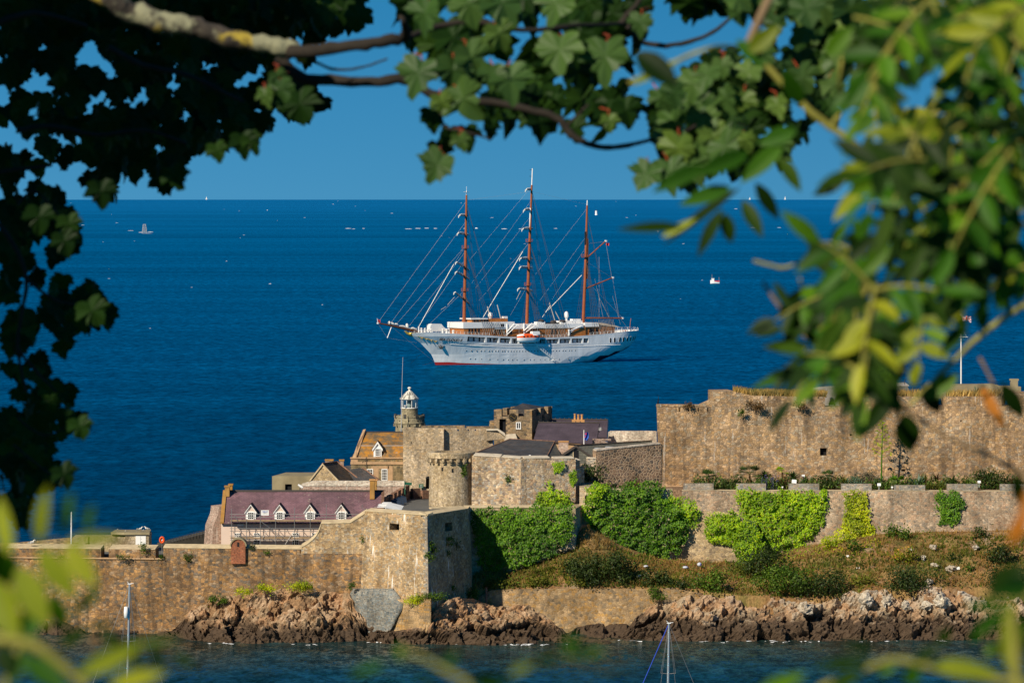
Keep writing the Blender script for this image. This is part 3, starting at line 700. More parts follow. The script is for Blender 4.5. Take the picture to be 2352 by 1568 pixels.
# ---- ochre retaining wall along the shore
RA, RB = (1098, 662.3), (1612, 661.0)
rw = thing('retaining_wall', (PX(1350, 661), 661, -1), 'ochre stone retaining wall above the shore between bastion and pale rocks', 'wall')
mb = MB(); mb.polywall([(1098, 1470), (1612, 1470), (1612, 1362), (1560, 1353), (1400, 1351), (1250, 1352), (1130, 1354), (1098, 1372)], RA, RB, 1.4); mb.build('wall', M['retain'], rw)
o = thing('bollard', P3(1117, 1394, 659.8), 'rusty iron post on a concrete block at the foot of the bastion', 'post')
mb = MB(); c = P3(1117, 1394, 659.8); mb.prism([(c.x - 1.6, c.y - .9), (c.x + 1.6, c.y - .9), (c.x + 1.5, c.y + .9), (c.x - 1.5, c.y + .9)], c.z - 1.2, c.z, bat=.15); mb.build('base', M['light_concrete'], o)
mb = MB(); mb.tube([c, c + Vector((0, 0, 2.9)), c + Vector((0, 0, 3.0))], [.17, .15, .22], 10); mb.build('post', M['dark_brick'], o)

# ---- terrace wall under the round tower (ivy grows on it)
TA, TB = (1066, 667.2), (1322, 668.6)
tw = thing('terrace_wall', (PX(1190, 668), 668, -1), 'terrace wall with pale coping mostly hidden by ivy, right of the bastion', 'wall')
mb = MB(); strip(mb, [(1066, 667.2), (1322, 668.6)], 1.3, -1, PZ(1166, 667.5)); strip(mb, [(1322, 668.6), (1352, 684)], 1.3, 2, PZ(1168, 668)); mb.build('wall', M['tower'], tw)
mb = MB(); cope(mb, [(990, 664.6), (1066, 667.2)], .7, PZ(1166, 667), .14, .1, back=.12); cope(mb, [(1066, 667.2), (1240, 668.1)], 1.2, PZ(1166, 667.5), .14, .1, back=.2); mb.build('coping', M['cope'], tw)

# ---- round tower
rc = (PX(1036, 680.5), 680.5)
rt = thing('round_tower', (*rc, 17.5), 'pale round stone tower with a projecting corbelled rim', 'tower')
mb = MB(); z1 = PZ(1040, 677.2)
mb.lathe([(3.45, 16.5), (3.4, 20), (3.3, z1 - 1.6)], (*rc, 0), 40); mb.build('shaft', M['tower'], rt, smooth=True)
mb = MB(); mb.lathe([(3.3, z1 - 1.55), (3.35, z1 - 1.15), (3.72, z1 - .85), (3.75, z1 - .12), (3.68, z1), (2.6, z1 + .02), (2.6, z1 - .9), (0, z1 - .9)], (*rc, 0), 40); mb.build('parapet', M['tower'], rt)
for k in range(11):
    a = -math.pi * (.02 + .96 * k / 10); mb = MB(); Mx = Matrix.Rotation(a, 3, 'Z')
    c = Vector((rc[0], rc[1], z1 - 1.15)) + Mx @ Vector((3.62, 0, 0)); mb.obox(c, .75, .38, .5, Mx); mb.obox(c + Mx @ Vector((-.16, 0, -.38)), .5, .38, .36, Mx); mb.build('corbel', M['tower'], rt)
for px, py in ((1016, 1077), (1039, 1080)):
    mb = MB(); a = math.asin(max(-1, min(1, (PX(px, 677.2) - rc[0]) / 3.3))); c = Vector((rc[0] + 3.3 * math.sin(a), rc[1] - 3.3 * math.cos(a), PZ(py, 677.2))); mb.obox(c, .24, .2, .55, Matrix.Rotation(a, 3, 'Z')); mb.build('slit', M['dark'], rt)

# ---- curtain walls
cw = thing('curtain_wall', (PX(1200, 677), 677, 17), 'angled pale stone curtain wall right of the round tower', 'wall')
z1 = PZ(1052, 677); cpl = [(1084, 677.8), (1197, 676.2), (1322, 678.6)]
mb = MB(); strip(mb, cpl[:2], 1.3, 12, z1, zs=[z1 + .35, z1], bat=.4)
a, b = (Vector(x) for x in wallpts(cpl[1:])); W_ = b - a
mb.holed((a.x, a.y - .4, 12), (b.x, b.y - .4, 12), (b.x, b.y, z1 - .1), (a.x, a.y, z1), [(.58, .605, .66, .70), (.66, .69, .82, .86)], .5)
n2 = Vector((0, 1.3)); mb.face([(a.x, a.y, z1), (b.x, b.y, z1 - .1), (b.x, b.y + 1.3, z1 - .1), (a.x, a.y + 1.3, z1)]); mb.face([(b.x, b.y + 1.3, 12), (b.x, b.y + 1.3, z1 - .1), (a.x, a.y + 1.3, z1), (a.x, a.y + 1.3, 12)][::-1])
strip(mb, [(1322, 678.6), (1347, 691)], 1.3, 6, PZ(1075, 679), bat=.3)
mb.build('wall', [M['curtain'], M['dark']], cw)
mb = MB(); cope(mb, [(1088, 677.7), (1150, 676.9)], 1.4, z1 + .25, .15, .1, back=.25, zs=[z1 + .35, z1 + .17]); cope(mb, [(1152, 676.9), (1196, 676.2)], 1.5, z1 + .08, .14, .12, back=.15, zs=[z1 + .17, z1 + .01]); cope(mb, [(1203, 676.4), (1262, 677.4)], 1.5, z1, .14, .12, back=.2); cope(mb, [(1272, 677.7), (1318, 678.5)], 1.4, z1 - .1, .12, .08, back=.15)
mb.build('coping', M['white_cope'], cw)
mb = MB(); strip(mb, [(1186, 676.4), (1197, 676.0), (1208, 676.4)], .5, 15, z1 - .15, bat=.3); mb.build('buttress', M['curtain'], cw)
# stub walls between the curtain and the rubble wall
cs = thing('battlement', (PX(1335, 680), 680, 18), 'stepped battlement with pale-capped merlons above the ivy-hung corner', 'battlement')
mb = MB(); strip(mb, [(1318, 680), (1342, 681)], 1.6, 17, PZ(1074, 680)); mb.build('wall', M['curtain'], cs); mb = MB(); strip(mb, [(1345, 690.5), (1369, 690)], 1.2, 16, PZ(1078, 690)); mb.build('wall', M['curtain'], cs)
mb = MB(); strip(mb, [(1303.5, 679.4), (1332, 680.4)], 1.5, PZ(1074, 680), PZ(1057, 680)); m1 = mb.build('merlon', M['curtain'], cs)
mb = MB(); cope(mb, [(1303, 679.3), (1332.5, 680.3)], 1.6, PZ(1057, 680), .12, .05, back=.2); mb.build('coping', M['white_cope'], m1)
mb = MB(); strip(mb, [(1347, 690.6), (1369, 690.1)], 1.3, PZ(1079, 690), PZ(1052.5, 690)); m1 = mb.build('merlon', M['grey_merlon'], cs)
mb = MB(); cope(mb, [(1346.6, 690.5), (1369.4, 690)], 1.4, PZ(1052.5, 690), .12, .05, back=.15); mb.build('coping', M['white_cope'], m1)
# lower walling with a louvred opening beneath, left of the broad ivy
lo = thing('lower_wall', (PX(1350, 676), 676, 12), 'small stone wall with a louvred opening beside the broad ivy', 'wall')
mb = MB(); a, b = P3(1331, 1205, 676), P3(1372, 1205, 675)
mb.holed(a, b, P3(1372, 1118, 675), P3(1331, 1118, 676), [(.30, .68, .53, .77)], .5); mb.face([P3(1331, 1118, 676), P3(1372, 1118, 675), P3(1372, 1118, 675) + Vector((0, 14, 0)), P3(1331, 1118, 676) + Vector((0, 14, 0))]); mb.build('wall', [M['keep'], M['dark']], lo)
mb = MB()
for k in range(4): p = P3(1343.5, 1158 - k * 4.6, 676.15); q = P3(1358.8, 1158 - k * 4.6, 675.8); mb.slab([p, q, q + Vector((0, .12, .16)), p + Vector((0, .12, .16))], Vector((0, .03, 0)))
mb.build('louvre', M['dark_steel'], lo)

# ---- rubble wall
ru = thing('rubble_wall', (PX(1440, 687), 687, 16), 'brown rubble wall with wide pale mortar joints left of the citadel', 'wall')
mb = MB(); strip(mb, [(1369, 690), (1519, 695)], 1.2, 12, 0, zs=[PZ(1035, 690), PZ(1019, 695)], bat=.2); mb.build('wall', M['rubble'], ru)
mb = MB(); cope(mb, [(1369.5, 690), (1517, 694.9)], 1.2, 0, .12, .06, zs=[PZ(1035, 690), PZ(1019, 695)], back=.1); mb.build('coping', M['lime'], ru)

# ---- citadel
CA, CB = (1508, 695.5), (2440, 699.5)
ci = thing('citadel', (PX(1900, 698), 698, 19), 'massive high citadel wall of brown stone with battlements on the right', 'fortress')
def CY(px): return Yl(CA, CB, px)
zc = PZ(928, 696); zg = PZ(933, 698)
mb = MB(); z0 = 12.0
bl = (PX(1519, 695) , 694.6, z0); br = (PX(2440, 699.5), 698.6, z0); tr = (PX(2440, 699.5), 699.5, zg); tl = (PX(1508, 695.5), 695.5, zg)
def fa(px): return (px - 1512) / (2440 - 1512)
def fb(py): return (PZ(py, 697.5) - z0) / (zg - z0)
loops = [(fa(x), fa(x + 3), fb(944), fb(934.5)) for x in (1562, 1583, 1605, 1627)]
small = [(fa(x), fa(x + w_), fb(y + h_), fb(y)) for x, y, w_, h_ in ((1951, 996, 5, 4), (2062, 979, 5, 4), (1697, 939, 3, 5), (2068, 1078, 9, 4), (1878, 1100, 5, 4), (2205, 965, 4, 3))]
mb.holed(bl, br, tr, tl, [(fa(1882), fa(1898), fb(1045), fb(1028))] + loops + small, .8)
o2 = Vector((0, 3.2, 0)); mb.face([tl, tr, Vector(tr) + o2, Vector(tl) + o2])
lb = (PX(1530, 712), 740, z0); lt = (PX(1526, 712), 740, zg); mb.face([lb, bl, tl, lt])
mb.build('wall', [M['citadel'], M['dark']], ci)
mb = MB(); arch = [(1882, 1029), (1898, 1029)] + [(1890 + 8 * math.cos(a), 1029 - 4.5 * math.sin(a)) for a in (math.pi * k / 6 for k in range(7))]
mb.slab([P3(x, y, CY(1890) - .22) for x, y in arch[2:]][::-1], Vector((0, .25, 0))); mb.build('window_arch', M['dark'], ci)
mb = MB(); mb.polywall([(1508.5, 934), (1509, 928), (1606, 929), (1630, 918), (1638, 914), (1638, 934)], CA, CB, 1.2); mb.build('parapet', M['citadel'], ci)
mb = MB(); mb.polywall([(1638, 934), (1638, 899), (1682, 898.6), (1727, 908), (1760, 909), (1860, 911), (1895, 911), (1895, 934)], CA, CB, 7.5); mb.build('parapet', M['citadel'], ci)
for a, b, t_ in ((1932, 2021, 909), (2055, 2143, 909), (2167, 2301, 909), (2323, 2440, 908)):
    mb = MB(); q = wallpts([(a, CY(a) + .1), (b, CY(b) + .1), (b + 8, CY(b) + 7.5), (a - 6, CY(a) + 7.5)]); mb.prism(q, zg + .02, PZ(t_, 698), zt=[PZ(t_ + 2, 698), PZ(t_ + 2, 698), PZ(t_ - 3, 698) + .1, PZ(t_ - 3, 698) + .1]); mb.build('merlon', M['citadel'], ci)
mb = MB(); cope(mb, [(1516, CY(1516) - 1.1), (1568, CY(1568) - 1.3)], 1.2, PZ(1118, 695), .25, .1); cope(mb, [(1516, CY(1516) - 1.4), (1568, CY(1568) - 1.5)], 1.2, PZ(1124, 695), .2, .25); mb.build('plinth', M['lintel'], ci)
# cannon in the embrasures
for px, py, lb in ((1912, 925, 'black cannon in the leftmost wide embrasure of the citadel'), (2038, 926, 'black cannon in the second wide embrasure of the citadel')):
    Y = CY(px) + 3.0; c = P3(px, 931, Y); c.z = zg
    k = thing('cannon', c, lb, 'cannon', 'cannon on the citadel')
    mb = MB(); mb.tube([c + Vector((0, 2.2, .95)), c + Vector((0, 2.0, .95)), c + Vector((0, .2, .95)), c + Vector((0, -.2, .95)), c + Vector((0, -.3, .95))], [.2, .3, .24, .2, .25], 12); mb.build('barrel', M['black'], k, smooth=True)
    mb = MB(); mb.box(c.x - .35, c.y + .2, c.z + .12, c.x + .35, c.y + 2, c.z + .7)
    mb.build('carriage', M['dark_steel'], k)
    for sx in (-1, 1):
        for sy in (.5, 1.6): mb = MB(); q = c + Vector((sx * .36, sy, .2)); mb.tube([q, q + Vector((sx * .12, 0, 0))], .2, 10); mb.build('wheel', M['black'], k)

# concrete gun platforms behind the battlements
gp = thing('gun_platform', P3(2015, 899, 722), 'pale concrete gun platform with a thin railing behind the citadel battlements', 'platform')
mb = MB(); q = [P3(1949, 901, 717), P3(2090, 901, 717), P3(2085, 886, 718.5), P3(1957, 886, 718.5)]; mb.slab(q, Vector((0, 3, 0))); mb.slab([p + Vector((0, 0, -7)) for p in (q[0], q[1])] + [q[1], q[0]], Vector((0, 3, 0))); mb.build('face', M['slate_g'], gp)
mb = MB(); mb.slab([P3(1950, 901, 716.6), P3(1961, 878.7, 718.2), P3(1966, 880.5, 718.2), P3(1957, 901, 716.6)], Vector((0, 1, 0))); mb.prism(wallpts([(1958, 718.2), (2088, 718.2), (2080, 726), (1962, 726)]), PZ(886, 718.5), PZ(884.5, 718.5), zt=[PZ(885, 718), PZ(885, 718), PZ(878, 726), PZ(878, 726)]); mb.build('slab', M['light_concrete'], gp)
mb = MB()
for px in (1996, 2017, 2037, 2058, 2078): mb.bar(P3(px, 884, 719), P3(px, 871, 719), .05)
mb.bar(P3(1990, 876, 719.1), P3(2082, 876, 719.1), .03); mb.bar(P3(1990, 880, 719.1), P3(2082, 880, 719.1), .03); mb.build('railing', M['dark_steel'], gp)
gp2 = thing('gun_platform', P3(2230, 900, 722), 'lower grey concrete emplacement behind the citadel battlements beneath the flagpole', 'platform')
mb = MB(); mb.polywall([(2150, 915), (2345, 915), (2345, 888), (2300, 888), (2290, 883), (2255, 884), (2205, 884), (2175, 884), (2160, 887)], (2150, 715), (2345, 716), 5); mb.build('slab', M['concrete'], gp2)
mb = MB(); mb.polywall([(2322, 912), (2338, 912), (2338, 874), (2340, 874), (2340, 870), (2320, 870), (2320, 874), (2322, 874)], (2320, 712), (2340, 712), 1.2); tag(mb.build('stone_post', M['concrete']), 'square capped grey stone post on the citadel near the right edge', 'post')
mb = MB(); mb.polywall([(1842, 942), (1958, 942), (1958, 886), (1905, 889), (1850, 896)], (1842, 709), (1958, 712), 3); tag(mb.build('breastwork', M['light_concrete']), 'grey concrete breastwork behind the tan grass on the citadel', 'wall')

# ---- garden wall with merlons
GA, GB = (1566, 685.0), (2440, 683.0)
gw = thing('garden_wall', (PX(1990, 684), 684, 12), 'long low stone wall with square merlons in front of the palm garden', 'wall')
zgw = PZ(1127, 684)
mb = MB(); strip(mb, [(1566, 685.0), (2440, 683.0)], 1.3, 8, zgw, bat=.5); mb.build('wall', M['garden_wall'], gw)
mb = MB(); cope(mb, [(1566, 685), (2440, 683)], 1.4, zgw, .07, .05); mb.build('coping', M['cope'], gw)
for a, b in ((1569.7, 1639), (1691, 1759), (1811.5, 1881.6), (1932, 2002), (2054, 2125), (2175, 2246), (2297, 2368)):
    k = 1.5 if 2050 < a < 2060 else 0
    mb = MB(); strip(mb, [(a, Yl(GA, GB, a) - .06), (b, Yl(GA, GB, b) - .06)], 1.0, zgw + .08, PZ(1111 + k * 2, 684)); mb.build('merlon', M['grey_merlon'], gw)
# older wall standing forward of it, low down on the left
ow = thing('old_wall', (PX(1630, 677), 677, 8), 'old patched stone wall showing between the two big ivy growths', 'wall')
mb = MB(); mb.polywall([(1545, 1320), (1706, 1320), (1706, 1190), (1690, 1180), (1640, 1172), (1600, 1176), (1545, 1180)], (1545, 677.4), (1760, 676.6), 1.2); mb.slab([P3(1706, 1320, 676.9), P3(1738, 1310, 683), P3(1738, 1200, 683), P3(1706, 1190, 676.9)], Vector((0, 1, 0))); mb.build('wall', M['gable_stone'], ow)
mb = MB(); mb.polywall([(1372, 1330), (1545, 1330), (1545, 1122), (1519, 1122), (1372, 1122)], (1372, 675), (1545, 676.8), 1.2); tag(mb.build('ivy_bank_wall', M['keep']), 'stone bank wall wholly overgrown by the broad dark ivy', 'wall')

# ------------------------------------------------------------------ castle: houses, lighthouse, small things
def window(parent, px0, px1, py0, py1, Y, nc, nr, fw=.13, bw=.05, name='window'):
    x0, x1, z0, z1 = PX(px0, Y), PX(px1, Y), PZ(py1, Y), PZ(py0, Y); mb = MB()
    for a, b, c, d in ((x0, z0, x0 + fw, z1), (x1 - fw, z0, x1, z1), (x0 + fw, z0, x1 - fw, z0 + fw * 1.2), (x0 + fw, z1 - fw, x1 - fw, z1)): mb.box(a, Y - .12, b, c, Y + .02, d)
    for k in range(1, nc): x = lerp(x0 + fw, x1 - fw, k / nc); mb.box(x - bw / 2, Y - .085, z0 + fw, x + bw / 2, Y - .04, z1 - fw)
    for k in range(1, nr): z = lerp(z0 + fw, z1 - fw, k / nr); mb.box(x0 + fw, Y - .095, z - bw / 2, x1 - fw, Y - .035, z + bw / 2)
    f = mb.build(name, M['white'], parent)
    mb = MB(); mb.face([(x0 + fw, Y - .05, z0 + fw), (x1 - fw, Y - .05, z0 + fw), (x1 - fw, Y - .05, z1 - fw), (x0 + fw, Y - .05, z1 - fw)]); mb.build('pane', M['glass'], f)
    return f
def door(parent, px0, px1, py0, py1, Y, mat, name='door'):
    x0, x1, z0, z1 = PX(px0, Y), PX(px1, Y), PZ(py1, Y), PZ(py0, Y)
    mb = MB(); mb.box(x0, Y - .06, z0, x1, Y + .02, z1); d = mb.build(name, mat, parent)
    return d
def Q(*a): return [P3(*p) for p in a]

# ---- keep: block and wall behind the round tower
kp = thing('keep', (PX(1000, 702), 702, 17), 'pale lichen-spotted keep block with notched top in front of the lighthouse', 'tower')
mb = MB(); zk = PZ(986, 699)
a, b = P3(926, 1140, 698.8), P3(1019, 1140, 699); z0 = 15
mb.holed((a.x, 698.6, z0), (b.x, 698.8, z0), (b.x, 699, zk), (a.x, 699, zk), [((978 - 926) / 93, (990 - 926) / 93, (PZ(1122, 699) - z0) / (zk - z0), (PZ(1098, 699) - z0) / (zk - z0)), (.19, .21, .83, .86), (.58, .6, .83, .86)], .7)
mb.face([(b.x, 698.8, z0), (b.x + .8, 705, z0), (b.x + .8, 705, zk), (b.x, 699, zk)]); mb.face([(a.x, 704, z0), (a.x, 698.6, z0), (a.x, 699, zk), (a.x, 704, zk)]); mb.face([(a.x, 699, zk), (b.x, 699, zk), (b.x + .8, 705, zk), (a.x, 705, zk)])
mb.build('block', [M['keep'], M['dark']], kp)
mb = MB(); mb.slab([P3(984 + 6 * math.cos(t), 1098 - 5 * math.sin(t), 698.72) for t in (math.pi * k / 8 for k in range(9))][::-1], Vector((0, .1, 0))); mb.build('door_arch', M['dark'], kp)
for p0, p1, t_ in ((930, 950, 981), (955, 1020, 983.5)):
    mb = MB(); strip(mb, [(p0, 699.1), (p1, 699.1)], .9, zk + .01, PZ(t_, 699)); mb.build('merlon', M['keep'], kp)
kw = thing('keep_wall', (PX(1075, 704), 704, 17), 'crenellated pale stone wall between the keep block and the clock tower', 'wall')
mb = MB(); strip(mb, [(1020, 700), (1132, 701.5)], 1.2, 16, PZ(990, 700)); mb.build('wall', M['keep'], kw)
for p0, p1, t_ in ((1024, 1050, 983), (1056, 1074, 983.5), (1078, 1090, 984), (1094, 1130, 985)):
    mb = MB(); strip(mb, [(p0, 700.2 + (p0 - 1020) * .0134), (p1, 700.2 + (p1 - 1020) * .0134)], .8, PZ(990, 700) + .01, PZ(t_, 700)); mb.build('merlon', M['keep'], kw)
mb = MB(); mb.polywall([(968, 986), (1068, 986), (1068, 977), (968, 977.5)], (968, 709), (1068, 709.5), 1); mb.polywall([(1072, 986), (1130, 986), (1130, 979), (1072, 979)], (1072, 709.5), (1130, 710), 1); mb.build('rear_parapet', M['clock_stone'], kw)
mb = MB(); mb.polywall([(1118, 1012), (1162, 1006), (1158, 994), (1144, 984.5), (1118, 986)], (1118, 700.8), (1162, 701.3), .8); mb.build('stair_wall', M['keep'], kw)
mb = MB(); mb.slab(Q((1117, 986, 700.6), (1144, 984.5, 700.6), (1159, 994, 700.6), (1161, 1002, 700.6), (1157, 999, 700.6), (1142, 988, 700.6), (1117, 988.5, 700.6)), Vector((0, 1, 0))); mb.build('coping', M['white_cope'], kw)

# ---- clock tower
ck = thing('clock_tower', (PX(1195, 720), 720, 17), 'square stone clock tower with battlements and a low slate roof', 'tower')
A_, B_, D_ = Vector((PX(1134.6, 716), 716)), Vector((PX(1221.8, 716), 716)), Vector((PX(1268, 728), 728)); E_ = A_ + (D_ - B_)
zt = PZ(956, 716); mb = MB(); z0 = 16
hz = lambda py: (PZ(py, 716) - z0) / (zt - z0)
mb.holed((*A_, z0), (*B_, z0), (*B_, zt), (*A_, zt), [((1147 - 1134.6) / 87.2, (1162 - 1134.6) / 87.2, hz(996), hz(962))], .9)
mb.holed((*B_, z0), (*D_, z0), (*D_, zt), (*B_, zt), [(.5, .62, hz(985), hz(957.5))], .5)
mb.face([(*D_, z0), (*E_, z0), (*E_, zt), (*D_, zt)]); mb.face([(*E_, z0), (*A_, z0), (*A_, zt), (*E_, zt)]); mb.face([(*A_, zt), (*B_, zt), (*D_, zt), (*E_, zt)])
mb.build('shaft', [M['clock_stone'], M['dark']], ck)
zb = PZ(940.5, 716)
def mer(p, q, a, b, side):
    d = (q - p); n = Vector((-d.y, d.x)).normalized() * .7 * side; i = p + d * a; j = p + d * b
    pts = [(i.x, i.y), (j.x, j.y), (j.x + n.x, j.y + n.y), (i.x + n.x, i.y + n.y)]
    if side < 0: pts = pts[::-1]
    mb = MB(); mb.prism(pts, zt + .01, zb); mb.build('merlon', M['clock_stone'], ck)
for a, b in ((0, .2), (.41, .64), (.80, 1)): mer(A_, B_, a, b, 1)
for a, b in ((.06, .22), (.42, .6), (.80, 1)): mer(B_, D_, a, b, 1); mer(A_ + (D_ - B_) * 0, E_, a, b, -1)
for a, b in ((0, .25), (.4, .62), (.8, 1)): mer(E_, D_, a, b, -1)
mb = MB(); r = [PX(1170, 718.5), PX(1238, 718.5)]; ap = (PX(1200.5, 721), 721.5, PZ(926, 721)); zr = PZ(939, 719); y0, y1 = 717.6, 726.5; sh = .9
q = [(r[0], y0, zr), (r[1] - 1, y0, zr), (r[1] + sh, y1, zr), (r[0] + sh, y1, zr)]
for k in range(4): mb.face([q[k], q[(k + 1) % 4], ap])
mb.prism([(x, y) for x, y, z in q], zt + .02, zr - .01); mb.build('roof', M['slate'], ck)
c = P3(1177.6, 957.4, 716); mb = MB(); mb.tube([c + Vector((0, .05, 0)), c + Vector((0, -.14, 0))], .62, 32); cl = mb.build('clock', M['dark'], ck)
mb = MB()
for k in range(12):
    a = math.pi * k / 6; d = Vector((math.sin(a), 0, math.cos(a))); mb.obox(c + d * .47 + Vector((0, -.15, 0)), .05, .02, .1, Matrix.Rotation(a, 3, 'Y'))
mb.build('numerals', M['gold'], cl)
mb = MB()
for a, L in ((R(125), .36), (R(300), .5)):
    d = Vector((math.sin(a), 0, math.cos(a))); mb.obox(c + d * L * .45 + Vector((0, -.17, 0)), .045, .02, L * 1.1, Matrix.Rotation(a, 3, 'Y'))
mb.build('hands', M['gold'], cl)
window(ck, 1185, 1196.5, 969, 985.5, 716, 2, 1, .14, .1)
mb = MB(); mb.box(PX(1155, 716), 716.6, PZ(996, 716), PX(1162, 716), 716.7, PZ(963, 716)); mb.build('door', M['black'], ck)
mb = MB(); mb.polywall([(1122, 1000), (1135, 1000), (1135, 968), (1124, 969)], (1122, 717), (1135, 717), 5); mb.build('side_wing', M['clock_stone'], ck)
mb = MB(); mb.slab(Q((1158, 1012, 714.5), (1163, 998, 714.5), (1184, 996, 714.5), (1190, 1012, 714.5)), Vector((0, 1.4, 0))); mb.build('stair_hood', M['white_cope'], ck)

# ---- house with lichen-yellow mansard roof
lh = thing('lichen_house', (PX(868, 704), 704, 11), 'stone house with a mansard roof yellow with lichen, left of the keep', 'house')
Y0, Y1, Y2 = 703.0, 706.2, 709.5
mb = MB(); zq = PZ(1052, Y0)
mb.box(PX(806, Y0), Y0, 10, PX(936, Y0), Y0 + 12, zq); mb.build('wall', M['house_stone'], lh)
mb = MB(); mb.box(PX(805, Y0), Y0 - .15, PZ(1066, Y0), PX(930, Y0), Y0 - .005, PZ(1060, Y0)); mb.box(PX(804.5, Y0), Y0 - .2, PZ(1053, Y0), PX(930, Y0), Y0 + .5, PZ(1050, Y0)); mb.build('cornice', M['lintel'], lh)
for q_ in (((853, 868, 1070, 1106), (870, 891, 1070, 1076), (891, 900, 1070, 1106)), ((806, 820, 1050.5, 1062),)):
    mb = MB()
    for a, b, c_, d in q_: mb.box(PX(a, Y0) - .01, Y0 - .05, PZ(d, Y0), PX(b, Y0) + .14, Y0 + .02, PZ(c_, Y0))
    mb.build('quoins', M['lintel'], lh)
mb = MB(); mb.slab(Q((818, 1051, Y0 + .5), (935, 1051, Y0 + .5), (935, 1023.3, Y1 - .9), (826, 1023.3, Y1 - .9)), Vector((0, .15, -.05))); mb.slab(Q((826, 1023.2, Y1 - .9), (935, 1023.2, Y1 - .9), (935, 992, Y2), (841, 992, Y2)), Vector((0, .1, -.1))); mb.slab(Q((841, 992, Y2), (935, 992, Y2), (935, 1024, Y2 + 5), (826, 1024, Y2 + 5)), Vector((0, -.1, -.2))); mb.build('roof', M['lichen_roof'], lh)
mb = MB(); mb.box(PX(839, Y2), Y2 - .15, PZ(992.5, Y2), PX(934, Y2), Y2 + .15, PZ(990.5, Y2)); mb.build('ridge', M['ridge'], lh)
mb = MB(); mb.slab(Q((826, 1023.6, Y1 - .97), (935, 1023.6, Y1 - .97), (935, 1022.4, Y1 - .97), (826, 1022.4, Y1 - .97)), Vector((0, .1, 0))); mb.build('flashing', M['lead'], lh)
mb = MB(); g0 = Q((809.5, 1051, Y0), (820, 1022, Y1 - 1), (834, 986, Y2), (840, 985, Y2), (828, 1022, Y1 - 1), (818, 1051, Y0)); mb.slab(g0, Vector((-.0, .35, -.35))); mb.slab(Q((809.5, 1052, Y0 + .02), (818, 1052, Y0 + .02), (829, 1022.4, Y1 - .96), (839.5, 988, Y2 - .05)), Vector((0, .2, -.5))); mb.build('gable_coping', M['lintel'], lh)
mb = MB(); x = PX(811, Y0); mb.face([(x, Y0 + .1, 11), (x, Y0 + .1, zq), (x + .8, Y1, PZ(1024, Y1)), (x + 1.2, Y2, PZ(989, Y2)), (x + .8, Y2 + 3, PZ(1024, Y1)), (x, Y2 + 6, zq), (x, Y2 + 6, 11)]); mb.build('gable_wall', M['house_stone'], lh)
dm = None
def dormer(parent, px0, px1, py_ap, py_eave, py_sill, Y, depth, wall, roofm, cols, rows, trim, front_gable):
    s = Y / F; x0, x1, xm = PX(px0, Y), PX(px1, Y), PX((px0 + px1) / 2, Y); zs, ze, za = PZ(py_sill, Y), PZ(py_eave, Y), PZ(py_ap, Y); ov = .22
    mb = MB(); mb.prism([(x0, Y), (x1, Y), (x1, Y + depth), (x0, Y + depth)], zs - .3, ze)
    mb.face([(x0, Y, ze), (x1, Y, ze), (xm, Y, za - .12)]); d = mb.build('dormer', front_gable, parent)
    mb = MB(); mb.box(x0 - .03, Y - .05, zs, x1 + .03, Y - .002, ze); mb.build('face', M['white'], d)
    mb = MB(); n = .09
    for sgn in (-1, 1):
        e = Vector((xm + sgn * ((x1 - x0) / 2 + ov), Y - ov, ze - .18)); a = Vector((xm, Y - ov, za)); p = [e, a, a + Vector((0, depth * 1.25, 0)), e + Vector((0, depth * .95, 0))]
        mb.slab(p if sgn < 0 else p[::-1], Vector((0, 0, n)))
    mb.build('roof', roofm, d)
    mb = MB()
    for sgn in (-1, 1):
        e = Vector((xm + sgn * ((x1 - x0) / 2 + ov), Y - ov - .04, ze - .2)); a = Vector((xm, Y - ov - .04, za - .02)); mb.slab([e, a, a - Vector((0, 0, trim)), e - Vector((0, 0, trim))], Vector((0, .03, 0)))
    mb.build('bargeboard', M['white'], d)
    f = (px1 - px0) * .17
    w_ = window(d, px0 + f, px1 - f, py_eave + (py_sill - py_eave) * .07, py_sill - (py_sill - py_eave) * .12, Y - .05, cols, rows, .08, .045)
    w_.parent = d
    return d
d = dormer(lh, 858.5, 876, 1013, 1028, 1050.5, Y0 + .7, 2.3, M['white'], M['old_slate'], 3, 4, .34, M['white'])
window(lh, 876.3, 890, 1076.4, 1104, Y0, 3, 4, .13, .05); window(lh, 842.5, 857, 1076.4, 1100, Y0, 3, 4, .13, .05)
mb = MB(); mb.bar(P3(842, 1075, Y0 - .2), P3(842, 1049, Y0 - .2), .05); mb.bar(P3(832, 1062, Y0 - .2), P3(842, 1050, Y0 - .2), .03); mb.build('downpipe', M['dark_steel'], lh)
mb = MB(); p = P3(911, 1041, Y0 + 1.4); mb.obox(p, .34, .3, .36); mb.build('vent', M['lead'], lh)

# ---- gabled stone house with two roofs, left of it
gh = thing('gabled_house', (PX(775, 698), 698, 11), 'low gabled stone house with grey slate roofs and two chimneys behind the barracks', 'house')
mb = MB(); mb.slab(Q((712.6, 1125, 697), (778, 1125, 697), (778, 1105, 697), (741, 1066, 697), (712.6, 1102, 697)), Vector((0, .4, 0))); mb.build('gable', M['gable_stone'], gh)
mb = MB(); mb.slab(Q((709.5, 1103.5, 696.8), (740.5, 1063.5, 696.8), (741, 1068, 696.8), (713, 1104, 696.8)), Vector((0, .8, 0))); mb.slab(Q((740.5, 1063.5, 696.8), (781, 1106, 696.8), (776, 1106, 696.8), (741, 1068, 696.8)), Vector((0, .8, 0))); mb.build('gable_coping', M['cope'], gh)
mb = MB(); mb.slab(Q((780.5, 1106.5, 696.9), (821, 1097.5, 703), (774, 1060, 703.4), (741, 1064.2, 697.2)), Vector((-.05, .1, -.2))); mb.build('roof', M['old_slate'], gh)
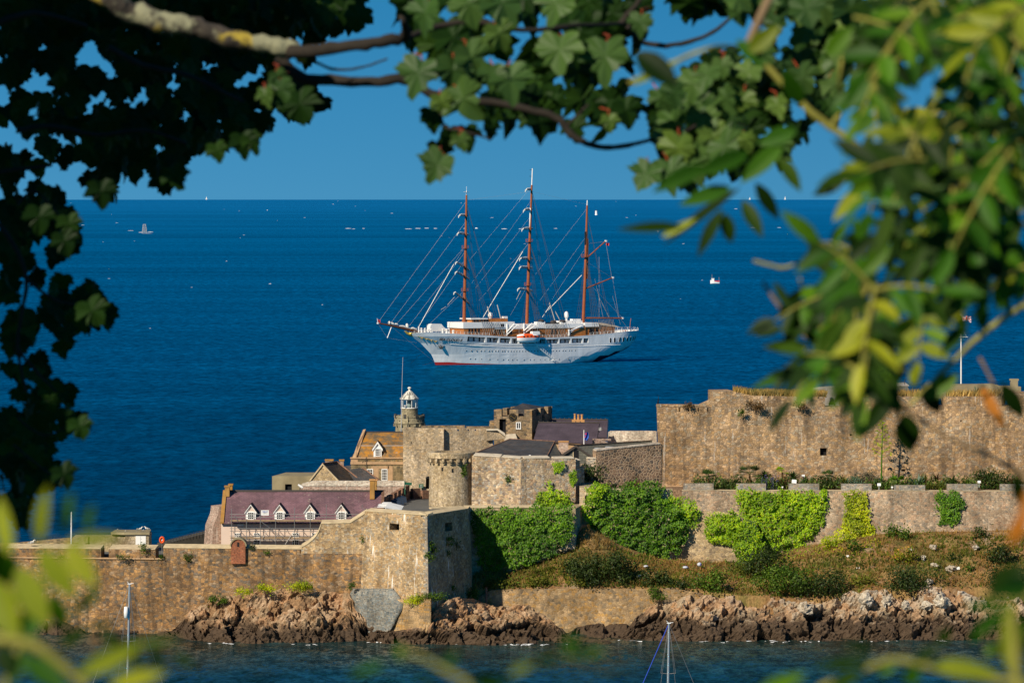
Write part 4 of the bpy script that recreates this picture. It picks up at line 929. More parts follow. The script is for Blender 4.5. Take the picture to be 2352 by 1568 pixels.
mb = MB(); mb.slab(Q((712, 1103, 697.3), (741, 1064.2, 697.2), (774, 1060, 703.4), (745, 1097, 703)), Vector((.05, .1, -.2))); mb.slab(Q((780, 1125, 697.3), (819, 1125, 702.5), (819, 1098.5, 702.5), (780, 1107.5, 697.3)), Vector((-.2, .3, 0))); mb.build('rear_roof', M['old_slate'], gh)
mb = MB(); mb.slab(Q((816, 1106, 699.5), (875, 1106, 699.5), (823, 1066, 704), (791, 1070, 704)), Vector((0, .1, -.2))); mb.slab(Q((875, 1106, 699.6), (878, 1104, 703), (825, 1066, 705), (823, 1066, 704)), Vector((0, .1, -.2))); mb.build('side_roof', M['slate'], gh)
mb = MB()
for a, b in (((741, 1063.8, 697.1), (774, 1059.6, 703.3)), ((774, 1059.6, 703.3), (821, 1097, 700.6)), ((823, 1065.8, 703.9), (875, 1105.6, 699.5))): mb.bar(P3(*a), P3(*b), .11, n=6)
mb.build('ridge', M['dark_brick'], gh)
for a, b, t_, bt, y, n in ((746, 766, 1055, 1075, 703.5, 1), (778.5, 790.5, 1055.5, 1082, 705.5, 1)):
    mb = MB(); s = 1.4; mb.box(PX(a, y) + .08, y, PZ(bt, y), PX(b, y) - .08, y + s, PZ(t_ + 3, y)); ch = mb.build('chimney', M['pink_brick'], gh)
    mb = MB(); mb.box(PX(a, y), y - .08, PZ(t_ + 3, y), PX(b, y), y + s + .08, PZ(t_, y)); mb.build('cap', M['ochre'], ch)

# ---- concrete bunker
bk_ = thing('bunker', (PX(668, 700), 700, 10), 'square weathered concrete bunker with a dark doorway at the left end', 'bunker')
mb = MB(); a, b = PX(625, 698), PX(722, 698); zt_ = PZ(1093, 698)
mb.holed((a, 698, 10), (b, 698, 10), (b, 698, zt_), (a, 698, zt_), [((654.7 - 625) / 97, (670.3 - 625) / 97, 0.1, (PZ(1111.4, 698) - 10) / (zt_ - 10))], .5, 0, 1); mb.face([(a, 698, zt_), (b, 698, zt_), (b, 706, zt_ + .1), (a + 1.8, 706, zt_ + .1)]); mb.face([(a, 704, 10), (a, 698, 10), (a, 698, zt_), (a + 1.8, 706, zt_ + .1)]); mb.build('wall', [M['concrete'], M['dark']], bk_)
o = thing('telescope', P3(689, 1127, 690), 'white coin telescope on a post before the bunker', 'telescope')
o.location = P3(689 - 0, 1127, 690)
ORG[o.name] = tuple(o.location); c = Vector(o.location)
mb = MB(); mb.bar(c + Vector((0, 0, -2)), c + Vector((0, 0, .5)), .07, n=8); mb.build('post', M['dark_steel'], o)
mb = MB(); mb.tube([c + Vector((-.3, 0, 1.0)), c + Vector((.1, 0, .72)), c + Vector((.45, -.1, .5))], [.14, .2, .16], 8); mb.build('barrel', M['white'], o)

# ---- pink brick wall behind the barracks and the notched wall running back to the keep
bw = thing('brick_wall', (PX(800, 692), 692, 12), 'weathered pink brick wall with a limewashed top behind the barracks roof', 'wall')
mb = MB(); mb.polywall([(684, 1145), (932, 1145), (932, 1116), (690, 1116)], (684, 692), (932, 692), .8); mb.build('wall', M['pink_brick'], bw)
mb = MB(); mb.polywall([(689, 1116), (932, 1116), (932, 1105), (900, 1104), (720, 1104), (694, 1110)], (689, 691.9), (932, 691.9), 1.0); mb.build('limewashed_top', M['lime'], bw)
nw = thing('notched_wall', (PX(915, 688), 688, 16), 'dark brick wall with slot openings running beside the tarmac yard to the keep', 'wall')
mb = MB(); P_ = [(886, 679, 1146), (947, 697.5, 1109)]
ts = [0, .12, .17, .27, .32, .42, .47, .58, .63, .74, .79, .9, 1.0]
for k in range(12):
    t0, t1 = ts[k], ts[k + 1]; e = [(lerp(886, 947, t), lerp(679, 697.5, t), lerp(1144, 1109, t)) for t in (t0, t1)]; drop = 0 if k % 2 == 0 else 1.2
    f = [Vector((PX(e[0][0], e[0][1]), e[0][1], 14)), Vector((PX(e[1][0], e[1][1]), e[1][1], 14)), P3(e[1][0], e[1][2], e[1][1]) - Vector((0, 0, drop)), P3(e[0][0], e[0][2], e[0][1]) - Vector((0, 0, drop))]
    mb.slab(f, Vector((-.6, .2, 0)))
mb.build('wall', M['dark_brick'], nw)
yw = thing('yard_wall', P3(968, 1140, 699), 'low dark wall with a gap below the arched keep door at the far end of the yard', 'wall')
mb = MB(); mb.polywall([(950, 1146), (966, 1146), (966, 1121), (950, 1122)], (950, 696), (966, 697), .8); mb.polywall([(971, 1145), (992, 1145), (992, 1126), (971, 1126)], (971, 695), (992, 696), .6); mb.build('wall', M['dark_brick'], yw)
o = tag(None or thing('info_sign', P3(967, 1130, 698), 'small green information sign on the keep wall beside the arched door', 'sign'))
mb = MB(); mb.slab(Q((962, 1120, 698.2), (973, 1120, 698.2), (973, 1111, 698.2), (962, 1111, 698.2)), Vector((0, .08, 0))); mb.build('board', M['green_sign'], o)
mb = MB()
for y in (1114, 1117): mb.slab(Q((964.5, y + .7, 698.1), (970.5, y + .7, 698.1), (970.5, y, 698.1), (964.5, y, 698.1)), Vector((0, .05, 0)))
mb.build('lettering', M['white'], o)
o = thing('signpost', P3(930, 1150, 690), 'dark green fingerpost at the end of the brick wall', 'sign'); c = Vector(o.location); c = P3(930, 1150, 690)
mb = MB(); mb.bar(P3(930, 1150, 690), P3(930, 1104, 690), .09, n=8); mb.build('post', M['green_sign'], o)
mb = MB(); mb.slab(Q((931, 1113, 690), (946, 1114, 690), (946, 1108, 690), (931, 1107, 690)), Vector((0, .06, 0))); mb.build('arm', M['green_sign'], o)

# ---- barracks: pink-rendered house with purple slate roof
br_ = thing('barracks', (PX(690, 675), 675, 11), 'long pink-rendered house with purple slate roof and four white dormers', 'house')
Yf, Yr = 672.0, 678.2
x0, x1 = PX(508, Yf), PX(878, Yf); ze = PZ(1197, Yf); zr = PZ(1130, Yr)
mb = MB(); mb.box(x0, Yf, 10, x1, Yf + 12.4, ze); mb.face([(x0, Yf, ze), (x0, Yf + 12.4, ze), (x0, Yr, zr)]); mb.face([(x1, Yf, ze), (x1, Yr, zr), (x1, Yf + 12.4, ze)]); mb.build('wall', M['render'], br_)
mb = MB(); ov = .55; dz = (zr - ze) / (Yr - Yf) * ov
mb.slab([(x0 + .2, Yf - ov, ze - dz), (x1, Yf - ov, ze - dz), (x1, Yr, zr), (x0 + .2, Yr, zr)], Vector((0, 0, .14))); mb.slab([(x1, Yf + 12.4 + ov, ze - dz), (x0 + .2, Yf + 12.4 + ov, ze - dz), (x0 + .2, Yr, zr), (x1, Yr, zr)], Vector((0, 0, .14))); mb.build('roof', M['purple'], br_)
mb = MB(); mb.bar((x0 + .4, Yr, zr + .16), (x1, Yr, zr + .16), .2, n=8); mb.build('ridge', M['ridge'], br_)
mb = MB(); e = Vector((0, 0, .35)); p, q = Vector((x0 - .12, Yf - ov, ze - dz)), Vector((x0 - .12, Yr, zr)); mb.slab([p, q, q + e, p + e], Vector((.55, 0, 0))); p = Vector((x0 - .12, Yf + 12.6, ze - dz)); mb.slab([p, q, q + e, p + e], Vector((.55, 0, 0))); mb.build('gable_coping', M['ochre'], br_)
mb = MB(); p, q = Vector((x1 - .3, Yf - ov, ze - dz)), Vector((x1 - .3, Yr, zr)); mb.slab([p, q, q + e, p + e], Vector((.45, 0, 0))); mb.build('gable_coping', M['dark_brick'], br_)
for px in (576, 642, 711.8, 783.7): dormer(br_, px - 11, px + 11, 1157.5, 1174, 1195, Yf + .35, 3.4, M['white'], M['ridge'], 3, 3, .16, M['render'])
for a, b in ((538.6, 552.2), (582.6, 597.4), (671.4, 686.2), (716, 731.2)): window(br_, a, b, 1223, 1233, Yf, 3, 2, .1, .06)
for a, b in ((582.6, 597.4), (671.4, 686.2)): window(br_, a, b, 1239, 1252, Yf, 3, 2, .1, .06)
for a, b, t_, bt, y in ((515.6, 527.8, 1115.5, 1140, 676.8), (524.5, 534.5, 1111.5, 1138, 680.5), (848.5, 861, 1100.5, 1146, 676.3), (856, 866.5, 1101, 1140, 679.2)):
    mb = MB(); mb.box(PX(a, y) + .06, y, PZ(bt, y), PX(b, y) - .06, y + 1.5, PZ(t_ + 3, y)); ch = mb.build('chimney', M['ochre'], br_)
    mb = MB(); mb.box(PX(a, y) - .04, y - .1, PZ(t_ + 3, y), PX(b, y) + .04, y + 1.6, PZ(t_, y)); mb.build('cap', M['terracotta'] if a > 800 else M['ochre'], ch)
mb = MB(); mb.box(PX(545, Yf), Yf - .03, PZ(1206.5, Yf), PX(559, Yf), Yf - .001, PZ(1203, Yf)); mb.build('plaque', M['white'], br_)
# scaffolding
sc = thing('scaffolding', (PX(650, 670), 670, 11.4), 'steel tube scaffolding with plank decks along the barracks front', 'scaffolding')
Ys = 670.3; Yb = 671.4
def tubes(name, segs, r=.045):
    mb = MB()
    for p, q in segs: mb.bar(p, q, r, n=6)
    mb.build(name, M['steel'], sc)
xs = [532, 566, 598, 633, 676.4, 712.7, 749.6]
tops = [1168, 1194, 1168, 1192, 1165, 1170, 1158]
for x, t_ in zip(xs, tops): tubes('standard', [(Vector((PX(x, Ys), Ys, 11.4)), P3(x, t_, Ys))], .05)
for x in xs: tubes('standard', [(Vector((PX(x, Yb), Yb, 11.4)), P3(x, 1198, Yb))], .05)
for py in (1180.6, 1187.3, 1213, 1219, 1230, 1240): tubes('ledger', [(P3(528, py, Ys), P3(830 if py < 1190 else 752, py, Ys))])
tubes('brace', [(P3(598, 1196, Ys - .1), P3(650, 1234, Ys - .1)), (P3(676, 1218, Ys - .1), P3(655, 1250, Ys - .1)), (P3(604, 1234, Ys - .1), P3(616, 1216, Ys - .1)), (P3(538, 1182, Ys - .1), P3(546, 1196, Ys - .1)), (P3(832, 1158, Ys + .4), P3(832, 1186, Ys + .4)), (P3(836, 1165, Ys + .4), P3(836, 1180, Ys + .4)), (P3(785, 1165, Ys + .4), P3(785, 1196, Ys + .4))])
tubes('transom', [(P3(x, py, Ys - .15), P3(x, py, Ys) + Vector((0, 1.5, 0))) for x in range(532, 752, 18) for py in (1199, 1221, 1238)])
for py in (1196.5, 1235.8):
    mb = MB(); a, b = P3(529, py, Ys), P3(760 if py > 1200 else 826, py, Ys)
    for k in range(4): mb.box(a.x, Ys + .08 + k * .26, a.z - .06, b.x, Ys + .31 + k * .26, a.z)
    mb.box(a.x, Ys + .02, a.z, b.x, Ys + .06, a.z + .2); mb.build('plank_deck', M['plank'], sc)
sg = thing('scaffold_sign', P3(608.5, 1183, Ys - .1), 'white scaffolder sign board hung on the scaffolding between two dormers', 'sign')
mb = MB(); mb.slab(Q((599.7, 1183, Ys - .1), (617.3, 1183, Ys - .1), (617.3, 1171, Ys - .1), (599.7, 1171, Ys - .1)), Vector((0, .04, 0))); mb.build('board', M['white'], sg)
def text(body, loc, size, mat, parent, rot=(R(90), 0, 0), ext=.01, shear=0, name='lettering', bold=0):
    cu = bpy.data.curves.new(name, 'FONT'); cu.body = body; cu.size = size; cu.extrude = ext; cu.align_x = 'CENTER'; cu.align_y = 'CENTER'; cu.shear = shear; cu.offset = size * bold
    f = bpy.data.objects.new(name, cu); C.objects.link(f); bpy.context.view_layer.update()
    me = bpy.data.meshes.new_from_object(f.evaluated_get(bpy.context.evaluated_depsgraph_get())); bpy.data.objects.remove(f); bpy.data.curves.remove(cu)
    me.materials.clear(); me.materials.append(mat); o = bpy.data.objects.new(name, me); C.objects.link(o); o.parent = parent
    o.location = Vector(loc) - Vector(ORG[parent.name]); o.rotation_euler = rot; return o
text('Island', P3(608.5, 1174.2, Ys - .13), .34, M['blue'], sg); text('Scaffolding', P3(608.5, 1178.4, Ys - .13), .17, M['steel'], sg)

# stone buttress left of the barracks
o = thing('buttress', P3(507, 1250, 677), 'stepped pink stone buttress at the left end of the barracks', 'buttress')
mb = MB(); mb.polywall([(486, 1262), (530, 1262), (530, 1160), (503, 1163), (501, 1180), (492, 1202), (490, 1207), (488, 1235)], (486, 675), (530, 676.5), 3); mb.build('wall', M['pink_brick'], o)

# white garden canopy and covered furniture on the upper yard
cp = thing('canopy', P3(905, 1172, 668), 'white lean-to canopy on slim posts behind the bastion parapet', 'canopy')
mb = MB(); mb.slab(Q((885, 1165, 666.5), (922, 1172, 667.5), (927.5, 1162.5, 670), (893, 1154, 669)), Vector((0, 0, .1))); mb.build('roof', M['white'], cp)
mb = MB()
for px, py, y in ((886, 1166, 666.6), (897, 1168, 666.9), (909, 1170, 667.2), (921, 1172, 667.5)): mb.bar(Vector((PX(px, y), y, 17.7)), P3(px, py, y), .07, n=6)
mb.bar(P3(886, 1166, 666.6), P3(921, 1173, 667.5), .08); mb.build('frame', M['white'], cp)
for k, (a, b, py, y, lb) in enumerate([(866, 897, 1163, 667.0, 'lowest flat white sun-shade leaf at the left of the canopy'), (868, 905, 1158.5, 668.2, 'middle flat white sun-shade leaf above the canopy'), (877, 900, 1154.5, 669.5, 'small topmost flat white sun-shade leaf of the three')]):
    o = thing('sunshade', Vector((PX((a + b) / 2, y), y, 17.7)), lb, 'sunshade', 'white sunshades in the yard')
    mb = MB(); mb.slab(Q((a, py + 1.5, y), (b - 4, py + 2.5, y), (b, py - .5, y + 1.2), (a + 4, py - 1, y + 1.2)), Vector((0, 0, .09))); mb.build('leaf', M['white'], o)
    mb = MB(); mb.bar(Vector((PX((a + b) / 2, y), y + .5, 17.7)), P3((a + b) / 2, py, y + .5), .06, n=6); mb.build('post', M['white'], o)
M['navy'] = paint('navy_cover', (.015, .03, .06), .5)
for k, (px, y, lb) in enumerate([(910, 681, 'nearest navy covered table beside the notched wall'), (916, 684, 'middle navy covered table beside the notched wall'), (922, 687.5, 'farthest navy covered table beside the notched wall')]):
    c = Vector((PX(px, y), y, 17.72)); mb = MB(); mb.prism([(c.x - .75, c.y - .6), (c.x + .75, c.y - .6), (c.x + .75, c.y + .6), (c.x - .75, c.y + .6)], c.z, c.z + .85, bat=.15); mb.face([(c.x - .75, c.y - .6, c.z + .86), (c.x + .75, c.y - .6, c.z + .86), (c.x, c.y, c.z + 1.1)]); mb.face([(c.x + .75, c.y - .6, c.z + .86), (c.x + .75, c.y + .6, c.z + .86), (c.x, c.y, c.z + 1.1)])
    tag(mb.build('covered_table', M['navy']), lb, 'table', 'covered tables in the yard')

# ---- slate hall, shed, purple-roofed houses
sh = thing('slate_hall', (PX(1190, 692), 692, 17.5), 'low hall with a broad dark hipped slate roof behind the curtain wall', 'hall')
mb = MB(); mb.slab(Q((1089, 1041.5, 687), (1254, 1053, 687), (1274, 1013.5, 696), (1172, 1008, 696)), Vector((0, .1, -.2))); mb.slab(Q((1089, 1041.5, 687), (1172, 1008, 696), (1150, 1025, 704)), Vector((0, .1, -.2))); mb.build('roof', M['slate'], sh)
mb = MB(); mb.slab(Q((1254, 1053, 687), (1290, 1049, 692), (1274, 1013.5, 696)), Vector((-.05, .1, -.2))); mb.build('hip', M['slate_g'], sh)
mb = MB()
for a, b in (((1172, 1007.6, 696), (1274, 1013, 696)), ((1274, 1013, 696), (1254, 1052.6, 687)), ((1172, 1007.6, 696), (1089, 1041, 687))): mb.bar(P3(*a), P3(*b), .1, n=6)
mb.build('ridge', M['dark_brick'], sh)
mb = MB(); mb.prism(wallpts([(1094, 687.6), (1250, 687.6), (1286, 692.2), (1150, 700)]), 17, PZ(1054, 687.6)); mb.build('wall', M['lintel'], sh)
mb = MB(); y = 694; mb.box(PX(1283, y), y, PZ(1050, y), PX(1305.3, y), y + 1.3, PZ(1015, y)); ch = mb.build('chimney', M['pink_brick'], sh)
mb = MB(); mb.box(PX(1282, y), y - .1, PZ(1015, y), PX(1306.3, y), y + 1.4, PZ(1012.8, y)); mb.build('cap', M['terracotta'], ch)
rl = thing('railing', P3(1235, 1058, 683), 'thin dark handrail in front of the slate hall eaves', 'railing')
mb = MB()
for px in (1205, 1228, 1251, 1272): mb.bar(P3(px, 1060, 683), P3(px, 1047, 683), .03)
mb.bar(P3(1205, 1048, 683), P3(1274, 1050, 683), .03); mb.build('rails', M['dark_steel'], rl)
fl = tag(None or thing('floodlight', P3(1217, 1050, 682.5), 'small pale floodlight at the slate hall eaves', 'lamp'))
mb = MB(); mb.obox(P3(1217, 1046, 682.8), .3, .15, .25); mb.build('head', M['white'], fl); mb = MB(); mb.bar(P3(1217, 1052, 682.9), P3(1217, 1046, 682.9), .03); mb.build('post', M['dark_steel'], fl)

sd = thing('gabled_shed', (PX(1400, 692), 692, 17), 'stone shed with a small gable door and a long grey slate roof', 'shed')
mb = MB(); mb.slab(Q((1273, 1075, 691), (1360, 1075, 691), (1360, 1050, 691), (1323, 1024.5, 691), (1273, 1054, 691)), Vector((0, .5, 0))); mb.build('gable', M['slate_g'], sd)
mb = MB(); mb.slab(Q((1269, 1057.5, 690.6), (1323, 1022, 690.6), (1323, 1027, 690.6), (1277, 1057.5, 690.6)), Vector((0, .8, 0))); mb.slab(Q((1323, 1022, 690.6), (1364, 1050, 690.6), (1357, 1050, 690.6), (1323, 1027, 690.6)), Vector((0, .8, 0))); mb.build('bargeboard', M['ridge'], sd)
mb = MB(); mb.slab(Q((1362, 1049, 690.8), (1500, 1024, 697.5), (1497.5, 1012, 702), (1323.5, 1022.6, 691.2)), Vector((0, .1, -.15))); mb.build('roof', M['slate_g'], sd)
mb = MB(); mb.slab(Q((1323, 1022.8, 691.3), (1497.5, 1012.2, 702), (1470, 1030, 704), (1290, 1045, 698)), Vector((0, .1, -.15))); mb.bar(P3(1323, 1022.2, 691), P3(1497.5, 1011.6, 702), .1, n=6); mb.build('rear_roof', M['old_slate'], sd)
door(sd, 1317.5, 1328.7, 1033, 1053, 691, M['black'])
mb = MB(); mb.slab(Q((1315.6, 1053, 690.95), (1317.4, 1053, 690.95), (1317.4, 1032, 690.95), (1315.6, 1032, 690.95)), Vector((0, .02, 0))); mb.build('door_frame', M['cope'], sd)
for px in (1372, 1397):
    mb = MB(); a = P3(px, 1035.5 - (px - 1372) * .12, 691.6 + (px - 1372) * .05); mb.slab([a + Vector((-.55, 0, .25)), a + Vector((.8, .4, -.1)), a + Vector((.85, 1, .35)), a + Vector((-.4, .6, .42))], Vector((0, 0, .08))); mb.build('skylight', M['lead'], sd)
def purple_house(label, eL, eR, rL, rR, Ye, Yr, dk):
    h = thing('purple_roofed_house', (PX((eL[0] + eR[0]) / 2, Ye), Ye, 17), label, 'house')
    mb = MB(); a, b, c, d = P3(*eL, Ye), P3(*eR, Ye), P3(*rR, Yr), P3(*rL, Yr); mb.slab([a, b, c, d], Vector((0, .08, -.18)))
    bk = Vector((0, 2 * (Yr - Ye), 0)); mb.slab([b + bk, a + bk, d, c], Vector((0, -.08, -.18))); mb.build('roof', M['purple_dark'], h)
    mb = MB(); mb.bar(d + Vector((0, 0, .05)), c + Vector((0, 0, .05)), .12, n=6)
    k = 0
    while k < (c - d).length: p = d + (c - d).normalized() * k; mb.obox(p + Vector((0, 0, .2)), .14, .12, .2); k += .75
    mb.build('ridge', M['ridge'], h)
    g = .45
    mb = MB(); mb.slab([Vector((b.x - g, b.y + .5, 17)), Vector((b.x - g, b.y + bk.y - .5, 17)), b + bk + Vector((-g, -.4, -.1)), c + Vector((-g, 0, -.25)), b + Vector((-g, .4, -.1))], Vector((-.3, 0, 0))); mb.build('gable', M['clock_stone'], h)
    mb = MB(); mb.slab([Vector((a.x + .3, a.y + .5, 16)), Vector((b.x - .4, a.y + .5, 16)), b + Vector((-.4, .5, -.25)), a + Vector((.3, .5, -.25))], Vector((0, .3, 0))); mb.build('wall', M['lintel'], h)
    mb = MB(); e = Vector((.05, -.03, .02)); mb.slab([b + e, c + e, c + e - Vector((0, 0, .3)), b + e - Vector((0, 0, .3))], Vector((.05, 0, 0))); mb.build('bargeboard', M['black'], h)
    return h
h1 = purple_house('nearer house with a smooth dark purple slate roof beside the clock tower', (1225.5, 1009), (1369, 1020), (1237, 970.5), (1376.5, 971.5), 707, 713, 1)
h2 = purple_house('farther house with a purple slate roof and three chimney pots, right of the clock tower', (1255, 1003), (1394, 1004), (1265, 963), (1396, 964.5), 720, 726, 1)
mb = MB(); y = 718; mb.box(PX(1313.5, y), y, PZ(978, y), PX(1342.5, y), y + 1, PZ(963.8, y)); ch = mb.build('chimney', M['terracotta'], h1)
for px, t_, r0 in ((1320.5, 950, .16), (1328.5, 951.5, .17), (1336.6, 951.5, .18)):
    mb = MB(); c = P3(px, 964, y + .4); zt = PZ(t_, y) - c.z; mb.lathe([(r0 * 1.25, 0), (r0, .3), (r0 * .95, zt * .8), (r0 * 1.25, zt * .84), (r0 * 1.25, zt), (r0 * .8, zt), (r0 * .7, zt * .7)], c, 12); o = mb.build('chimney_pot', M['terracotta'], ch)
mb = MB(); mb.lathe([(.0, .5), (.5, .45), (.55, 0)], P3(1376.5, 988, 716), 12); mb.build('vent_cowl', M['lead'], h1)
mb = MB(); mb.polywall([(1398, 1016), (1508, 1016), (1508, 990), (1490, 989.5), (1404, 989.5), (1399, 993)], (1398, 716), (1508, 717), 1); tag(mb.build('rear_wall', M['lime']), 'pale limewashed stone wall between the purple roofs and the citadel', 'wall')
wl = thing('stair_wall', P3(1400, 1020, 704), 'low pale stone wall sloping down from beside the purple roofs', 'wall')
mb = MB(); mb.polywall([(1363, 1024), (1445, 1024), (1440, 1020.5), (1400, 1017.5), (1388, 1012), (1363, 1011)], (1363, 703), (1445, 704), .8); mb.polywall([(1363, 1012), (1404, 1012), (1403, 1007.5), (1363, 1007.5)], (1363, 703.6), (1404, 704), .8); mb.build('wall', M['pink_brick'], wl)
ff = thing('flag', P3(1341.4, 1018, 702), 'small blue ensign on a white flagstaff before the purple roof', 'flag')
mb = MB(); mb.tube([P3(1341.4, 1030, 702), P3(1341.2, 987, 702)], [.1, .06], 8); mb.build('flagstaff', M['white'], ff)
mb = MB(); rows = []
for j in range(10):
    r = []
    for i in range(9):
        u, v = i / 8, j / 9; p = P3(1342 + u * (12 - 4 * v) * (.75 + .25 * math.sin(v * 3)), 991 + v * 20 + u * 3 * (1 - v) + 2 * math.sin(u * 6 + v * 2), 702); p.y += .25 * math.sin(u * 9 + v * 4); r.append(p)
    rows.append(r)
mb.grid(rows, lambda a, b: 1 if a in (1, 4) and b < 4 or b in (0, 3) and a < 5 else 0); mb.build('cloth', [M['blue'], M['red']], ff, smooth=True)

# ---- lighthouse
LY = 745.0
M['lhglass'] = None
m, t = newmat('lantern_glass')
g = t.n('ShaderNodeBsdfGlossy', Color=(.7, .9, .9), Roughness=.03); tr = t.n('ShaderNodeBsdfTransparent', Color=(.82, .93, .92)); mx = t.n('ShaderNodeMixShader', i0=.12); t.set(mx.inputs[1], tr.outputs[0]); t.set(mx.inputs[2], g.outputs[0]); t.out(mx.outputs[0]); M['lhglass'] = m
lc = (PX(940.5, LY), LY, 0); s = LY / F
li = thing('lighthouse', (lc[0], lc[1], 11), 'small grey stone lighthouse with a white peeling lantern roof', 'lighthouse')
def zz(py): return PZ(py, LY)
mb = MB(); mb.lathe([(2.75, 9), (2.45, zz(1000)), (2.35, zz(980)), (2.45, zz(974)), (2.62, zz(971)), (2.62, zz(968.5)), (2.55, zz(968)), (2.55, zz(958)), (2.62, zz(957.5)), (2.6, zz(953.5)), (1.9, zz(953.5)), (1.9, zz(958)), (1.6, zz(958)), (1.52, zz(952)), (1.5, zz(951.3)), (1.42, zz(951)), (1.40, zz(939)), (1.48, zz(938.5)), (1.48, zz(937)), (0, zz(937))], lc, 40); mb.build('tower', M['light_stone'], li)
for k in range(14):
    a = 2 * math.pi * (k + .3) / 14; mb = MB(); Mx = Matrix.Rotation(a, 3, 'Z'); c = Vector(lc) + Mx @ Vector((2.56, 0, zz(975.3))); mb.obox(c, .34, .3, .42, Mx); mb.build('corbel', M['light_stone'], li)
for k in range(8):
    a = 2 * math.pi * (k + .63) / 8; mb = MB(); Mx = Matrix.Rotation(a, 3, 'Z'); c = Vector(lc) + Mx @ Vector((2.52, 0, zz(954.6))); mb.obox(c, .3, .42, .62, Mx); mb.build('crenel', M['dark_steel'], li)
for k in range(10):
    a = 2 * math.pi * (k + .45) / 10; mb = MB(); Mx = Matrix.Rotation(a, 3, 'Z'); c = Vector(lc) + Mx @ Vector((2.54, 0, zz(964.8))); mb.obox(c, .06, .24, .2, Mx); mb.build('drain', M['dark'], li)
mb = MB(); zb_, zt_ = zz(937), zz(916); mb.lathe([(1.34, zb_), (1.34, zt_)], lc, 10); lg = mb.build('lantern', M['lhglass'], li)
mb = MB()
for k in range(10):
    a = 2 * math.pi * k / 10; d = Vector((math.cos(a), math.sin(a), 0)) * 1.36; c = Vector(lc) + d; mb.bar(c + Vector((0, 0, zb_)), c + Vector((0, 0, zt_)), .055)
mb.lathe([(1.32, zb_), (1.46, zb_), (1.46, zb_ + .14), (1.32, zb_ + .14)], lc, 20); mb.lathe([(1.32, zt_ - .1), (1.45, zt_ - .1), (1.45, zt_ + .05)], lc, 20); mb.build('frame', M['white'], lg)
mb = MB(); mb.lathe([(0, zb_), (.34, zb_), (.42, zb_ + .35), (.45, zb_ + .8), (.3, zb_ + 1.25), (.12, zb_ + 1.4), (0, zb_ + 1.4)], lc, 16); mb.build('lens', M['lead'], lg, smooth=True)
M['peel'] = paint('peeling_white_paint', (.66, .65, .58), .6, .2, 3.2, dirt=((.08, .07, .055), 1.0))
M['peel_dark'] = paint('weathered_dome_metal', (.22, .21, .18), .6, .3, 4)
mb = MB(); rows = [(1.62, zt_ - .03), (1.64, zt_ + .06), (1.05, zz(906.5)), (.52, zz(899)), (.2, zz(896.5)), (.14, zz(894)), (.25, zz(893)), (.34, zz(890.8)), (.25, zz(888.8)), (0, zz(888))]; mb.lathe(rows, lc, 30, lambda a, b: 1 if a in (1, 2) and b % 3 and (b * 7 + a * 3) % 5 < 3 else 0); mb.build('dome', [M['peel'], M['peel_dark']], li)
mb = MB(); p = P3(930, 932, LY - 1.6); mb.obox(p, .3, .1, .34); mb.build('lamp_box', M['lead'], li)
an = thing('whip_antenna', P3(923.5, 1000, 741), 'tall thin white whip mast beside the lighthouse', 'mast')
mb = MB(); mb.tube([P3(921.5, 1010, 741), P3(922.3, 920, 741), P3(925.3, 820, 741)], [.07, .05, .03], 6); mb.build('pole', M['lead'], an)
mb = MB(); mb.tube([P3(921.4, 1010, 741.2), P3(921.4, 985, 741.2)], .16, 8); mb.build('socket', M['steel'], an)

# ---- flagstaff with the union flag on the citadel
us = thing('flagstaff', P3(2208, 884, 722), 'tall white flagstaff with a yard, flying a red white and blue flag', 'flagpole')
mb = MB(); mb.tube([P3(2207.5, 890, 722), P3(2207.5, 800, 722), P3(2207, 719, 722)], [.12, .1, .06], 8); mb.build('pole', M['white'], us)
mb = MB(); mb.tube([P3(2193, 774.5, 721.8), P3(2223, 773.5, 721.8)], .045, 6); mb.bar(P3(2195, 775, 721.8), P3(2207, 748, 722), .012); mb.bar(P3(2221, 775, 721.8), P3(2207, 748, 722), .012); mb.build('yard', M['white'], us)
mb = MB(); W_, H_ = 20, 12; n, k_ = 40, 24; rows = []
for j in range(k_ + 1):
    r = []
    for i in range(n + 1):
        u, v = i / n, j / k_; p = P3(2208.5 + u * 22, 724 + v * 13 + u * 2.5 + 1.2 * math.sin(u * 7 + v), 722); p.y += .18 * math.sin(u * 8 + v * 2) - .2 * u; r.append(p)
    rows.append(r)
def uj(a, b):
    u = ((b + .5) / n - .5) * 2; v = ((a + .5) / k_ - .5)
    if abs(v) < .1 or abs(u) < .1: return 1
    if abs(v) < .17 or abs(u) < .17: return 2
    d = min(abs(v - u * .5), abs(v + u * .5))
    return 1 if d < .035 else 2 if d < .1 else 0
M['flag_red'] = paint('flag_red', (.62, .025, .03), .7); M['flag_blue'] = paint('flag_blue', (.02, .04, .22), .7)
mb.grid(rows, uj); mb.build('cloth', [M['flag_blue'], M['flag_red'], M['white']], us, smooth=True)
sm = thing('signal_mast', P3(1974, 880, 724), 'short white stayed mast standing on the pale gun platform', 'mast')
mb = MB(); mb.tube([P3(1974, 880, 724), P3(1974.6, 824, 724)], [.09, .045], 6); mb.build('pole', M['white'], sm)
mb = MB(); mb.bar(P3(1969, 878, 724), P3(1974, 848, 724), .03); mb.bar(P3(1980, 878, 724), P3(1974.4, 848, 724), .03); mb.bar(P3(1972, 848, 724), P3(1978, 848, 724), .04); mb.build('stay', M['steel'], sm)

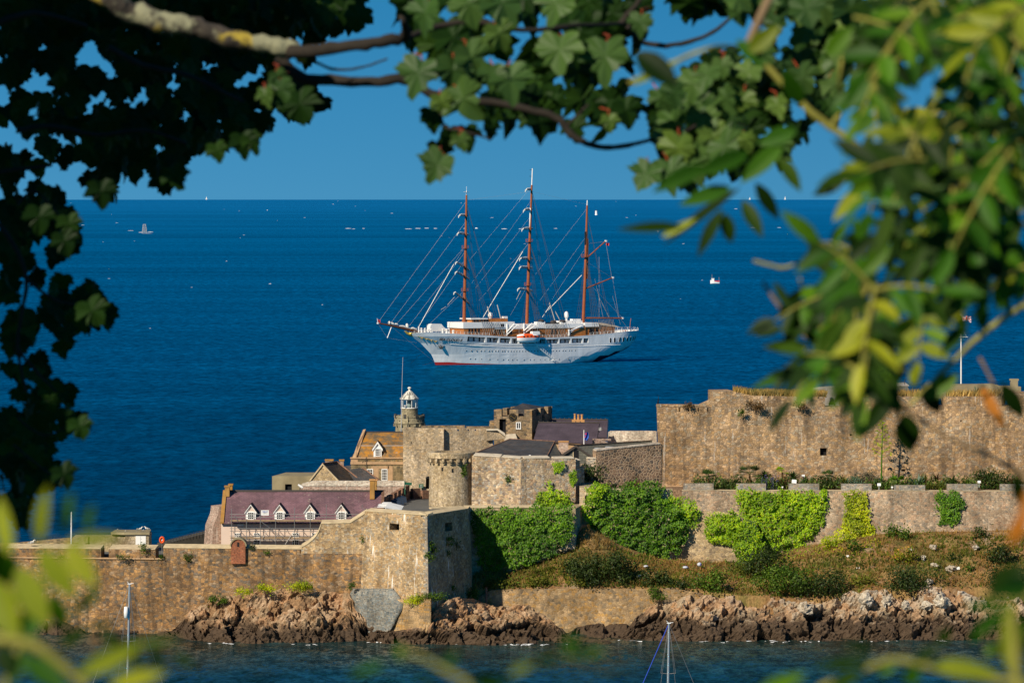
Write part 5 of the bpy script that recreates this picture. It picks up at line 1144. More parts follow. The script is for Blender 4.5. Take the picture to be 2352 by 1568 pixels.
# ---- left end: hut, pole, lifebuoy, ramp
hu = thing('stone_hut', P3(290, 1258, 672), 'flat-roofed stone hut with a white door behind the sea wall', 'hut')
mb = MB(); y = 671.0
mb.holed((PX(168, y), y, 10), (PX(290, y), y, 10), (PX(290, y), y, PZ(1232.5, y)), (PX(168, y), y, PZ(1232.5, y)), [(.225, .32, .52, .74), (.72, .82, .2, .68)], .4); a, b = PX(168, y), PX(290, y); mb.face([(a, y, PZ(1232.5, y)), (b, y, PZ(1232.5, y)), (b, y + 4, PZ(1232.5, y)), (a, y + 4, PZ(1232.5, y))]); mb.face([(a, y + 4, 10), (a, y, 10), (a, y, PZ(1232.5, y)), (a, y + 4, PZ(1232.5, y))])
mb.box(PX(288, y), y - .3, 10, PX(342, y), y + 5, PZ(1226, y)); mb.box(PX(254, y), y + .6, 10, PX(288, y) - .02, y + 5, PZ(1226, y)); mb.build('wall', [M['tower'], M['dark']], hu)
mb = MB(); mb.prism([(PX(254, y), y + .3), (PX(286, y), y - .6), (PX(344, y), y - .6), (PX(340, y), y + 5.4), (PX(258, y), y + 5.4)], PZ(1227, y), PZ(1222, y)); mb.build('roof_slab', M['concrete'], hu)
d = door(hu, 311.5, 335, 1229.5, 1256, y - .3, M['white']); mb = MB(); mb.box(PX(323, y), y - .39, PZ(1256, y), PX(323.6, y), y - .365, PZ(1230, y)); mb.build('leaf_gap', M['lead'], d)
for px, t_, lb in ((269, 1215.5, 'leftmost hooked vent pipe on the hut roof'), (287.5, 1219, 'short hooked vent pipe second from the left on the hut roof'), (314, 1214, 'hooked vent pipe beside the left gull on the hut roof'), (328.5, 1217, 'hooked vent pipe beside the right gull on the hut roof')):
    mb = MB(); b = P3(px, 1222, y + 2); b.z = PZ(1222, y); q = P3(px, t_, y + 2); mb.tube([b, q, q + Vector((.12, 0, .1)), q + Vector((.24, 0, 0))], .05, 6); tag(mb.build('vent_pipe', M['steel']), lb, 'pipe', 'vent pipes on the hut roof')
M['gull'] = paint('gull_white', (.75, .72, .66), .8); M['gull_grey'] = paint('gull_grey', (.3, .29, .27), .8)
def skin(name, verts, edges, radii, mat, parent=None, sub=2):
    me = bpy.data.meshes.new(name); o0 = Vector(ORG[parent.name]) if parent is not None else Vector(verts[0])
    me.from_pydata([tuple(Vector(v) - o0) for v in verts], edges, []); me.materials.append(mat)
    o = bpy.data.objects.new(name, me); C.objects.link(o)
    if parent is not None: o.parent = parent
    else: o.location = o0
    ORG[o.name] = tuple(o0)
    k = o.modifiers.new('skin', 'SKIN'); me.skin_vertices[0].data[0].use_root = True
    for v, r_ in zip(me.skin_vertices[0].data, radii): v.radius = (r_, r_) if not isinstance(r_, tuple) else r_
    o.modifiers.new('sub', 'SUBSURF').levels = sub; o.modifiers['sub'].render_levels = sub
    return o
def gull(c, d, label, sc=1.0, group='gulls'):
    """standing gull; c is where the feet are"""
    c = Vector(c); x = Vector((d, 0, 0)) * sc; z = Vector((0, 0, 1)) * sc
    g = thing('gull', c, label, 'gull', group)
    skin('body', [c + z * .34, c + z * .32 - x * .2, c + z * .3 - x * .42, c + z * .40 + x * .15, c + z * .56 + x * .2, c + z * .60 + x * .27, c + z * .58 + x * .40], [(0, 1), (1, 2), (0, 3), (3, 4), (4, 5), (5, 6)], [.13 * sc, .1 * sc, .03 * sc, .1 * sc, .06 * sc, .065 * sc, .018 * sc], M['gull'], g)
    mb = MB()
    for k in (-.05, .05): mb.bar(c + Vector((0, k, 0)), c + Vector((0, k, .25 * sc)), .015)
    mb.build('legs', M['terracotta'], g)
    for sy in (-1, 1):
        mb = MB(); q = Vector((0, sy * .125 * sc, 0)); mb.slab([c + q + z * .42 + x * .1, c + q + z * .30 + x * .06, c + q * .6 + z * .26 - x * .5, c + q + z * .42 - x * .2], Vector((0, -sy * .04, 0))); mb.build('wing', M['gull_grey'], g)
gull((PX(319.5, y), y + 2, PZ(1222, y)), 1, 'pale gull standing on the hut roof, left of the pair', 1.15); gull((PX(334, y), y + 2.6, PZ(1222, y)), -1, 'greyish gull standing at the right corner of the hut roof', 1.15)
po = thing('white_pole', Vector((PX(164, 668), 668, 11.4)), 'plain slender white pole behind the left sea wall', 'pole')
mb = MB(); mb.tube([Vector((PX(163.6, 668), 668, 11.4)), P3(164, 1175, 668)], [.12, .09], 8); mb.build('shaft', M['white'], po)
mb = MB(); mb.lathe([(.25, 0), (.25, .15), (.13, .2)], (PX(163.6, 668), 668, 11.4), 10); mb.build('base', M['steel'], po)
lb_ = thing('lifebuoy_stand', Vector((PX(372, 667), 667, 11.4)), 'orange lifebuoy in a round holder on a post above the sea wall gap', 'lifebuoy')
c = P3(372, 1239.5, 667); mb = MB(); rows = []
for i in range(24):
    a = 2 * math.pi * i / 24; rows.append([c + Vector((math.cos(a) * (.3 + .13 * math.cos(b)), .13 * math.sin(b) - .06, math.sin(a) * (.41 + .13 * math.cos(b)))) for b in (2 * math.pi * j / 8 for j in range(8))])
rows.append(rows[0]); mb.grid(rows, 0, True); mb.build('ring', M['orange'], lb_, smooth=True)
mb = MB(); mb.lathe([(0, 0), (.46, 0), (.5, .08), (.46, .14), (0, .14)], (0, 0, 0), 20); mb.v = [(c.x + p[0] * .9, c.y + .1 + p[2], c.z + p[1] * 1.1) for p in mb.v]; mb.build('holder', M['orange'], lb_)
mb = MB(); mb.bar(Vector((c.x, 667.15, 11.4)), c + Vector((0, .15, 0)), .05, n=8); mb.build('post', M['steel'], lb_)
mb = MB(); mb.slab([c + Vector((-.1, -.12, -.18)), c + Vector((.08, -.12, -.05)), c + Vector((.14, -.12, .16)), c + Vector((-.04, -.12, .06))], Vector((0, .04, 0))); mb.build('rope', M['white'], lb_)
M['dark_grey'] = paint('dark_grey_stone', (.07, .062, .05), .9, .35, 1)
rp = thing('ramp', P3(440, 1250, 690), 'dark stone ramp with an iron handrail climbing right towards the barracks', 'ramp')
mb = MB(); mb.polywall([(350, 1262), (372, 1262), (372, 1251), (350, 1253)], (350, 690), (372, 690), 2); mb.polywall([(376, 1258), (510, 1258), (510, 1216), (495, 1219), (400, 1243), (376, 1249)], (376, 690), (510, 694), 3); mb.build('wall', M['dark_grey'], rp)
mb = MB(); a, b = (385, 1247), (492, 1221)
for k in range(17): t_ = k / 16; px, py = lerp(385, 492, t_), lerp(1246, 1220.5, t_); yy = lerp(690, 693.4, (px - 376) / 134); mb.bar(P3(px, py, yy), P3(px, py - lerp(7, 11, t_), yy), .03)
for o_ in (0, .5): mb.bar(P3(385, 1246 - 7 * (1 - o_), 690.2), P3(492, 1220.5 - 11 * (1 - o_), 693.2), .022)
mb.build('handrail', M['dark_steel'], rp)
rp2 = thing('parapet_wall', P3(80, 1250, 676), 'low dark parapet wall stepping up behind the left end of the sea wall', 'wall')
mb = MB(); mb.polywall([(-60, 1262), (52, 1262), (52, 1246), (-60, 1247)], (-60, 676), (52, 676), 1); mb.polywall([(46, 1262), (168, 1262), (168, 1234), (103, 1240), (46, 1245)], (46, 675), (168, 675), 1); mb.build('wall', M['clock_stone'], rp2)

# ---- people
def person(c, face, shirt, trousers, label, sc=1.0, group=None, pose='stand', parent_mats=None):
    """standing or leaning figure: one continuous skinned body, with clothing and hair"""
    c = Vector(c); f = Vector((math.sin(face), -math.cos(face), 0)); r = Vector((math.cos(face), math.sin(face), 0)); up = Vector((0, 0, 1)); h = 1.74 * sc
    P_ = lambda a, b, z: c + r * (a * h) + f * (b * h) + up * (z * h)
    lean = .05 if pose == 'lean' else 0.0
    g = thing('person', c, label, 'person', group)
    V = [P_(0, 0, .53), P_(0, lean * .5, .66), P_(0, lean, .79), P_(0, lean, .85), P_(0, lean + .01, .905), P_(0, lean + .005, .965)]
    Rr = [.075, .068, .075, .028, .042, .04]; E = [(0, 1), (1, 2), (2, 3), (3, 4), (4, 5)]
    for s in (-1, 1):
        b = len(V); V += [P_(s * .1, lean, .80), P_(s * .125, lean + (.03 if pose == 'lean' else -.01), .64), P_(s * .12, lean + (.14 if pose == 'lean' else .05), .50 if pose != 'lean' else .62), P_(s * .12, lean + (.18 if pose == 'lean' else .065), .455 if pose != 'lean' else .62)]
        Rr += [.036, .028, .021, .02]; E += [(2, b), (b, b + 1), (b + 1, b + 2), (b + 2, b + 3)]
        b = len(V); V += [P_(s * .05, 0, .48), P_(s * .055, .01, .27), P_(s * .055, -.01, .045), P_(s * .06, .06, .02)]
        Rr += [.055, .036, .026, .022]; E += [(0, b), (b, b + 1), (b + 1, b + 2), (b + 2, b + 3)]
    skin('body', V, E, [x * h for x in Rr], M['skin'], g)
    skin('shirt', [V[0] + up * .02 * h, V[1], V[2], V[6], V[7].lerp(V[6], .4), V[14], V[15].lerp(V[14], .4)], [(0, 1), (1, 2), (2, 3), (3, 4), (2, 5), (5, 6)], [x * h for x in (.086, .08, .086, .046, .04, .046, .04)], shirt, g)
    skin('trousers', [V[0], V[10], V[11], V[12] + up * .03 * h, V[18], V[19], V[20] + up * .03 * h], [(0, 1), (1, 2), (2, 3), (0, 4), (4, 5), (5, 6)], [x * h for x in (.085, .066, .046, .036, .066, .046, .036)], trousers, g)
    hd = P_(0, lean - .008, .955); mb = MB(); mb.lathe([(0, -.012 * h), (.045 * h, -.005 * h), (.05 * h, .02 * h), (.035 * h, .05 * h), (0, .06 * h)], hd, 10); mb.build('hair', M['hair'], g, smooth=True)
    return g
M['skin'] = paint('skin', (.5, .3, .2), .6); M['hair'] = paint('dark_hair', (.05, .03, .02), .7)
M['shirt_pink'] = paint('pink_shirt', (.6, .25, .28), .8); M['shirt_white'] = paint('white_shirt', (.7, .7, .7), .8); M['shirt_blue'] = paint('blue_shirt', (.08, .16, .4), .8); M['shirt_red'] = paint('red_shirt', (.5, .05, .05), .8); M['trouser_dark'] = paint('dark_trousers', (.03, .03, .05), .8); M['trouser_tan'] = paint('tan_trousers', (.35, .25, .15), .8)
pp = P3(488.5, 1219, 692.5); person(pp, R(60), M['shirt_pink'], M['trouser_dark'], 'person in a pink shirt walking up the ramp by the buttress')

# ------------------------------------------------------------------ the three-masted white ship
SY0 = H * F / (838 - HY); SX0 = PX(1000, SY0); SA_ = Vector((math.cos(R(30)), math.sin(R(30)))); SP_ = Vector((math.sin(R(30)), -math.cos(R(30))))
def S(px, py, v=0.0):
    """metres along the ship (aft of the stem) and height of a photo point that lies v metres to port of the centreline"""
    k = (px - CX) / F; u = (k * SY0 + k * SP_.y * v - SX0 - SP_.x * v) / (SA_.x - SA_.y * k); Y = SY0 + SA_.y * u + SP_.y * v
    return u, H - (py - HY) * Y / F
def SV(px, py, v=0.0): u, z = S(px, py, v); return Vector((u, -v, z))
SL = Vector((SX0, SY0, 0))
ship = thing('sailing_ship', SL, 'three-masted white sailing cruise ship with brown masts and furled sails at anchor', 'ship', rz=R(30))
def SW(p): return SL + Vector((SA_.x * p[0] - SA_.y * p[1] * 1.0, SA_.y * p[0] + SA_.x * p[1], p[2]))

def hull_white():
    m, t = newmat('ship_white_paint')
    pos = t.n('ShaderNodeTexCoord').outputs['Object']
    c = t.mix(1.0, (.66, .685, .71), t.ramp(t.noise(t.vscale(pos, (.5, .5, .12)), 1, 4), [(.3, gray(.84)), (.7, gray(1.05))]), 'MULTIPLY')
    b = t.n('ShaderNodeBsdfPrincipled', Base_Color=c, Roughness=.4)
    bp = t.n('ShaderNodeBump', Height=t.noise(t.vscale(pos, (.45, .45, .25)), 1, 3), Strength=.16); bp.inputs['Distance'].default_value = .5; t.set(b.inputs['Normal'], bp.outputs[0])
    t.out(b.outputs[0]); return m
M['hull'] = hull_white(); M['boot'] = paint('red_boot_topping', (.32, .018, .018), .6); M['navy_bottom_shade'] = paint('navy_bottom_and_counter_shade', (.012, .025, .05), .5)
M['ship_white'] = paint('ship_deckhouse_white', (.78, .78, .77), .5, .06); M['teak'] = paint('varnished_teak', (.42, .155, .035), .4, .3, 1.5); M['deck'] = paint('deck_planking', (.38, .28, .18), .8); M['mast'] = paint('mast_brown_paint', (.30, .085, .03), .45, .2, .8)
M['spar_dark'] = paint('dark_spar', (.13, .05, .025), .5); M['sail'] = paint('furled_canvas', (.72, .70, .64), .9, .15, 2); M['rope'] = paint('tarred_rigging', (.05, .045, .045), .8); M['rope_pale'] = paint('pale_rope', (.34, .32, .29), .8); M['awning'] = paint('beige_awning', (.5, .42, .32), .9)

U0, U1 = -12.6, S(1463, 757, 0)[0]
def ustem(z): return interp([(-1.2, .6), (0, 0), (2, -.7), (4, -1.7), (6, -3.2), (8, -5.5), (10, -8.6), (11.5, -11), (13.2, -13)], z)
def ustern(z): return interp([(-1.2, 70), (0, 74.0), (1.5, 79), (3, 83.0), (4.5, 86.5), (6, 89.3), (8, 91), (10, 91.9), (13.2, U1)], z)
sheer = [S(936, 766, 0)] + [S(a, b, 7.6) for a, b in ((990, 763.5), (1071, 768), (1111, 770.0), (1162, 773.5), (1254, 775.5), (1311, 773.5), (1352, 770), (1400, 766), (1440, 761))] + [S(1463, 757, 0)]
knuck = [S(952, 783, 1.5)] + [S(a, b, 7.6) for a, b in ((1035, 790), (1100, 794.5), (1177, 797.4), (1268, 796.8), (1360, 794.3), (1430, 791.4))] + [S(1455, 789, 2)]
otop = [S(a, b, 7.6) for a, b in ((1060, 771.8), (1075, 772.6), (1176, 777.3), (1256, 778.3), (1352, 776.6), (1362, 776))]
obot = [S(a, b, 7.6) for a, b in ((1060, 783.4), (1078, 784.3), (1177, 788.4), (1256, 789), (1352.6, 787.0), (1362, 786.4))]
UB = 0.5 * 15.6
def hb(u, z):
    """half breadth of the hull"""
    t = max(0, min(1, z / 11)); Le = lerp(40, 25, t); df = max(0, u - ustem(z)) / Le; bf = (1 - (1 - min(1, df)) ** 2) ** lerp(1.15, .72, t)
    La = lerp(24, 13, t); da = max(0, ustern(z) - u) / La; ba = (1 - (1 - min(1, da)) ** lerp(2.0, 2.4, t)) ** lerp(.75, .5, t)
    return UB * bf * ba * lerp(.93, 1.0, t)
OP = [(1074.6, 1114.3), (1118.2, 1144.7), (1148.2, 1172.1), (1175.8, 1191.1), (1193.3, 1228.5), (1230.7, 1252.7), (1255.6, 1282.7), (1285.6, 1309.8), (1313.5, 1337.6), (1340.5, 1351.5)]
OPU = [(S(a, 780, 7.6)[0], S(b, 780, 7.6)[0]) for a, b in OP]
cols = sorted(set([U0, -11.5, -10, -8, -6, -4, -2, 0, 2.5, 5, 7.5, 9.5] + [x for p in OPU for x in p] + [70, 72, 74.5, 77, 79.5, 82, 84, 86, 88, 89.5, 90.6, 91.6, U1]))
cols = [c for i, c in enumerate(cols) if i == 0 or c - cols[i - 1] > .02]
def zrows(u):
    zs = interp(sheer, u); zk = interp(knuck, u); a = interp(otop, u); b = interp(obot, u)
    b = max(b, zk + .25); a = max(min(a, zs - .6), b + .6)
    return [-1.2, .0, max(.06, 1.1 - .04 * max(u, 0)), 2.6, 4.2, zk - .9 if zk > 6 else 5.2, zk, b, a, zs - .25, zs]
def hullpt(i_u, k):
    z = zrows(i_u)[k]; w0 = max(0, min(1, (9.5 - i_u) / (9.5 - U0))); w1 = max(0, min(1, (i_u - 68) / (U1 - 68)))
    u = i_u + w0 * (ustem(z) - U0) + w1 * (ustern(z) - U1); return Vector((u, hb(u, z), z))
NR = 11
mb = MB()
for side in (-1, 1):
    g = [[hullpt(c, k) for c in cols] for k in range(NR)]
    for r in g:
        for p in r: p.y *= side
    for k in range(NR - 1):
        for i in range(len(cols) - 1):
            um = (cols[i] + cols[i + 1]) / 2
            if k == 7 and any(a - .01 < um < b + .01 for a, b in OPU): continue
            p = [g[k][i], g[k][i + 1], g[k + 1][i + 1], g[k + 1][i]]
            zm = sum(x.z for x in p) / 4; ux = sum(x.x for x in p) / 4
            mi = 1 if k < 2 and ux < 30 else 2 if k < 1 else 0
            if ux > 62 and zm < 6.4 - (89.5 - ux) * .265: mi = 2  # shade under the stern counter, painted on as navy
            mb.face(p if side < 0 else p[::-1], mi)
    for a, b in OPU:                                          # the recessed promenade: floor, ceiling, inner wall
        q = []
        for uu in (a, b):
            zr = zrows(uu); y = hb(uu, zr[7]); yt = hb(uu, zr[8]); q.append((Vector((uu, side * y, zr[7])), Vector((uu, side * yt, zr[8])), Vector((uu, side * (y - 1.9), zr[7])), Vector((uu, side * (y - 1.9), zr[8]))))
        (a0, a1, a2, a3), (b0, b1, b2, b3) = q
        for f in ([a2, b2, b3, a3], [a0, b0, b2, a2], [a3, b3, b1, a1], [a0, a2, a3, a1], [b2, b0, b1, b3]): mb.face(f, 0)
hull = mb.build('hull', [M['hull'], M['boot'], M['navy_bottom_shade']], ship, uv=False)
# side windows on the inner promenade wall, as parts of the hull
def hull_tube(name, line, r, mat, off=.05, parent=ship):
    mb = MB(); mb.tube([(u, -(hb(u, z) + off), z) for u, z in line], r, 6); return mb.build(name, mat, parent, uv=False)
def resample(tab, a, b, n): return [(lerp(a, b, i / n), interp(tab, lerp(a, b, i / n))) for i in range(n + 1)]
hull_tube('rubbing_strake', resample(knuck, 4, 84, 60), .13, M['ship_white'])
hull_tube('rubbing_strake', resample([(u, z + .55) for u, z in knuck], S(1060, 790, 7.6)[0], S(1340, 790, 7.6)[0], 40), .05, M['steel'])
hull_tube('rail', resample(sheer, -10, 88, 70), .09, M['ship_white'], 0)
def hullmark(name, u, z, wx, wz, mat, arch=True, off=.03, n=10, parent=ship):
    d = .3; t = Vector((d * 2, -(hb(u + d, z) - hb(u - d, z)), 0)).normalized(); up = Vector((0, -(hb(u, z + d) - hb(u, z - d)), 2 * d)).normalized(); nn = t.cross(up).normalized()
    if nn.y > 0: nn = -nn
    c = Vector((u, -hb(u, z), z)) + nn * off
    pts = [(wx / 2 * math.cos(a), wz / 2 * math.sin(a)) for a in (2 * math.pi * k / n for k in range(n))] if not arch else [(-wx / 2, -wz / 2), (wx / 2, -wz / 2), (wx / 2, wz * .25), (wx * .3, wz * .45), (0, wz / 2), (-wx * .3, wz * .45), (-wx / 2, wz * .25)]
    mb = MB(); mb.slab([c + t * a + up * b for a, b in pts], -nn * .05); return mb.build(name, mat, parent, uv=False)
def porthole(u, z):
    f = hullmark('porthole', u, z, .62, .62, M['ship_white'], False, .05); hullmark('glass', u, z, .4, .46, M['black'], False, .075)
for px in (1077.6, 1088, 1099, 1108, 1115.6, 1125, 1131, 1139, 1145, 1154, 1159, 1166.5, 1173.5, 1180, 1186.5, 1193, 1200, 1207, 1214, 1221, 1228, 1235, 1242, 1257, 1263, 1270, 1278, 1284, 1293, 1299, 1307, 1313, 1321):
    py = interp([(1075, 805.5), (1177, 806.5), (1260, 806), (1325, 804.5)], px); u, z = S(px, py, 7.5); f = hullmark('porthole', u, z, .6, .62, M['ship_white'], False, .04); g_ = hullmark('glass', u, z, .4, .46, M['black'], False, .07)
    g_.parent = f
for px in (1088, 1098, 1111, 1128, 1145, 1157, 1168, 1177, 1187, 1203, 1217, 1226, 1240, 1251, 1262, 1273, 1284, 1305, 1318, 1332):
    py = interp([(1080, 824), (1170, 826), (1260, 825.5), (1335, 823.5)], px); u, z = S(px, py, 7.2); f = hullmark('porthole', u, z, .55, .55, M['ship_white'], False, .04); g_ = hullmark('glass', u, z, .36, .4, M['black'], False, .07)
    g_.parent = f
for px in (1399, 1407, 1417.5, 1425.5, 1434.5, 1442, 1449.5, 1455.5):
    u, z = S(px, interp([(1399, 780.8), (1456, 776)], px), lerp(6.6, 3.2, (px - 1399) / 57)); f = hullmark('stern_window', u, z, 1.05, 2.3, M['ship_white'], True, .04); g_ = hullmark('glass', u, z, .7, 1.9, M['black'], True, .07); g_.parent = f
for a, b in OPU:
    n = 1 if b - a < 2 else 2 if b - a < 5 else 3
    for k in range(n):
        u = lerp(a, b, (k + .6) / (n + .2)); zr = zrows(u); y = hb(u, zr[7]) - 1.85; mb = MB(); z = (zr[7] + zr[8]) / 2; q = [(-.32, -.75), (.32, -.75), (.32, .35), (.2, .65), (0, .78), (-.2, .65), (-.32, .35)]; mb.slab([Vector((u + i, -y, z + j)) for i, j in q], Vector((0, .04, 0))); mb.build('promenade_window', M['black'], ship, uv=False)
# ship's name at the bow
u, z = S(1037.5, 780.2, 6.9); d = .8; t_ = Vector((2 * d, -(hb(u + d, z) - hb(u - d, z)), -.1)).normalized(); upv = Vector((0, -(hb(u, z + .5) - hb(u, z - .5)), 1.0)).normalized(); nn = t_.cross(upv).normalized(); upv = nn.cross(t_)
o = text('SEA CLOUD II', (0, 0, 0), 1.5, M['rope'], ship, ext=.02, shear=.25, bold=.035); o.location = Vector((u, -hb(u, z), z)) + nn * .22
o.rotation_euler = Matrix((t_, upv, nn)).transposed().to_euler()
# gilded scrolls and figurehead
mb = MB(); c = [S(955 + k * 4.2, 772.5 + k * 1.0, interp([(0, .4), (4, 1.6), (12, 4.2)], k)) for k in range(13)]
pts = [(u, -(hb(u, z) + .08), z + .35 * math.sin(k * 2.2)) for k, (u, z) in enumerate(c)]; mb.tube(pts, .16, 6)
for k, p in enumerate(pts[1:-1]): q = Vector(p); mb.tube([q, q + Vector((.3, 0, .5 * (-1) ** k)), q + Vector((.7, 0, .45 * (-1) ** k))], .1, 5)
mb.build('gilt_scroll', M['gold'], ship, uv=False)
a = SV(933, 765.5); skin_pts = [a + Vector((3.2, 0, -1.0)), a + Vector((1.6, 0, -.7)), a + Vector((.5, 0, .1)), a + Vector((-.3, 0, .75)), a + Vector((-.9, 0, .8)), a + Vector((1.8, .9, .1)), a + Vector((3.4, 1.1, -.2)), a + Vector((1.8, -.9, .1)), a + Vector((3.4, -1.1, -.2))]
skin('figurehead', skin_pts, [(0, 1), (1, 2), (2, 3), (3, 4), (1, 5), (5, 6), (1, 7), (7, 8)], [.5, .8, .6, .35, .1, .4, .2, .4, .2], M['gold'], ship)
# anchor in its plate
u, z = S(1015.5, 794.5, 4.6); hullmark('anchor_plate', u, z, 3.0, 2.6, M['hull'], False, .25, 8); n_ = Vector((u, -hb(u, z) - .5, z)); mb = MB(); mb.tube([n_ + Vector((0, .2, .6)), n_ + Vector((.1, -.25, -.9))], .22, 8); mb.tube([n_ + Vector((-1, -.1, .3)), n_ + Vector((-.7, -.3, -.6)), n_ + Vector((.1, -.35, -1.0)), n_ + Vector((.9, -.2, -.5)), n_ + Vector((1.1, 0, .4))], [.12, .26, .3, .26, .12], 8); mb.build('anchor', M['dark_steel'], ship, uv=False)

# decks and superstructure
def dk(u): return interp(sheer, u) - 1.0
mb = MB(); us_ = [-11.5 + k * (U1 - .6 + 11.5) / 50 for k in range(51)]
mb.grid([[(u, s * max(0, hb(u, dk(u)) - .15), dk(u)) for u in us_] for s in (-1, 1)]); mb.build('main_deck', M['deck'], ship, uv=False)
def house(name, px0, px1, py0, py1, v, mat, par=ship, thick=None, zt=None):
    """deckhouse between two photo columns, symmetrical about the centreline; rows are read on its port side"""
    (ua, z0), (ub, z1) = S(px0, py1, v), S(px1, py1, v); top = S((px0 + px1) / 2, py0, v)[1] if zt is None else zt; b = min(z0, z1)
    mb = MB(); mb.box(ua, -v, b, ub, v, top); return mb.build(name, mat, par, uv=False)
def dark_arches(par, pxs, py0, py1, v, w_=.9, mat='black', off=.03):
    for px in pxs:
        ua, zt = S(px, py0, v); zb = S(px, py1, v)[1]; mb = MB(); h_ = zt - zb
        mb.slab([Vector((ua + i * w_, -v - off, zb + j * h_)) for i, j in ((-.5, 0), (.5, 0), (.5, .7), (.35, .9), (0, 1), (-.35, .9), (-.5, .7))], Vector((0, .02, 0))); mb.build('window', M[mat], par, uv=False)
h_ = house('forward_deckhouse', 1066, 1136, 752, 771, 6.2, M['teak']); dark_arches(h_, (1078, 1084.5, 1092, 1100), 754, 766, 6.2)
h_ = house('bridge_front', 1064, 1182, 739.7, 752, 6.4, M['ship_white']); mb = MB(); uu, zz_ = S(1154, 751, 6.4); mb.box(uu - .7, -6.45, zz_ + .1, uu + .7, -6.38, zz_ + 1.3); mb.build('window', M['black'], h_, uv=False)
h_ = house('wheelhouse', 1084, 1166, 732, 740, 4.0, M['teak'])
dark_arches(h_, (1090, 1097, 1106, 1113, 1119, 1126, 1133), 733, 739, 4.0, 1.1)
house('wheelhouse_roof', 1083, 1121, 731, 733, 4.8, M['ship_white']); house('chart_house', 1125, 1166, 733, 741, 4.4, M['teak'])
h_ = house('mid_deckhouse', 1137, 1345, 751.5, 776, 5.95, M['teak']); dark_arches(h_, (1148, 1158, 1168, 1174, 1220, 1226, 1236, 1268, 1276, 1310), 755, 768, 5.95, .9)
house('boat_deck', 1137, 1340, 744.5, 752.5, 6.2, M['ship_white']); house('after_boat_deck', 1344, 1376, 741.5, 750, 6.0, M['ship_white'])
h_ = house('after_deckhouse', 1345, 1412, 750.5, 772, 5.4, M['teak']); dark_arches(h_, (1357, 1362, 1371), 754, 768, 5.4, 1.5)
# awning over the after deck
mb = MB(); u0, z0 = S(1377, 745.5, 4); u1, z1 = S(1424, 750.5, 4); mb.grid([[(u0, y, z0 + .9 - abs(y) * .2), ((u0 + u1) / 2, y, (z0 + z1) / 2 + .9 - abs(y) * .2), (u1, y, z1 + .5 - abs(y) * .14)] for y in (-5.5, -2.5, 0, 2.5, 5.5)]); mb.build('awning', M['awning'], ship, uv=False)
mb = MB()
for y in (-5.3, 5.3):
    for k in range(4): uu = lerp(u0, u1, k / 3); mb.bar((uu, y, dk(uu)), (uu, y, lerp(z0, z1, k / 3) - .25), .07)
mb.build('awning_post', M['ship_white'], ship, uv=False)
# deck gear
def blob(name, px, py, v, rx, rz, mat, par=ship):
    c = SV(px, py, v); mb = MB(); mb.lathe([(0, -1)] + [(math.sin(a), -math.cos(a)) for a in (math.pi * k / 10 for k in range(1, 10))] + [(0, 1)], (0, 0, 0), 16); mb.v = [(c.x + p[0] * rx, c.y + p[1] * rx, c.z + p[2] * rz) for p in mb.v]; return mb.build(name, mat, par, smooth=True, uv=False)
blob('radome', 1126.5, 723.5, 0, 1.0, 1.15, M['ship_white']); mb = MB(); c = SV(1126.5, 729, 0); mb.bar(c + Vector((0, 0, -1.3)), c + Vector((0, 0, .3)), .5, n=10); mb.build('radome_base', M['ship_white'], ship, uv=False)
blob('radome', 1301, 723.5, 0, .95, 1.5, M['ship_white']); mb = MB(); c = SV(1301, 732, 0); mb.tube([c + Vector((0, 0, -1.4)), c + Vector((0, 0, -.3)), c + Vector((0, 0, .9))], [1.1, .4, .35], 10); mb.build('radome_base', M['ship_white'], ship, uv=False)
def crate(name, px0, px1, py0, py1, v, d, mat):
    (ua, zb), (ub, _), zt = S(px0, py1, v), S(px1, py1, v), S(px0, py0, v)[1]; mb = MB(); mb.prism([(ua, -v), (ub, -v), (ub, -v + d), (ua, -v + d)], zb, zt); mb.build(name, mat, ship, uv=False)
crate('ventilator_box', 1158, 1166, 726.5, 733.5, 1, 2, M['ship_white']); crate('deck_box', 1288, 1338, 737, 745.5, 3, 4, M['ship_white']); crate('deck_box', 1315, 1334, 732.5, 738, 2.4, 2, M['ship_white'])
crate('liferaft_cradle', 1234, 1252, 739, 745, 5.6, 2.5, M['ship_white']); crate('liferaft_cradle', 1288, 1298, 739.5, 745, 5.6, 2.5, M['ship_white'])
for px, py in ((1243, 737), (1271, 739.5), (1292, 738.5)): blob('liferaft', px, py, 4.6, 1.3, .75, M['rope'])
crate('tender_cover', 1255, 1286, 741, 745, 4.5, 2, M['black'])
mb = MB(); c = SV(1002, 752, 0); q = [(-3.6, -1.4), (-3.4, .9), (-2.6, 1.5), (1.6, 1.4), (2.6, .2), (3.8, -.6), (3.8, -1.4)]; mb.slab([c + Vector((a, -1.4, b)) for a, b in q], Vector((0, 2.8, 0))); mb.build('forecastle_hatch', M['ship_white'], ship, uv=False)
for px, py, sz in ((962, 754.5, .5), (968, 756, .7), (976, 756.5, .6), (984, 758, .7), (990, 758, .6), (1017, 758.5, .8), (1026, 758, .9), (1041, 761, .8), (1104, 765, .8), (1112, 764, 1.0), (1031, 757, .7)): c = SV(px, py, 2.5); mb = MB(); mb.lathe([(sz * .8, -1.4), (sz * .55, -1), (sz * .5, .1), (sz * .75, .3), (sz * .4, .55), (0, .6)], c, 10); mb.build('deck_fitting', M['ship_white'], ship, uv=False)
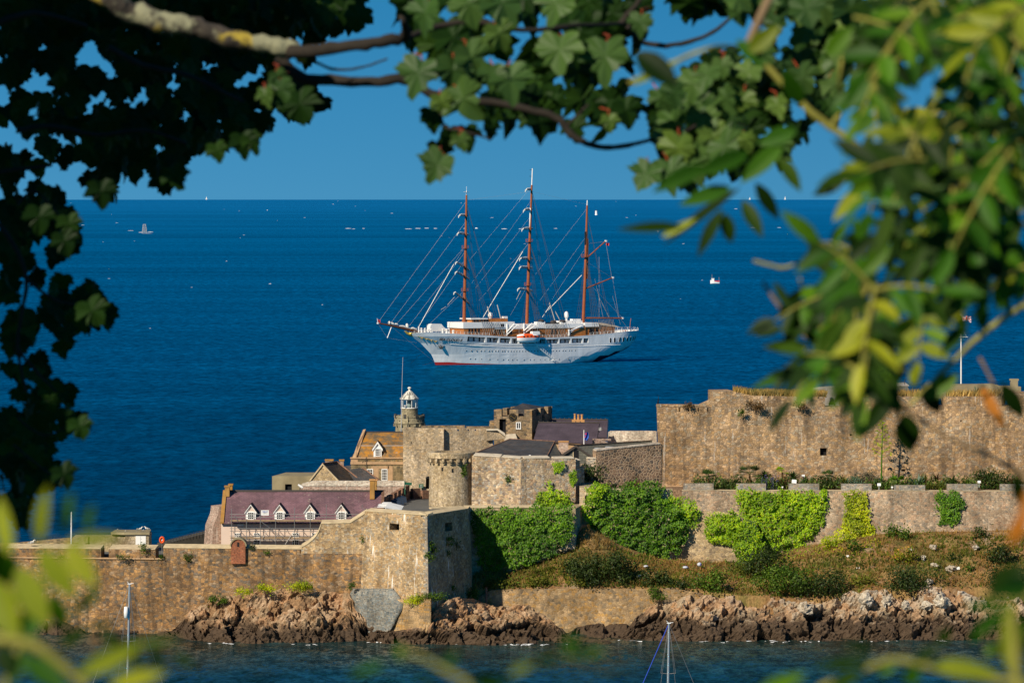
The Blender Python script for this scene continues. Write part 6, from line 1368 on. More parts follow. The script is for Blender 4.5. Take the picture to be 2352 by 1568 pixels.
# guard rails
mb = MB()
for side in (-1, 1):
    for a, b in ((-10.5, 20), (34, 56), (66, U1 - .3)):
        n = int((b - a) / 1.6); prev = None
        for k in range(n + 1):
            u = lerp(a, b, k / n); z = interp(sheer, u); y = side * max(.2, hb(u, z) - .1); p = Vector((u, y, z)); mb.bar(p, p + Vector((0, 0, 1.05)), .05)
            if prev is not None:
                for hgt in (.5, 1.05): mb.bar(prev + Vector((0, 0, hgt)), p + Vector((0, 0, hgt)), .03)
            prev = p
mb.build('guard_rail', M['ship_white'], ship, uv=False)
# davits, crane, gangway
def davit(px_t, px_e, py_b, py_t, py_e):
    b = SV(px_t, py_b, 6.5); t_ = SV(px_t, py_t, 6.5); e = SV(px_e, py_e, 8.6); k = SV((px_t + px_e) / 2 + 2, py_t - 1, 7.6); mb = MB(); mb.bar(b, t_ + Vector((0, 0, .3)), .3); mb.tube([b.lerp(t_, .35), k, e], .28, 6); mb.tube([b.lerp(t_, .1), k.lerp(e, .6)], .2, 6); mb.build('davit', M['ship_white'], ship, uv=False)
davit(1164.5, 1193, 771, 745, 748); davit(1203.5, 1236, 768, 744, 748.5)
mb = MB(); b = SV(1307, 771, 6.6); mb.bar(b, b + Vector((0, 0, 2.6)), .45, n=8); mb.tube([b + Vector((0, 0, 1.8)), SV(1323, 754, 6.6), SV(1336, 748.5, 6.6)], .24, 6); mb.bar(b + Vector((0, 0, .8)), SV(1319, 757, 6.6), .12); mb.build('crane', M['ship_white'], ship, uv=False)
mb = MB(); a, b = SV(1237, 798.5, 8.7), SV(1271, 826.5, 8.9); d = (b - a); o_ = Vector((0, -.5, 0))
for w_ in (-.4, .4):
    e = Vector((0, w_, 0)); mb.bar(a + e, b + e, .13); mb.bar(a + e + Vector((0, 0, 1)), b + e + Vector((0, 0, 1)), .05)
    for k in range(8): p = a + d * (k / 7) + e; mb.bar(p, p + Vector((0, 0, 1)), .04)
for k in range(28): p = a + d * ((k + .5) / 28); mb.obox(p, .3, .8, .05)
mb.obox(b + Vector((.5, 0, -.1)), 2.0, 1.6, .2); mb.build('gangway', M['ship_white'], ship, uv=False)
mb = MB(); a = SV(1231, 796, 7.7); b = SV(1262, 795, 7.7); mb.box(a.x, -8.1, a.z - .1, b.x, -7.5, a.z + .9); mb.build('gangway_platform', M['ship_white'], ship, uv=False)

# masts
def mast(name, pts, rad, mat=M['mast']):
    mb = MB(); P_ = [SV(*p) for p in pts]; mb.tube(P_, rad, 10); return mb.build(name, mat, ship, uv=False), P_
mf, PF = mast('foremast', [(1065, 772), (1069, 600), (1071.5, 448)], [.68, .6, .36])
mm, PM = mast('mainmast', [(1209, 768), (1215, 600), (1221.5, 425)], [.68, .6, .36])
mz, PZ_ = mast('mizzenmast', [(1338, 772), (1344, 640), (1348.5, 472)], [.68, .6, .36])
for par, a, b, r_ in ((mf, (1071.3, 450), (1071.6, 438), .18), (mm, (1221.4, 428), (1223, 387), .22), (mz, (1348.3, 474), (1349, 460), .2), (mf, (1069.8, 540), (1070.6, 500), .4), (mm, (1217.4, 522), (1219.0, 478), .38)):
    mb = MB(); mb.bar(SV(*a), SV(*b), r_ * 1.05, n=8); mb.build('white_pole', M['ship_white'], par, uv=False)
mb = MB(); c = SV(1071.5, 441); mb.bar(c + Vector((-1.6, -.8, 0)), c + Vector((1.6, .8, 0)), .1); mb.bar(c + Vector((0, 0, 0)), c + Vector((0, 0, 2.2)), .06); mb.build('aerial', M['ship_white'], mf, uv=False)
mb = MB(); c = SV(1222.5, 405); mb.bar(c, c + Vector((-1.3, 0, 0)), .07); mb.bar(c + Vector((0, 0, 2.6)), c + Vector((-1.2, 0, 2.6)), .07); mb.build('aerial', M['rope'], mm, uv=False)
mb = MB(); mb.bar(SV(1345.2, 552), SV(1345.0, 528 + 4), .46, n=10); mb.bar(SV(1344.6, 562), SV(1345.6, 538), .47, n=10); mb.build('black_band', M['black'], mz, uv=False)
mb = MB(); mb.bar(SV(1348.5, 640), SV(1349.8, 548), .34, n=8); mb.build('doubling', M['mast'], mz, uv=False)
def plat(par, px, py, w_=2.2):
    c = SV(px, py); mb = MB(); mb.lathe([(.3, -.2), (w_ * .6, -.2), (w_ * .65, 0), (.3, 0)], c, 12)
    for k in range(10): a = 2 * math.pi * k / 10; d = Vector((math.cos(a), math.sin(a), 0)) * w_ * .6; mb.bar(c + d, c + d + Vector((0, 0, 1.1)), .05)
    mb.lathe([(w_ * .6, 1.05), (w_ * .62, 1.12)], c, 12); mb.build('crosstree', M['mast'], par, uv=False)
plat(mf, 1068.5, 570); plat(mf, 1067.5, 668); plat(mm, 1215.3, 555); plat(mm, 1212, 655); plat(mz, 1343, 590)
yd = Vector((-.685, -.725, 0))
def yard(par, pmast, py, L, tilt, big=.42):
    t0 = pmast[0]; z = S(0, py, 0); 
    zt = H - (py - HY) * (SY0 + 20) / F
    for _ in range(3):
        # mast centre at that height
        a, b = (pmast[0], pmast[1]) if zt < pmast[1].z else (pmast[1], pmast[2]); k = (zt - a.z) / (b.z - a.z); c = a.lerp(b, k); Y = SY0 + SA_.y * c.x; zt = H - (py - HY) * Y / F
    c = c + Vector((-1.0, -.0, 0)); c.z = zt; d = (yd + Vector((0, 0, tilt))).normalized()
    mb = MB(); mb.tube([c - d * L, c - d * L * .5, c, c + d * L * .5, c + d * L], [.12, .2, .26, .2, .12], 8); y = mb.build('yard', M['spar_dark'], par, uv=False)
    mb = MB(); n = 16; pts = [c + d * L * lerp(-.94, .94, k / n) + Vector((-.1, 0, .32 + .12 * math.sin(k * 2.7))) for k in range(n + 1)]; mb.tube(pts, [big * (.6 + .5 * math.sin(math.pi * k / n)) * rnd(.85, 1.1) for k in range(n + 1)], 8); mb.build('furled_sail', M['sail'], y, smooth=True, uv=False)
    mb = MB(); e = c + d * L; mb.tube([e, e + Vector((-.5, -.1, -.2)), e + Vector((-.7, -.1, -1.0))], [.3, .25, .1], 6); mb.build('sail_bunt', M['sail'], y, uv=False)
for py, L, ti in ((495.5, 6.5, .02), (538, 8.5, .05), (612, 10.5, .17), (633, 10.5, .15), (685, 12, .22)): yard(mf, PF, py, L, ti)
for py, L, ti in ((436, 5, .0), (482, 7, -.02), (526, 8.5, .0), (594.5, 10.5, .02), (615, 10.5, .03), (666, 12, .06)): yard(mm, PM, py, L, ti)
# spanker boom and gaffs
for nm, a, b, r_, v in (('boom', (1343, 730), (1430, 730.5), .28, 0), ('gaff', (1342, 664), (1407.5, 637.5), .26, 0), ('gaff', (1344, 596), (1391.5, 553.5), .26, 0)):
    mb = MB(); mb.tube([SV(*a), SV(*b)], [r_ * 1.1, r_ * .85], 8); o = mb.build(nm, M['mast'], mz, uv=False)
    mb = MB(); c = SV(*b); mb.obox(c, .7, .7, .7); mb.build('end_fitting', M['ship_white'], o, uv=False)
# bowsprit
mb = MB(); mb.tube([SV(975, 766), SV(940, 757), SV(905, 749), SV(868, 742)], [.55, .55, .45, .25], 10); bo = mb.build('bowsprit', M['spar_dark'], ship, uv=False)
mb = MB()
for a, b, rr in (((897, 745.5), (907, 747.5), .55), ((907, 747), (915, 748), .4), ((917, 750.5), (944, 757), .4), ((934, 746), (937, 756), .6), ((944, 756), (958, 759), .45), ((893, 744), (896, 745), .7)):
    p, q = SV(*a), SV(*b); mb.tube([p + Vector((0, 0, .35)), p.lerp(q, .3) + Vector((0, .1, .6)), p.lerp(q, .7) + Vector((0, -.1, .45)), q + Vector((0, 0, .3))], [rr * .6, rr, rr * .8, rr * .5], 8)
mb.build('furled_jib', M['sail'], bo, smooth=True, uv=False)
mb = MB(); mb.bar(SV(899, 751), SV(889.5, 776), .16); mb.build('dolphin_striker', M['ship_white'], bo, uv=False)
mb = MB(); mb.bar(SV(868, 742), SV(866.3, 731), .1); mb.obox(SV(868, 742), .6, .6, .6); mb.build('jackstaff', M['ship_white'], bo, uv=False)
def flagcloth(px, py, w_, h_, mat, name='flag', par=ship):
    mb = MB(); rows = [[SV(px + w_ * i / 6 - j * .2, py + h_ * j / 4 + i * .35 + .5 * math.sin(i), .25 * math.sin(i * 1.3)) for i in range(7)] for j in range(5)]; mb.grid(rows); mb.build(name, mat, par, uv=False)
flagcloth(868.5, 733, 5, 7.5, M['red'], 'jack', bo); flagcloth(1393, 557, 6, 6, M['red'], 'courtesy_flag', mz)
mb = MB(); mb.bar(SV(1446, 757), SV(1449, 731), .13); mb.build('ensign_staff', M['mast'], ship, uv=False)
# standing rigging
def wires(name, segs, r_, mat, par=ship):
    mb = MB()
    for p, q in segs: mb.bar(p, q, r_, n=3)
    return mb.build(name, mat, par, uv=False)
wires('head_stay', [(SV(868, 741), SV(1071, 462)), (SV(896, 744), SV(1069.5, 510)), (SV(907, 748), SV(1068, 566)), (SV(935, 755), SV(1067, 580)), (SV(955, 757), SV(1066, 600)), (SV(970, 760), SV(1066, 668)), (SV(868, 743), SV(890, 776)), (SV(890, 776), SV(957, 787)), (SV(899, 750), SV(998, 831))], .035, M['rope_pale'], bo)
wires('anchor_cable', [(SV(998, 831), SV(965, 840)), (SV(975, 806, 1), SV(943, 834, 6))], .06, M['rope'])
for q_ in [(SV(961, 752), SV(1042, 607)), (SV(1110, 728), SV(1201, 577)), (SV(1259, 712), SV(1336, 632)), (SV(1246, 728), SV(1265, 700))]: wires('furled_staysail', [q_], .13, M['sail'])
wires('mast_stay', [(SV(1042, 607), SV(1066, 570)), (SV(1201, 577), SV(1214, 557)), (SV(1336, 632), SV(1343, 600)), (SV(1100, 690), SV(1214, 560)), (SV(1080, 655), SV(1219, 462)), (SV(1076, 600), SV(1220, 430)), (SV(1090, 665), SV(1216, 500)), (SV(1072, 460), SV(1221, 440)), (SV(1240, 690), SV(1345, 545)), (SV(1230, 630), SV(1347, 480)), (SV(1222, 440), SV(1348, 470)), (SV(1260, 700), SV(1344, 570)), (SV(1172, 724), SV(1207, 664))], .026, M['rope_pale'])
wires('baggywrinkle', [(SV(1028, 700), SV(1044, 682)), (SV(1013, 711), SV(1024, 704)), (SV(1186, 688), SV(1196, 668)), (SV(1366, 640), SV(1378, 690)), (SV(1380, 690), SV(1412, 755))], .1, M['rope_pale'])
def shrouds(par, P_, marks, du, name='shroud'):
    for side in (-1, 1):
        segs = []; lad = []
        for (zf, offs, rr) in marks:
            a, b, c = P_; z = lerp(a.z, c.z, zf); top = a.lerp(b, (z - a.z) / (b.z - a.z)) if z < b.z else b.lerp(c, (z - b.z) / (c.z - b.z)); ends = []
            for o_ in offs:
                u = P_[0].x + o_; zz_ = interp(sheer, u); e = Vector((u, side * (hb(u, zz_) - .1), zz_)); ends.append(e); segs.append((top, e))
            if rr:
                for k in range(2, 20): lad.append((ends[0].lerp(top, k / 22), ends[-1].lerp(top, k / 22)))
        wires(name, segs, .055, M['rope'], par); wires('ratline', lad, .03, M['rope'], par)
shrouds(mf, PF, [(.30, (1, 2.2, 3.4, 4.6, 5.8), 1), (.62, (8, 9.2, 10.4), 0), (.95, (12, 13.2), 0)], 1)
shrouds(mm, PM, [(.33, (1, 2.2, 3.4, 4.6, 5.8), 1), (.62, (9, 10.2, 11.4), 0), (.97, (14, 15.5), 0)], 1)
shrouds(mz, PZ_, [(.6, (.5, 1.8, 3, 4.2, 5.4), 1), (.95, (8.5, 9.5), 0)], 1)
segs = []
for a, b, n, top in ((1111, 1163, 12, (1071, 500)), (1254, 1300, 13, (1221, 470)), (1378, 1416, 12, (1348, 500))):
    for k in range(n): p = SV(lerp(a, b, k / (n - 1)), interp([(1111, 768), (1163, 774), (1254, 774), (1300, 773), (1378, 767), (1416, 764)], lerp(a, b, k / (n - 1))), 7.4); q = SV(top[0], top[1]); segs.append((p, p + (q - p).normalized() * 5.5))
wires('lanyard', segs, .08, M['rope_pale'])
wires('backstay', [(SV(1119, 702), SV(1135, 765, 7)), (SV(1142, 700), SV(1160, 772, 7)), (SV(1262, 695), SV(1285, 772, 7)), (SV(1275, 715), SV(1305, 772, 7))], .17, M['rope_pale'])
wires('topping_lift', [(SV(1391, 554), SV(1405, 637)), (SV(1407, 638), SV(1422, 730)), (SV(1346, 560), SV(1391, 555)), (SV(1346, 600), SV(1406, 638)), (SV(1407, 680), SV(1425, 745)), (SV(1343, 640), SV(1430, 730)), (SV(1376, 590), SV(1376, 730)), (SV(1370, 655), SV(1388, 742)), (SV(1425, 731), SV(1440, 752))], .04, M['rope_pale'], mz)

# the orange lifeboat hanging in the davits is a thing of its own
A0, B0 = SV(1187, 775, 9.6), SV(1240, 775, 9.6); L_b = (B0 - A0).length; cb = A0.lerp(B0, .5)
lbo = thing('lifeboat', SW(cb), 'orange and white enclosed lifeboat hanging in davits on the white ship', 'lifeboat', rz=R(30)); lbo.location = SW(cb)
def lifeform(z0, z1, wmax, keel=True):
    rows = []
    for i in range(17):
        t_ = i / 16; u = lerp(-L_b / 2, L_b / 2, t_); k = max(.03, (1 - abs(2 * t_ - 1) ** 3)) ** .7; r = []
        for j in range(9):
            a = math.pi * j / 8; r.append((u, -wmax * k * math.cos(a), z0 + (z1 - z0) * (math.sin(a) ** .6) * (.6 + .4 * k)))
        rows.append(r)
    return rows
mb = MB(); mb.grid(lifeform(.0, -2.0, 1.7)); mb.build('hull', M['ship_white'], lbo, smooth=True, uv=False)
mb = MB(); mb.grid(lifeform(-.0, 1.55, 1.72), lambda a, b: 1 if (4 <= a <= 9 and 0 < b < 7 or b in (0, 7)) else 0); mb.build('canopy', [M['ship_white'], M['orange']], lbo, smooth=True, uv=False)
mb = MB(); mb.prism([(1.5, -.9), (4.6, -.9), (4.6, .9), (1.5, .9)], 1.2, 2.4, bat=.25); mb.build('steering_cupola', M['ship_white'], lbo, uv=False)
for k in range(4): mb = MB(); x = -3.4 + k * 1.7; mb.slab([Vector((x, -1.73, .35)), Vector((x + .8, -1.73, .35)), Vector((x + .8, -1.66, .75)), Vector((x, -1.66, .75))], Vector((0, .05, 0))); mb.build('window', M['black'], lbo, uv=False)
mb = MB(); mb.bar((-L_b * .4, 0, 1.2), (-L_b * .4, 0, 5.2), .05); mb.bar((L_b * .4, 0, 1.2), (L_b * .4, 0, 5.2), .05); mb.build('fall', M['rope_pale'], lbo, uv=False)

# people along the after rail
shirts = [M['shirt_white'], M['shirt_red'], M['shirt_blue'], M['shirt_pink']]
ppl = [(1379, 'person in a dark red shirt standing by the after deckhouse of the ship', 3, 1), (1386, 'person in a blue shirt on the after deck beside the red-shirted one', 3, 2), (1425, 'person in white at the ship\'s after rail, beneath the end of the awning', 3, 0), (1431, 'person in pink at the ship\'s after rail, next to the awning', 3, 3), (1437, 'person in red at the ship\'s stern rail, left of the ensign staff', 3, 1), (1442, 'person in white at the ship\'s stern rail, close left of the ensign staff', 2.5, 0), (1451, 'person in blue at the ship\'s stern rail, just right of the ensign staff', 2, 2), (1456, 'person in white at the very stern of the ship', 1, 0)]
for k, (px, lb, v, sh_) in enumerate(ppl):
    u, _ = S(px, 752, v + 1); v2 = min(v + 2, max(.5, hb(u, dk(u)) - .8)); u, _ = S(px, 752, v2); person(SW(Vector((u, -v2, dk(u)))), R(20 + 40 * k), shirts[sh_], M['trouser_dark'] if k % 2 else M['trouser_tan'], lb, 1.0, 'passengers on the after deck')

# ---- far things on the water
def farpt(px, py): Y = H * F / (py - HY); return Vector((PX(px, Y), Y, 0)), Y / F
c, s = farpt(1642, 651.5)
fb = thing('fishing_boat', c, 'small white fishing boat with a red deck and wheelhouse off the right bow', 'boat')
rows = []
for i in range(13):
    t_ = i / 12; x = lerp(-10.5, 10.5, t_) * s * 1.0; k = (1 - max(0, 1 - t_ * 2.2) ** 2) * (1 - .25 * t_); sh_ = (1.6 * (1 - t_) ** 2 + .4) * 1.0
    rows.append([c + Vector((x, -1.9 * k, .9 + sh_)), c + Vector((x, -1.5 * k, .3)), c + Vector((x + .3, 0, -.5)), c + Vector((x, 1.5 * k, .3)), c + Vector((x, 1.9 * k, .9 + sh_))])
mb = MB(); mb.grid(rows); mb.face([r[0] for r in rows] + [r[-1] for r in rows[::-1]]); mb.build('hull', M['ship_white'], fb, uv=False)
mb = MB(); mb.box(c.x - 2.6, c.y - 1.2, 1.5, c.x - .6, c.y + 1.2, 4.0); mb.box(c.x - 2.8, c.y - 1.4, 4.0, c.x - .3, c.y + 1.4, 4.2); mb.build('wheelhouse', M['ship_white'], fb, uv=False)
mb = MB(); mb.box(c.x - .4, c.y - 1.6, 1.6, c.x + 3.6, c.y + 1.6, 2.3); mb.build('deck_load', M['flag_red'], fb, uv=False)
for x, a, b in ((-2.2, 4, 7.2), (3.2, 2, 5)): mb = MB(); mb.bar(c + Vector((x, 0, a)), c + Vector((x, 0, b)), .12); mb.build('mast', M['rope_pale'], fb, uv=False)
c, s = farpt(332, 535)
bc = thing('beacon', c, 'far slender lattice beacon tower standing in breaking water on the left', 'beacon')
mb = MB(); h0 = 19 * s
for sx in (-1, 1):
    for sy in (-1, 1): mb.bar(c + Vector((sx * 4.5, sy * 4.5, -1)), c + Vector((sx * 2.6, sy * 2.6, h0)), .3)
for k in range(5):
    za, zb = h0 * k / 5, h0 * (k + 1) / 5; wa, wb = lerp(4.5, 2.6, k / 5), lerp(4.5, 2.6, (k + 1) / 5)
    for sy in (-1, 1): mb.bar(c + Vector((-wa, sy * wa, za)), c + Vector((wb, sy * wb, zb)), .17); mb.bar(c + Vector((wa, sy * wa, za)), c + Vector((-wb, sy * wb, zb)), .17); mb.bar(c + Vector((-wb, sy * wb, zb)), c + Vector((wb, sy * wb, zb)), .2)
mb.build('lattice', M['lead'], bc, uv=False)
mb = MB(); mb.box(c.x - 2.8, c.y - 2.8, h0, c.x + 2.8, c.y + 2.8, h0 + .8); mb.build('platform', M['lead'], bc, uv=False)
c, s = farpt(1369.5, 494)
wb = thing('sea_mark', c, 'far white tower standing in the sea behind the mizzenmast', 'lighthouse')
mb = MB(); mb.lathe([(3.3 * s, 0), (2.6 * s, 3 * s), (2.3 * s, 9 * s), (2.6 * s, 9.4 * s), (2.6 * s, 10 * s)], c, 12); mb.build('tower', M['ship_white'], wb, uv=False); mb = MB(); mb.lathe([(1.6 * s, 10 * s), (1.5 * s, 11.4 * s), (0, 12 * s)], c, 10); mb.build('lantern', M['rope'], wb, uv=False)
for px, py, hp, lb in ((474, 458.3, 7, 'tiny white sail on the horizon at the left'), (1803, 458.4, 8, 'tiny tall white sail on the horizon, right of the ship behind twigs'), (1722, 458.6, 6, 'tiny low white sail on the horizon between the leaves on the right')):
    c, s = farpt(px, py); b = thing('sailing_boat', c, lb, 'sailing boat', 'sails on the horizon')
    mb = MB(); mb.slab([c + Vector((-1.2 * s, 0, 1.5 * s)), c + Vector((1.6 * s, 0, 1.5 * s)), c + Vector((.2 * s, 0, hp * s))], Vector((0, 2, 0))); mb.build('sail', M['ship_white'], b, uv=False)
    mb = MB(); mb.slab([c + Vector((-2.2 * s, -2, 1.3 * s)), c + Vector((-1.8 * s, -2, 0)), c + Vector((1.8 * s, -2, 0)), c + Vector((2.1 * s, -2, 1.3 * s))], Vector((0, 4 * s, 0))); mb.build('hull', M['ship_white'], b, uv=False)

# ---- two moored yachts whose masts rise into the picture
def yacht(px, py_top, Y, lean, label, radar, flag_blue):
    c = Vector((PX(px, Y), Y, 0)); y = thing('yacht', c, label, 'yacht'); zt = PZ(py_top, Y)
    rows = []
    for i in range(13):
        t_ = i / 12; x = lerp(-5.5, 5.5, t_); k = math.sin(math.pi * min(1, t_ * .62 + .0)) ** .7; rows.append([c + Vector((x, -1.7 * k, 1.1)), c + Vector((x, -1.4 * k, .3)), c + Vector((x, 0, -.4)), c + Vector((x, 1.4 * k, .3)), c + Vector((x, 1.7 * k, 1.1))])
    mb = MB(); mb.grid(rows); mb.face([r[0] for r in rows] + [r[-1] for r in rows[::-1]]); mb.build('hull', M['ship_white'], y, uv=False)
    mb = MB(); mb.prism([(c.x - 2.5, c.y - .9), (c.x + 2, c.y - .9), (c.x + 2, c.y + .9), (c.x - 2.5, c.y + .9)], 1.1, 1.7, bat=.2); mb.build('cabin', M['ship_white'], y, uv=False)
    top = c + Vector((lean, 0, zt)); mb = MB(); mb.tube([c + Vector((0, 0, 1)), c + Vector((lean * .5, 0, zt * .5)), top], [.17, .16, .12], 10); m_ = mb.build('mast', M['alu'], y, uv=False)
    mb = MB(); mb.obox(top + Vector((0, 0, .05)), .5, .12, .1); mb.bar(top, top + Vector((-.3, 0, .35)), .03); mb.obox(top + Vector((.35, 0, .12)), .35, .1, .05); mb.build('masthead_gear', M['ship_white'], m_, uv=False)
    mb = MB(); k = zt * .55
    for sgn in (-1, 1): mb.bar(top, c + Vector((sgn * 1.5, -.3, 1.2)), .022, n=4); mb.bar(c + Vector((lean * .55, 0, k)), c + Vector((lean * .55 + sgn * .9, -.1, k + .1)), .04, n=4); mb.bar(top, c + Vector((lean * .55 + sgn * .9, -.1, k + .1)), .025, n=4)
    mb.build('shroud', M['steel'], m_, uv=False)
    mb = MB(); mb.bar(top, c + Vector((-5.2, 0, 1.2)), .055 if flag_blue else .03, n=6); mb.build('furled_genoa' if flag_blue else 'forestay', M['royal'] if flag_blue else M['steel'], y, uv=False)
    mb = MB(); mb.bar(top, c + Vector((5.3, 0, 1.2)), .025, n=4); mb.build('backstay', M['steel'], y, uv=False)
    if radar:
        q = c + Vector((lean * .8 - .35, -.2, zt * .78)); mb = MB(); mb.lathe([(0, -.75), (.25, -.7), (.3, 0), (.25, .7), (0, .75)], q, 10); mb.build('radar_reflector', M['ship_white'], m_, smooth=True, uv=False)
M['alu'] = paint('mast_aluminium', (.55, .56, .57), .35, .05, 2, .7); M['royal'] = paint('royal_blue_canvas', (.02, .07, .5), .7)
yacht(291.5, 1341, 560, .33, 'yacht whose grey mast rises before the left sea wall, white cylinder on it', True, False)
yacht(1533, 1431, 535, .18, 'yacht whose mast with a blue furled sail rises at the bottom, right of centre', False, True)
gull((PX(73, 664), 664, PZ(1253, 664)), 1, 'white gull with a yellow bill on the wall at the far left edge', 1.5)

# ------------------------------------------------------------------ plants on the islet
M['ivy_dark'] = leafmat('dark_ivy_leaves', (.018, .055, .006), (.045, .125, .010), (.09, .19, .015), .2, .25, .25)
M['ivy_mid'] = leafmat('green_ivy_leaves', (.035, .11, .004), (.085, .22, .007), (.18, .33, .012), .25, .25, .25)
M['ivy_bright'] = leafmat('bright_creeper_leaves', (.11, .25, .004), (.26, .46, .007), (.46, .56, .012), .3, .25, .25)
M['ivy_yellow'] = leafmat('yellow_green_creeper_leaves', (.22, .32, .005), (.42, .51, .008), (.58, .58, .015), .3, .25, .3)
M['bush_dark'] = leafmat('dark_bush_leaves', (.018, .035, .008), (.04, .07, .016), (.075, .105, .028), .2, .2, .3)
M['bush_green'] = leafmat('green_bush_leaves', (.03, .07, .008), (.075, .15, .014), (.13, .21, .022), .25, .2, .3)
M['bush_orange'] = leafmat('yellow_orange_bush_leaves', (.12, .17, .01), (.24, .26, .02), (.45, .2, .05), .25, .2, .6)
M['dry'] = leafmat('dry_grass_blades', (.16, .095, .03), (.27, .165, .06), (.36, .25, .11), .25, .1, .12)
M['tan'] = leafmat('tan_grass_blades', (.34, .22, .08), (.45, .31, .13), (.55, .42, .2), .3, .1, .3)
M['scrub'] = leafmat('scrub_leaves', (.05, .075, .012), (.11, .13, .02), (.17, .16, .035), .2, .1, .15)
M['yucca'] = leafmat('yucca_leaves', (.02, .05, .012), (.05, .10, .022), (.12, .17, .05), .15, .35, .4)
M['agave'] = leafmat('agave_leaves', (.04, .09, .07), (.07, .14, .11), (.13, .2, .15), .1, .3, .4)
M['brown_leaf'] = leafmat('brown_leaves', (.07, .045, .02), (.12, .07, .03), (.15, .09, .045), .2, .2, .4)
M['violet'] = leafmat('violet_flowers', (.06, .06, .2), (.1, .09, .32), None, .2, .2, .4)
M['grey_leaf'] = leafmat('grey_leaves', (.09, .085, .07), (.14, .13, .1), None, .2, .2, .4)

M['garden'] = leafmat('garden_leaves', (.025, .06, .012), (.07, .14, .022), (.19, .23, .06), .2, .3, .35)
def leafquad(mb, c, n, d, L, W_):
    d = (d - n * d.dot(n)).normalized(); b = n.cross(d)
    mb.face([c - d * L * .5, c + b * W_ * .5 - n * .08 * W_, c + d * L * .5, c - b * W_ * .5 - n * .08 * W_])
def rv(): return Vector((random.gauss(0, 1), random.gauss(0, 1), random.gauss(0, 1)))
def ivy(poly, Y, label, mat, size=.5, thick=1.0, cover=3.6, edge=10, Y2=None, group='ivy and creepers on the walls', seed=0):
    size *= .6; xs = [p[0] for p in poly]; ys = [p[1] for p in poly]; s = Y / F; px0, px1 = min(xs), max(xs)
    area = abs(sum(poly[i][0] * poly[(i + 1) % len(poly)][1] - poly[(i + 1) % len(poly)][0] * poly[i][1] for i in range(len(poly)))) / 2 * s * s
    n = int(area * cover / (size * size * .5)); mb = MB(); k = 0
    while k < n:
        x, y = rnd(px0 - edge, px1 + edge), rnd(min(ys) - edge, max(ys) + edge)
        w_ = Vector((x * .06 + seed, y * .06, 1)); jx = noise.noise(w_) * edge * 1.2 + random.gauss(0, edge * .3); jy = noise.noise(w_ + Vector((9, 4, 2))) * edge * 1.2 + random.gauss(0, edge * .3)
        if not inpoly(x + jx, y + jy, poly): continue
        k += 1; q = Vector((x * .045 + seed, y * .055, seed))
        lump = noise.noise(q) * .6 + noise.noise(q * 2.7) * .35 + noise.noise(q * 7) * .2; dep = thick * max(.06, .5 + lump); e = sum(inpoly(x + jx + a, y + jy + b, poly) for a, b in ((-12, 0), (12, 0), (0, -12), (0, 12))) / 4; dep *= e * e * .9 + .1
        yy = Y if Y2 is None else lerp(Y, Y2, (x - px0) / (px1 - px0)); p = P3(x, y, yy); p.y -= dep * random.random() ** .45
        nv = (Vector((-.12, -1, .45)) + rv() * .3 + Vector((-.9 * noise.noise(q * 2.7 + Vector((.25, 0, 0))), 0, .9 * noise.noise(q * 2.7 + Vector((0, .25, 5)))))).normalized()
        leafquad(mb, p, nv, Vector((random.gauss(0, .6), 0, -1)), size * rnd(.6, 1.2), size * rnd(.5, .95))
    return tag(mb.build('ivy', mat, uv=False), label, 'ivy', group)
ivy([(1084, 1169), (1215, 1166), (1240, 1160), (1314, 1158), (1318, 1210), (1307, 1242), (1282, 1264), (1240, 1284), (1190, 1304), (1150, 1314), (1118, 1312), (1105, 1292), (1092, 1250), (1083, 1200)], 667.0, 'dense dark ivy curtain right of the bastion, half in its shadow', M['ivy_mid'], .52, 1.4, seed=1)
ivy([(1216, 1190), (1228, 1152), (1240, 1130), (1252, 1124), (1262, 1104), (1272, 1125), (1298, 1130), (1309, 1160), (1312, 1190)], 676.9, 'ivy climbing in a peak up the curtain wall', M['ivy_bright'], .52, 1.5, seed=2)
ivy([(1268, 1064), (1280, 1060), (1297, 1060), (1298, 1074), (1288, 1084), (1272, 1086)], 677.5, 'small bright ivy patch below the curtain wall coping', M['ivy_bright'], .42, .5, 3, 3, seed=3)
ivy([(1305, 1090), (1318, 1078), (1325, 1085), (1324, 1105), (1316, 1118), (1305, 1112)], 678.3, 'narrow ivy clump hanging on the corner of the curtain wall', M['ivy_bright'], .45, .8, 3, 3, seed=4)
ivy([(1349, 1114), (1380, 1107), (1398, 1118), (1412, 1126), (1440, 1110), (1480, 1107), (1516, 1109), (1522, 1140), (1545, 1150), (1578, 1180), (1580, 1230), (1562, 1262), (1530, 1276), (1500, 1286), (1470, 1280), (1430, 1268), (1390, 1240), (1360, 1208), (1345, 1190), (1340, 1165), (1362, 1150)], 674.6, 'broadest dark ivy mass below the rubble wall', M['ivy_mid'], .55, 1.7, Y2=676.4, seed=5)
ivy([(1524, 1128), (1545, 1140), (1600, 1155), (1613, 1178), (1592, 1208), (1560, 1206), (1530, 1178)], 676.8, 'brighter ivy lobe at the right edge of the broadest ivy', M['ivy_bright'], .52, 1.4, seed=6)
ivy([(1350, 1118), (1395, 1108), (1398, 1122), (1370, 1150), (1342, 1170), (1360, 1205), (1352, 1206), (1338, 1170)], 673.6, 'yellowish ivy fringe at the left edge of the broadest ivy', M['ivy_bright'], .5, .9, 2.4, seed=61)
ivy([(1692, 1126), (1710, 1119), (1722, 1128), (1745, 1131), (1790, 1128), (1850, 1128), (1896, 1130), (1899, 1165), (1882, 1215), (1850, 1252), (1800, 1262), (1770, 1272), (1740, 1290), (1700, 1294), (1690, 1260), (1688, 1200), (1698, 1160)], 684.0, 'wide bright green creeper covering the garden wall below two merlons', M['ivy_bright'], .52, 1.5, seed=7)
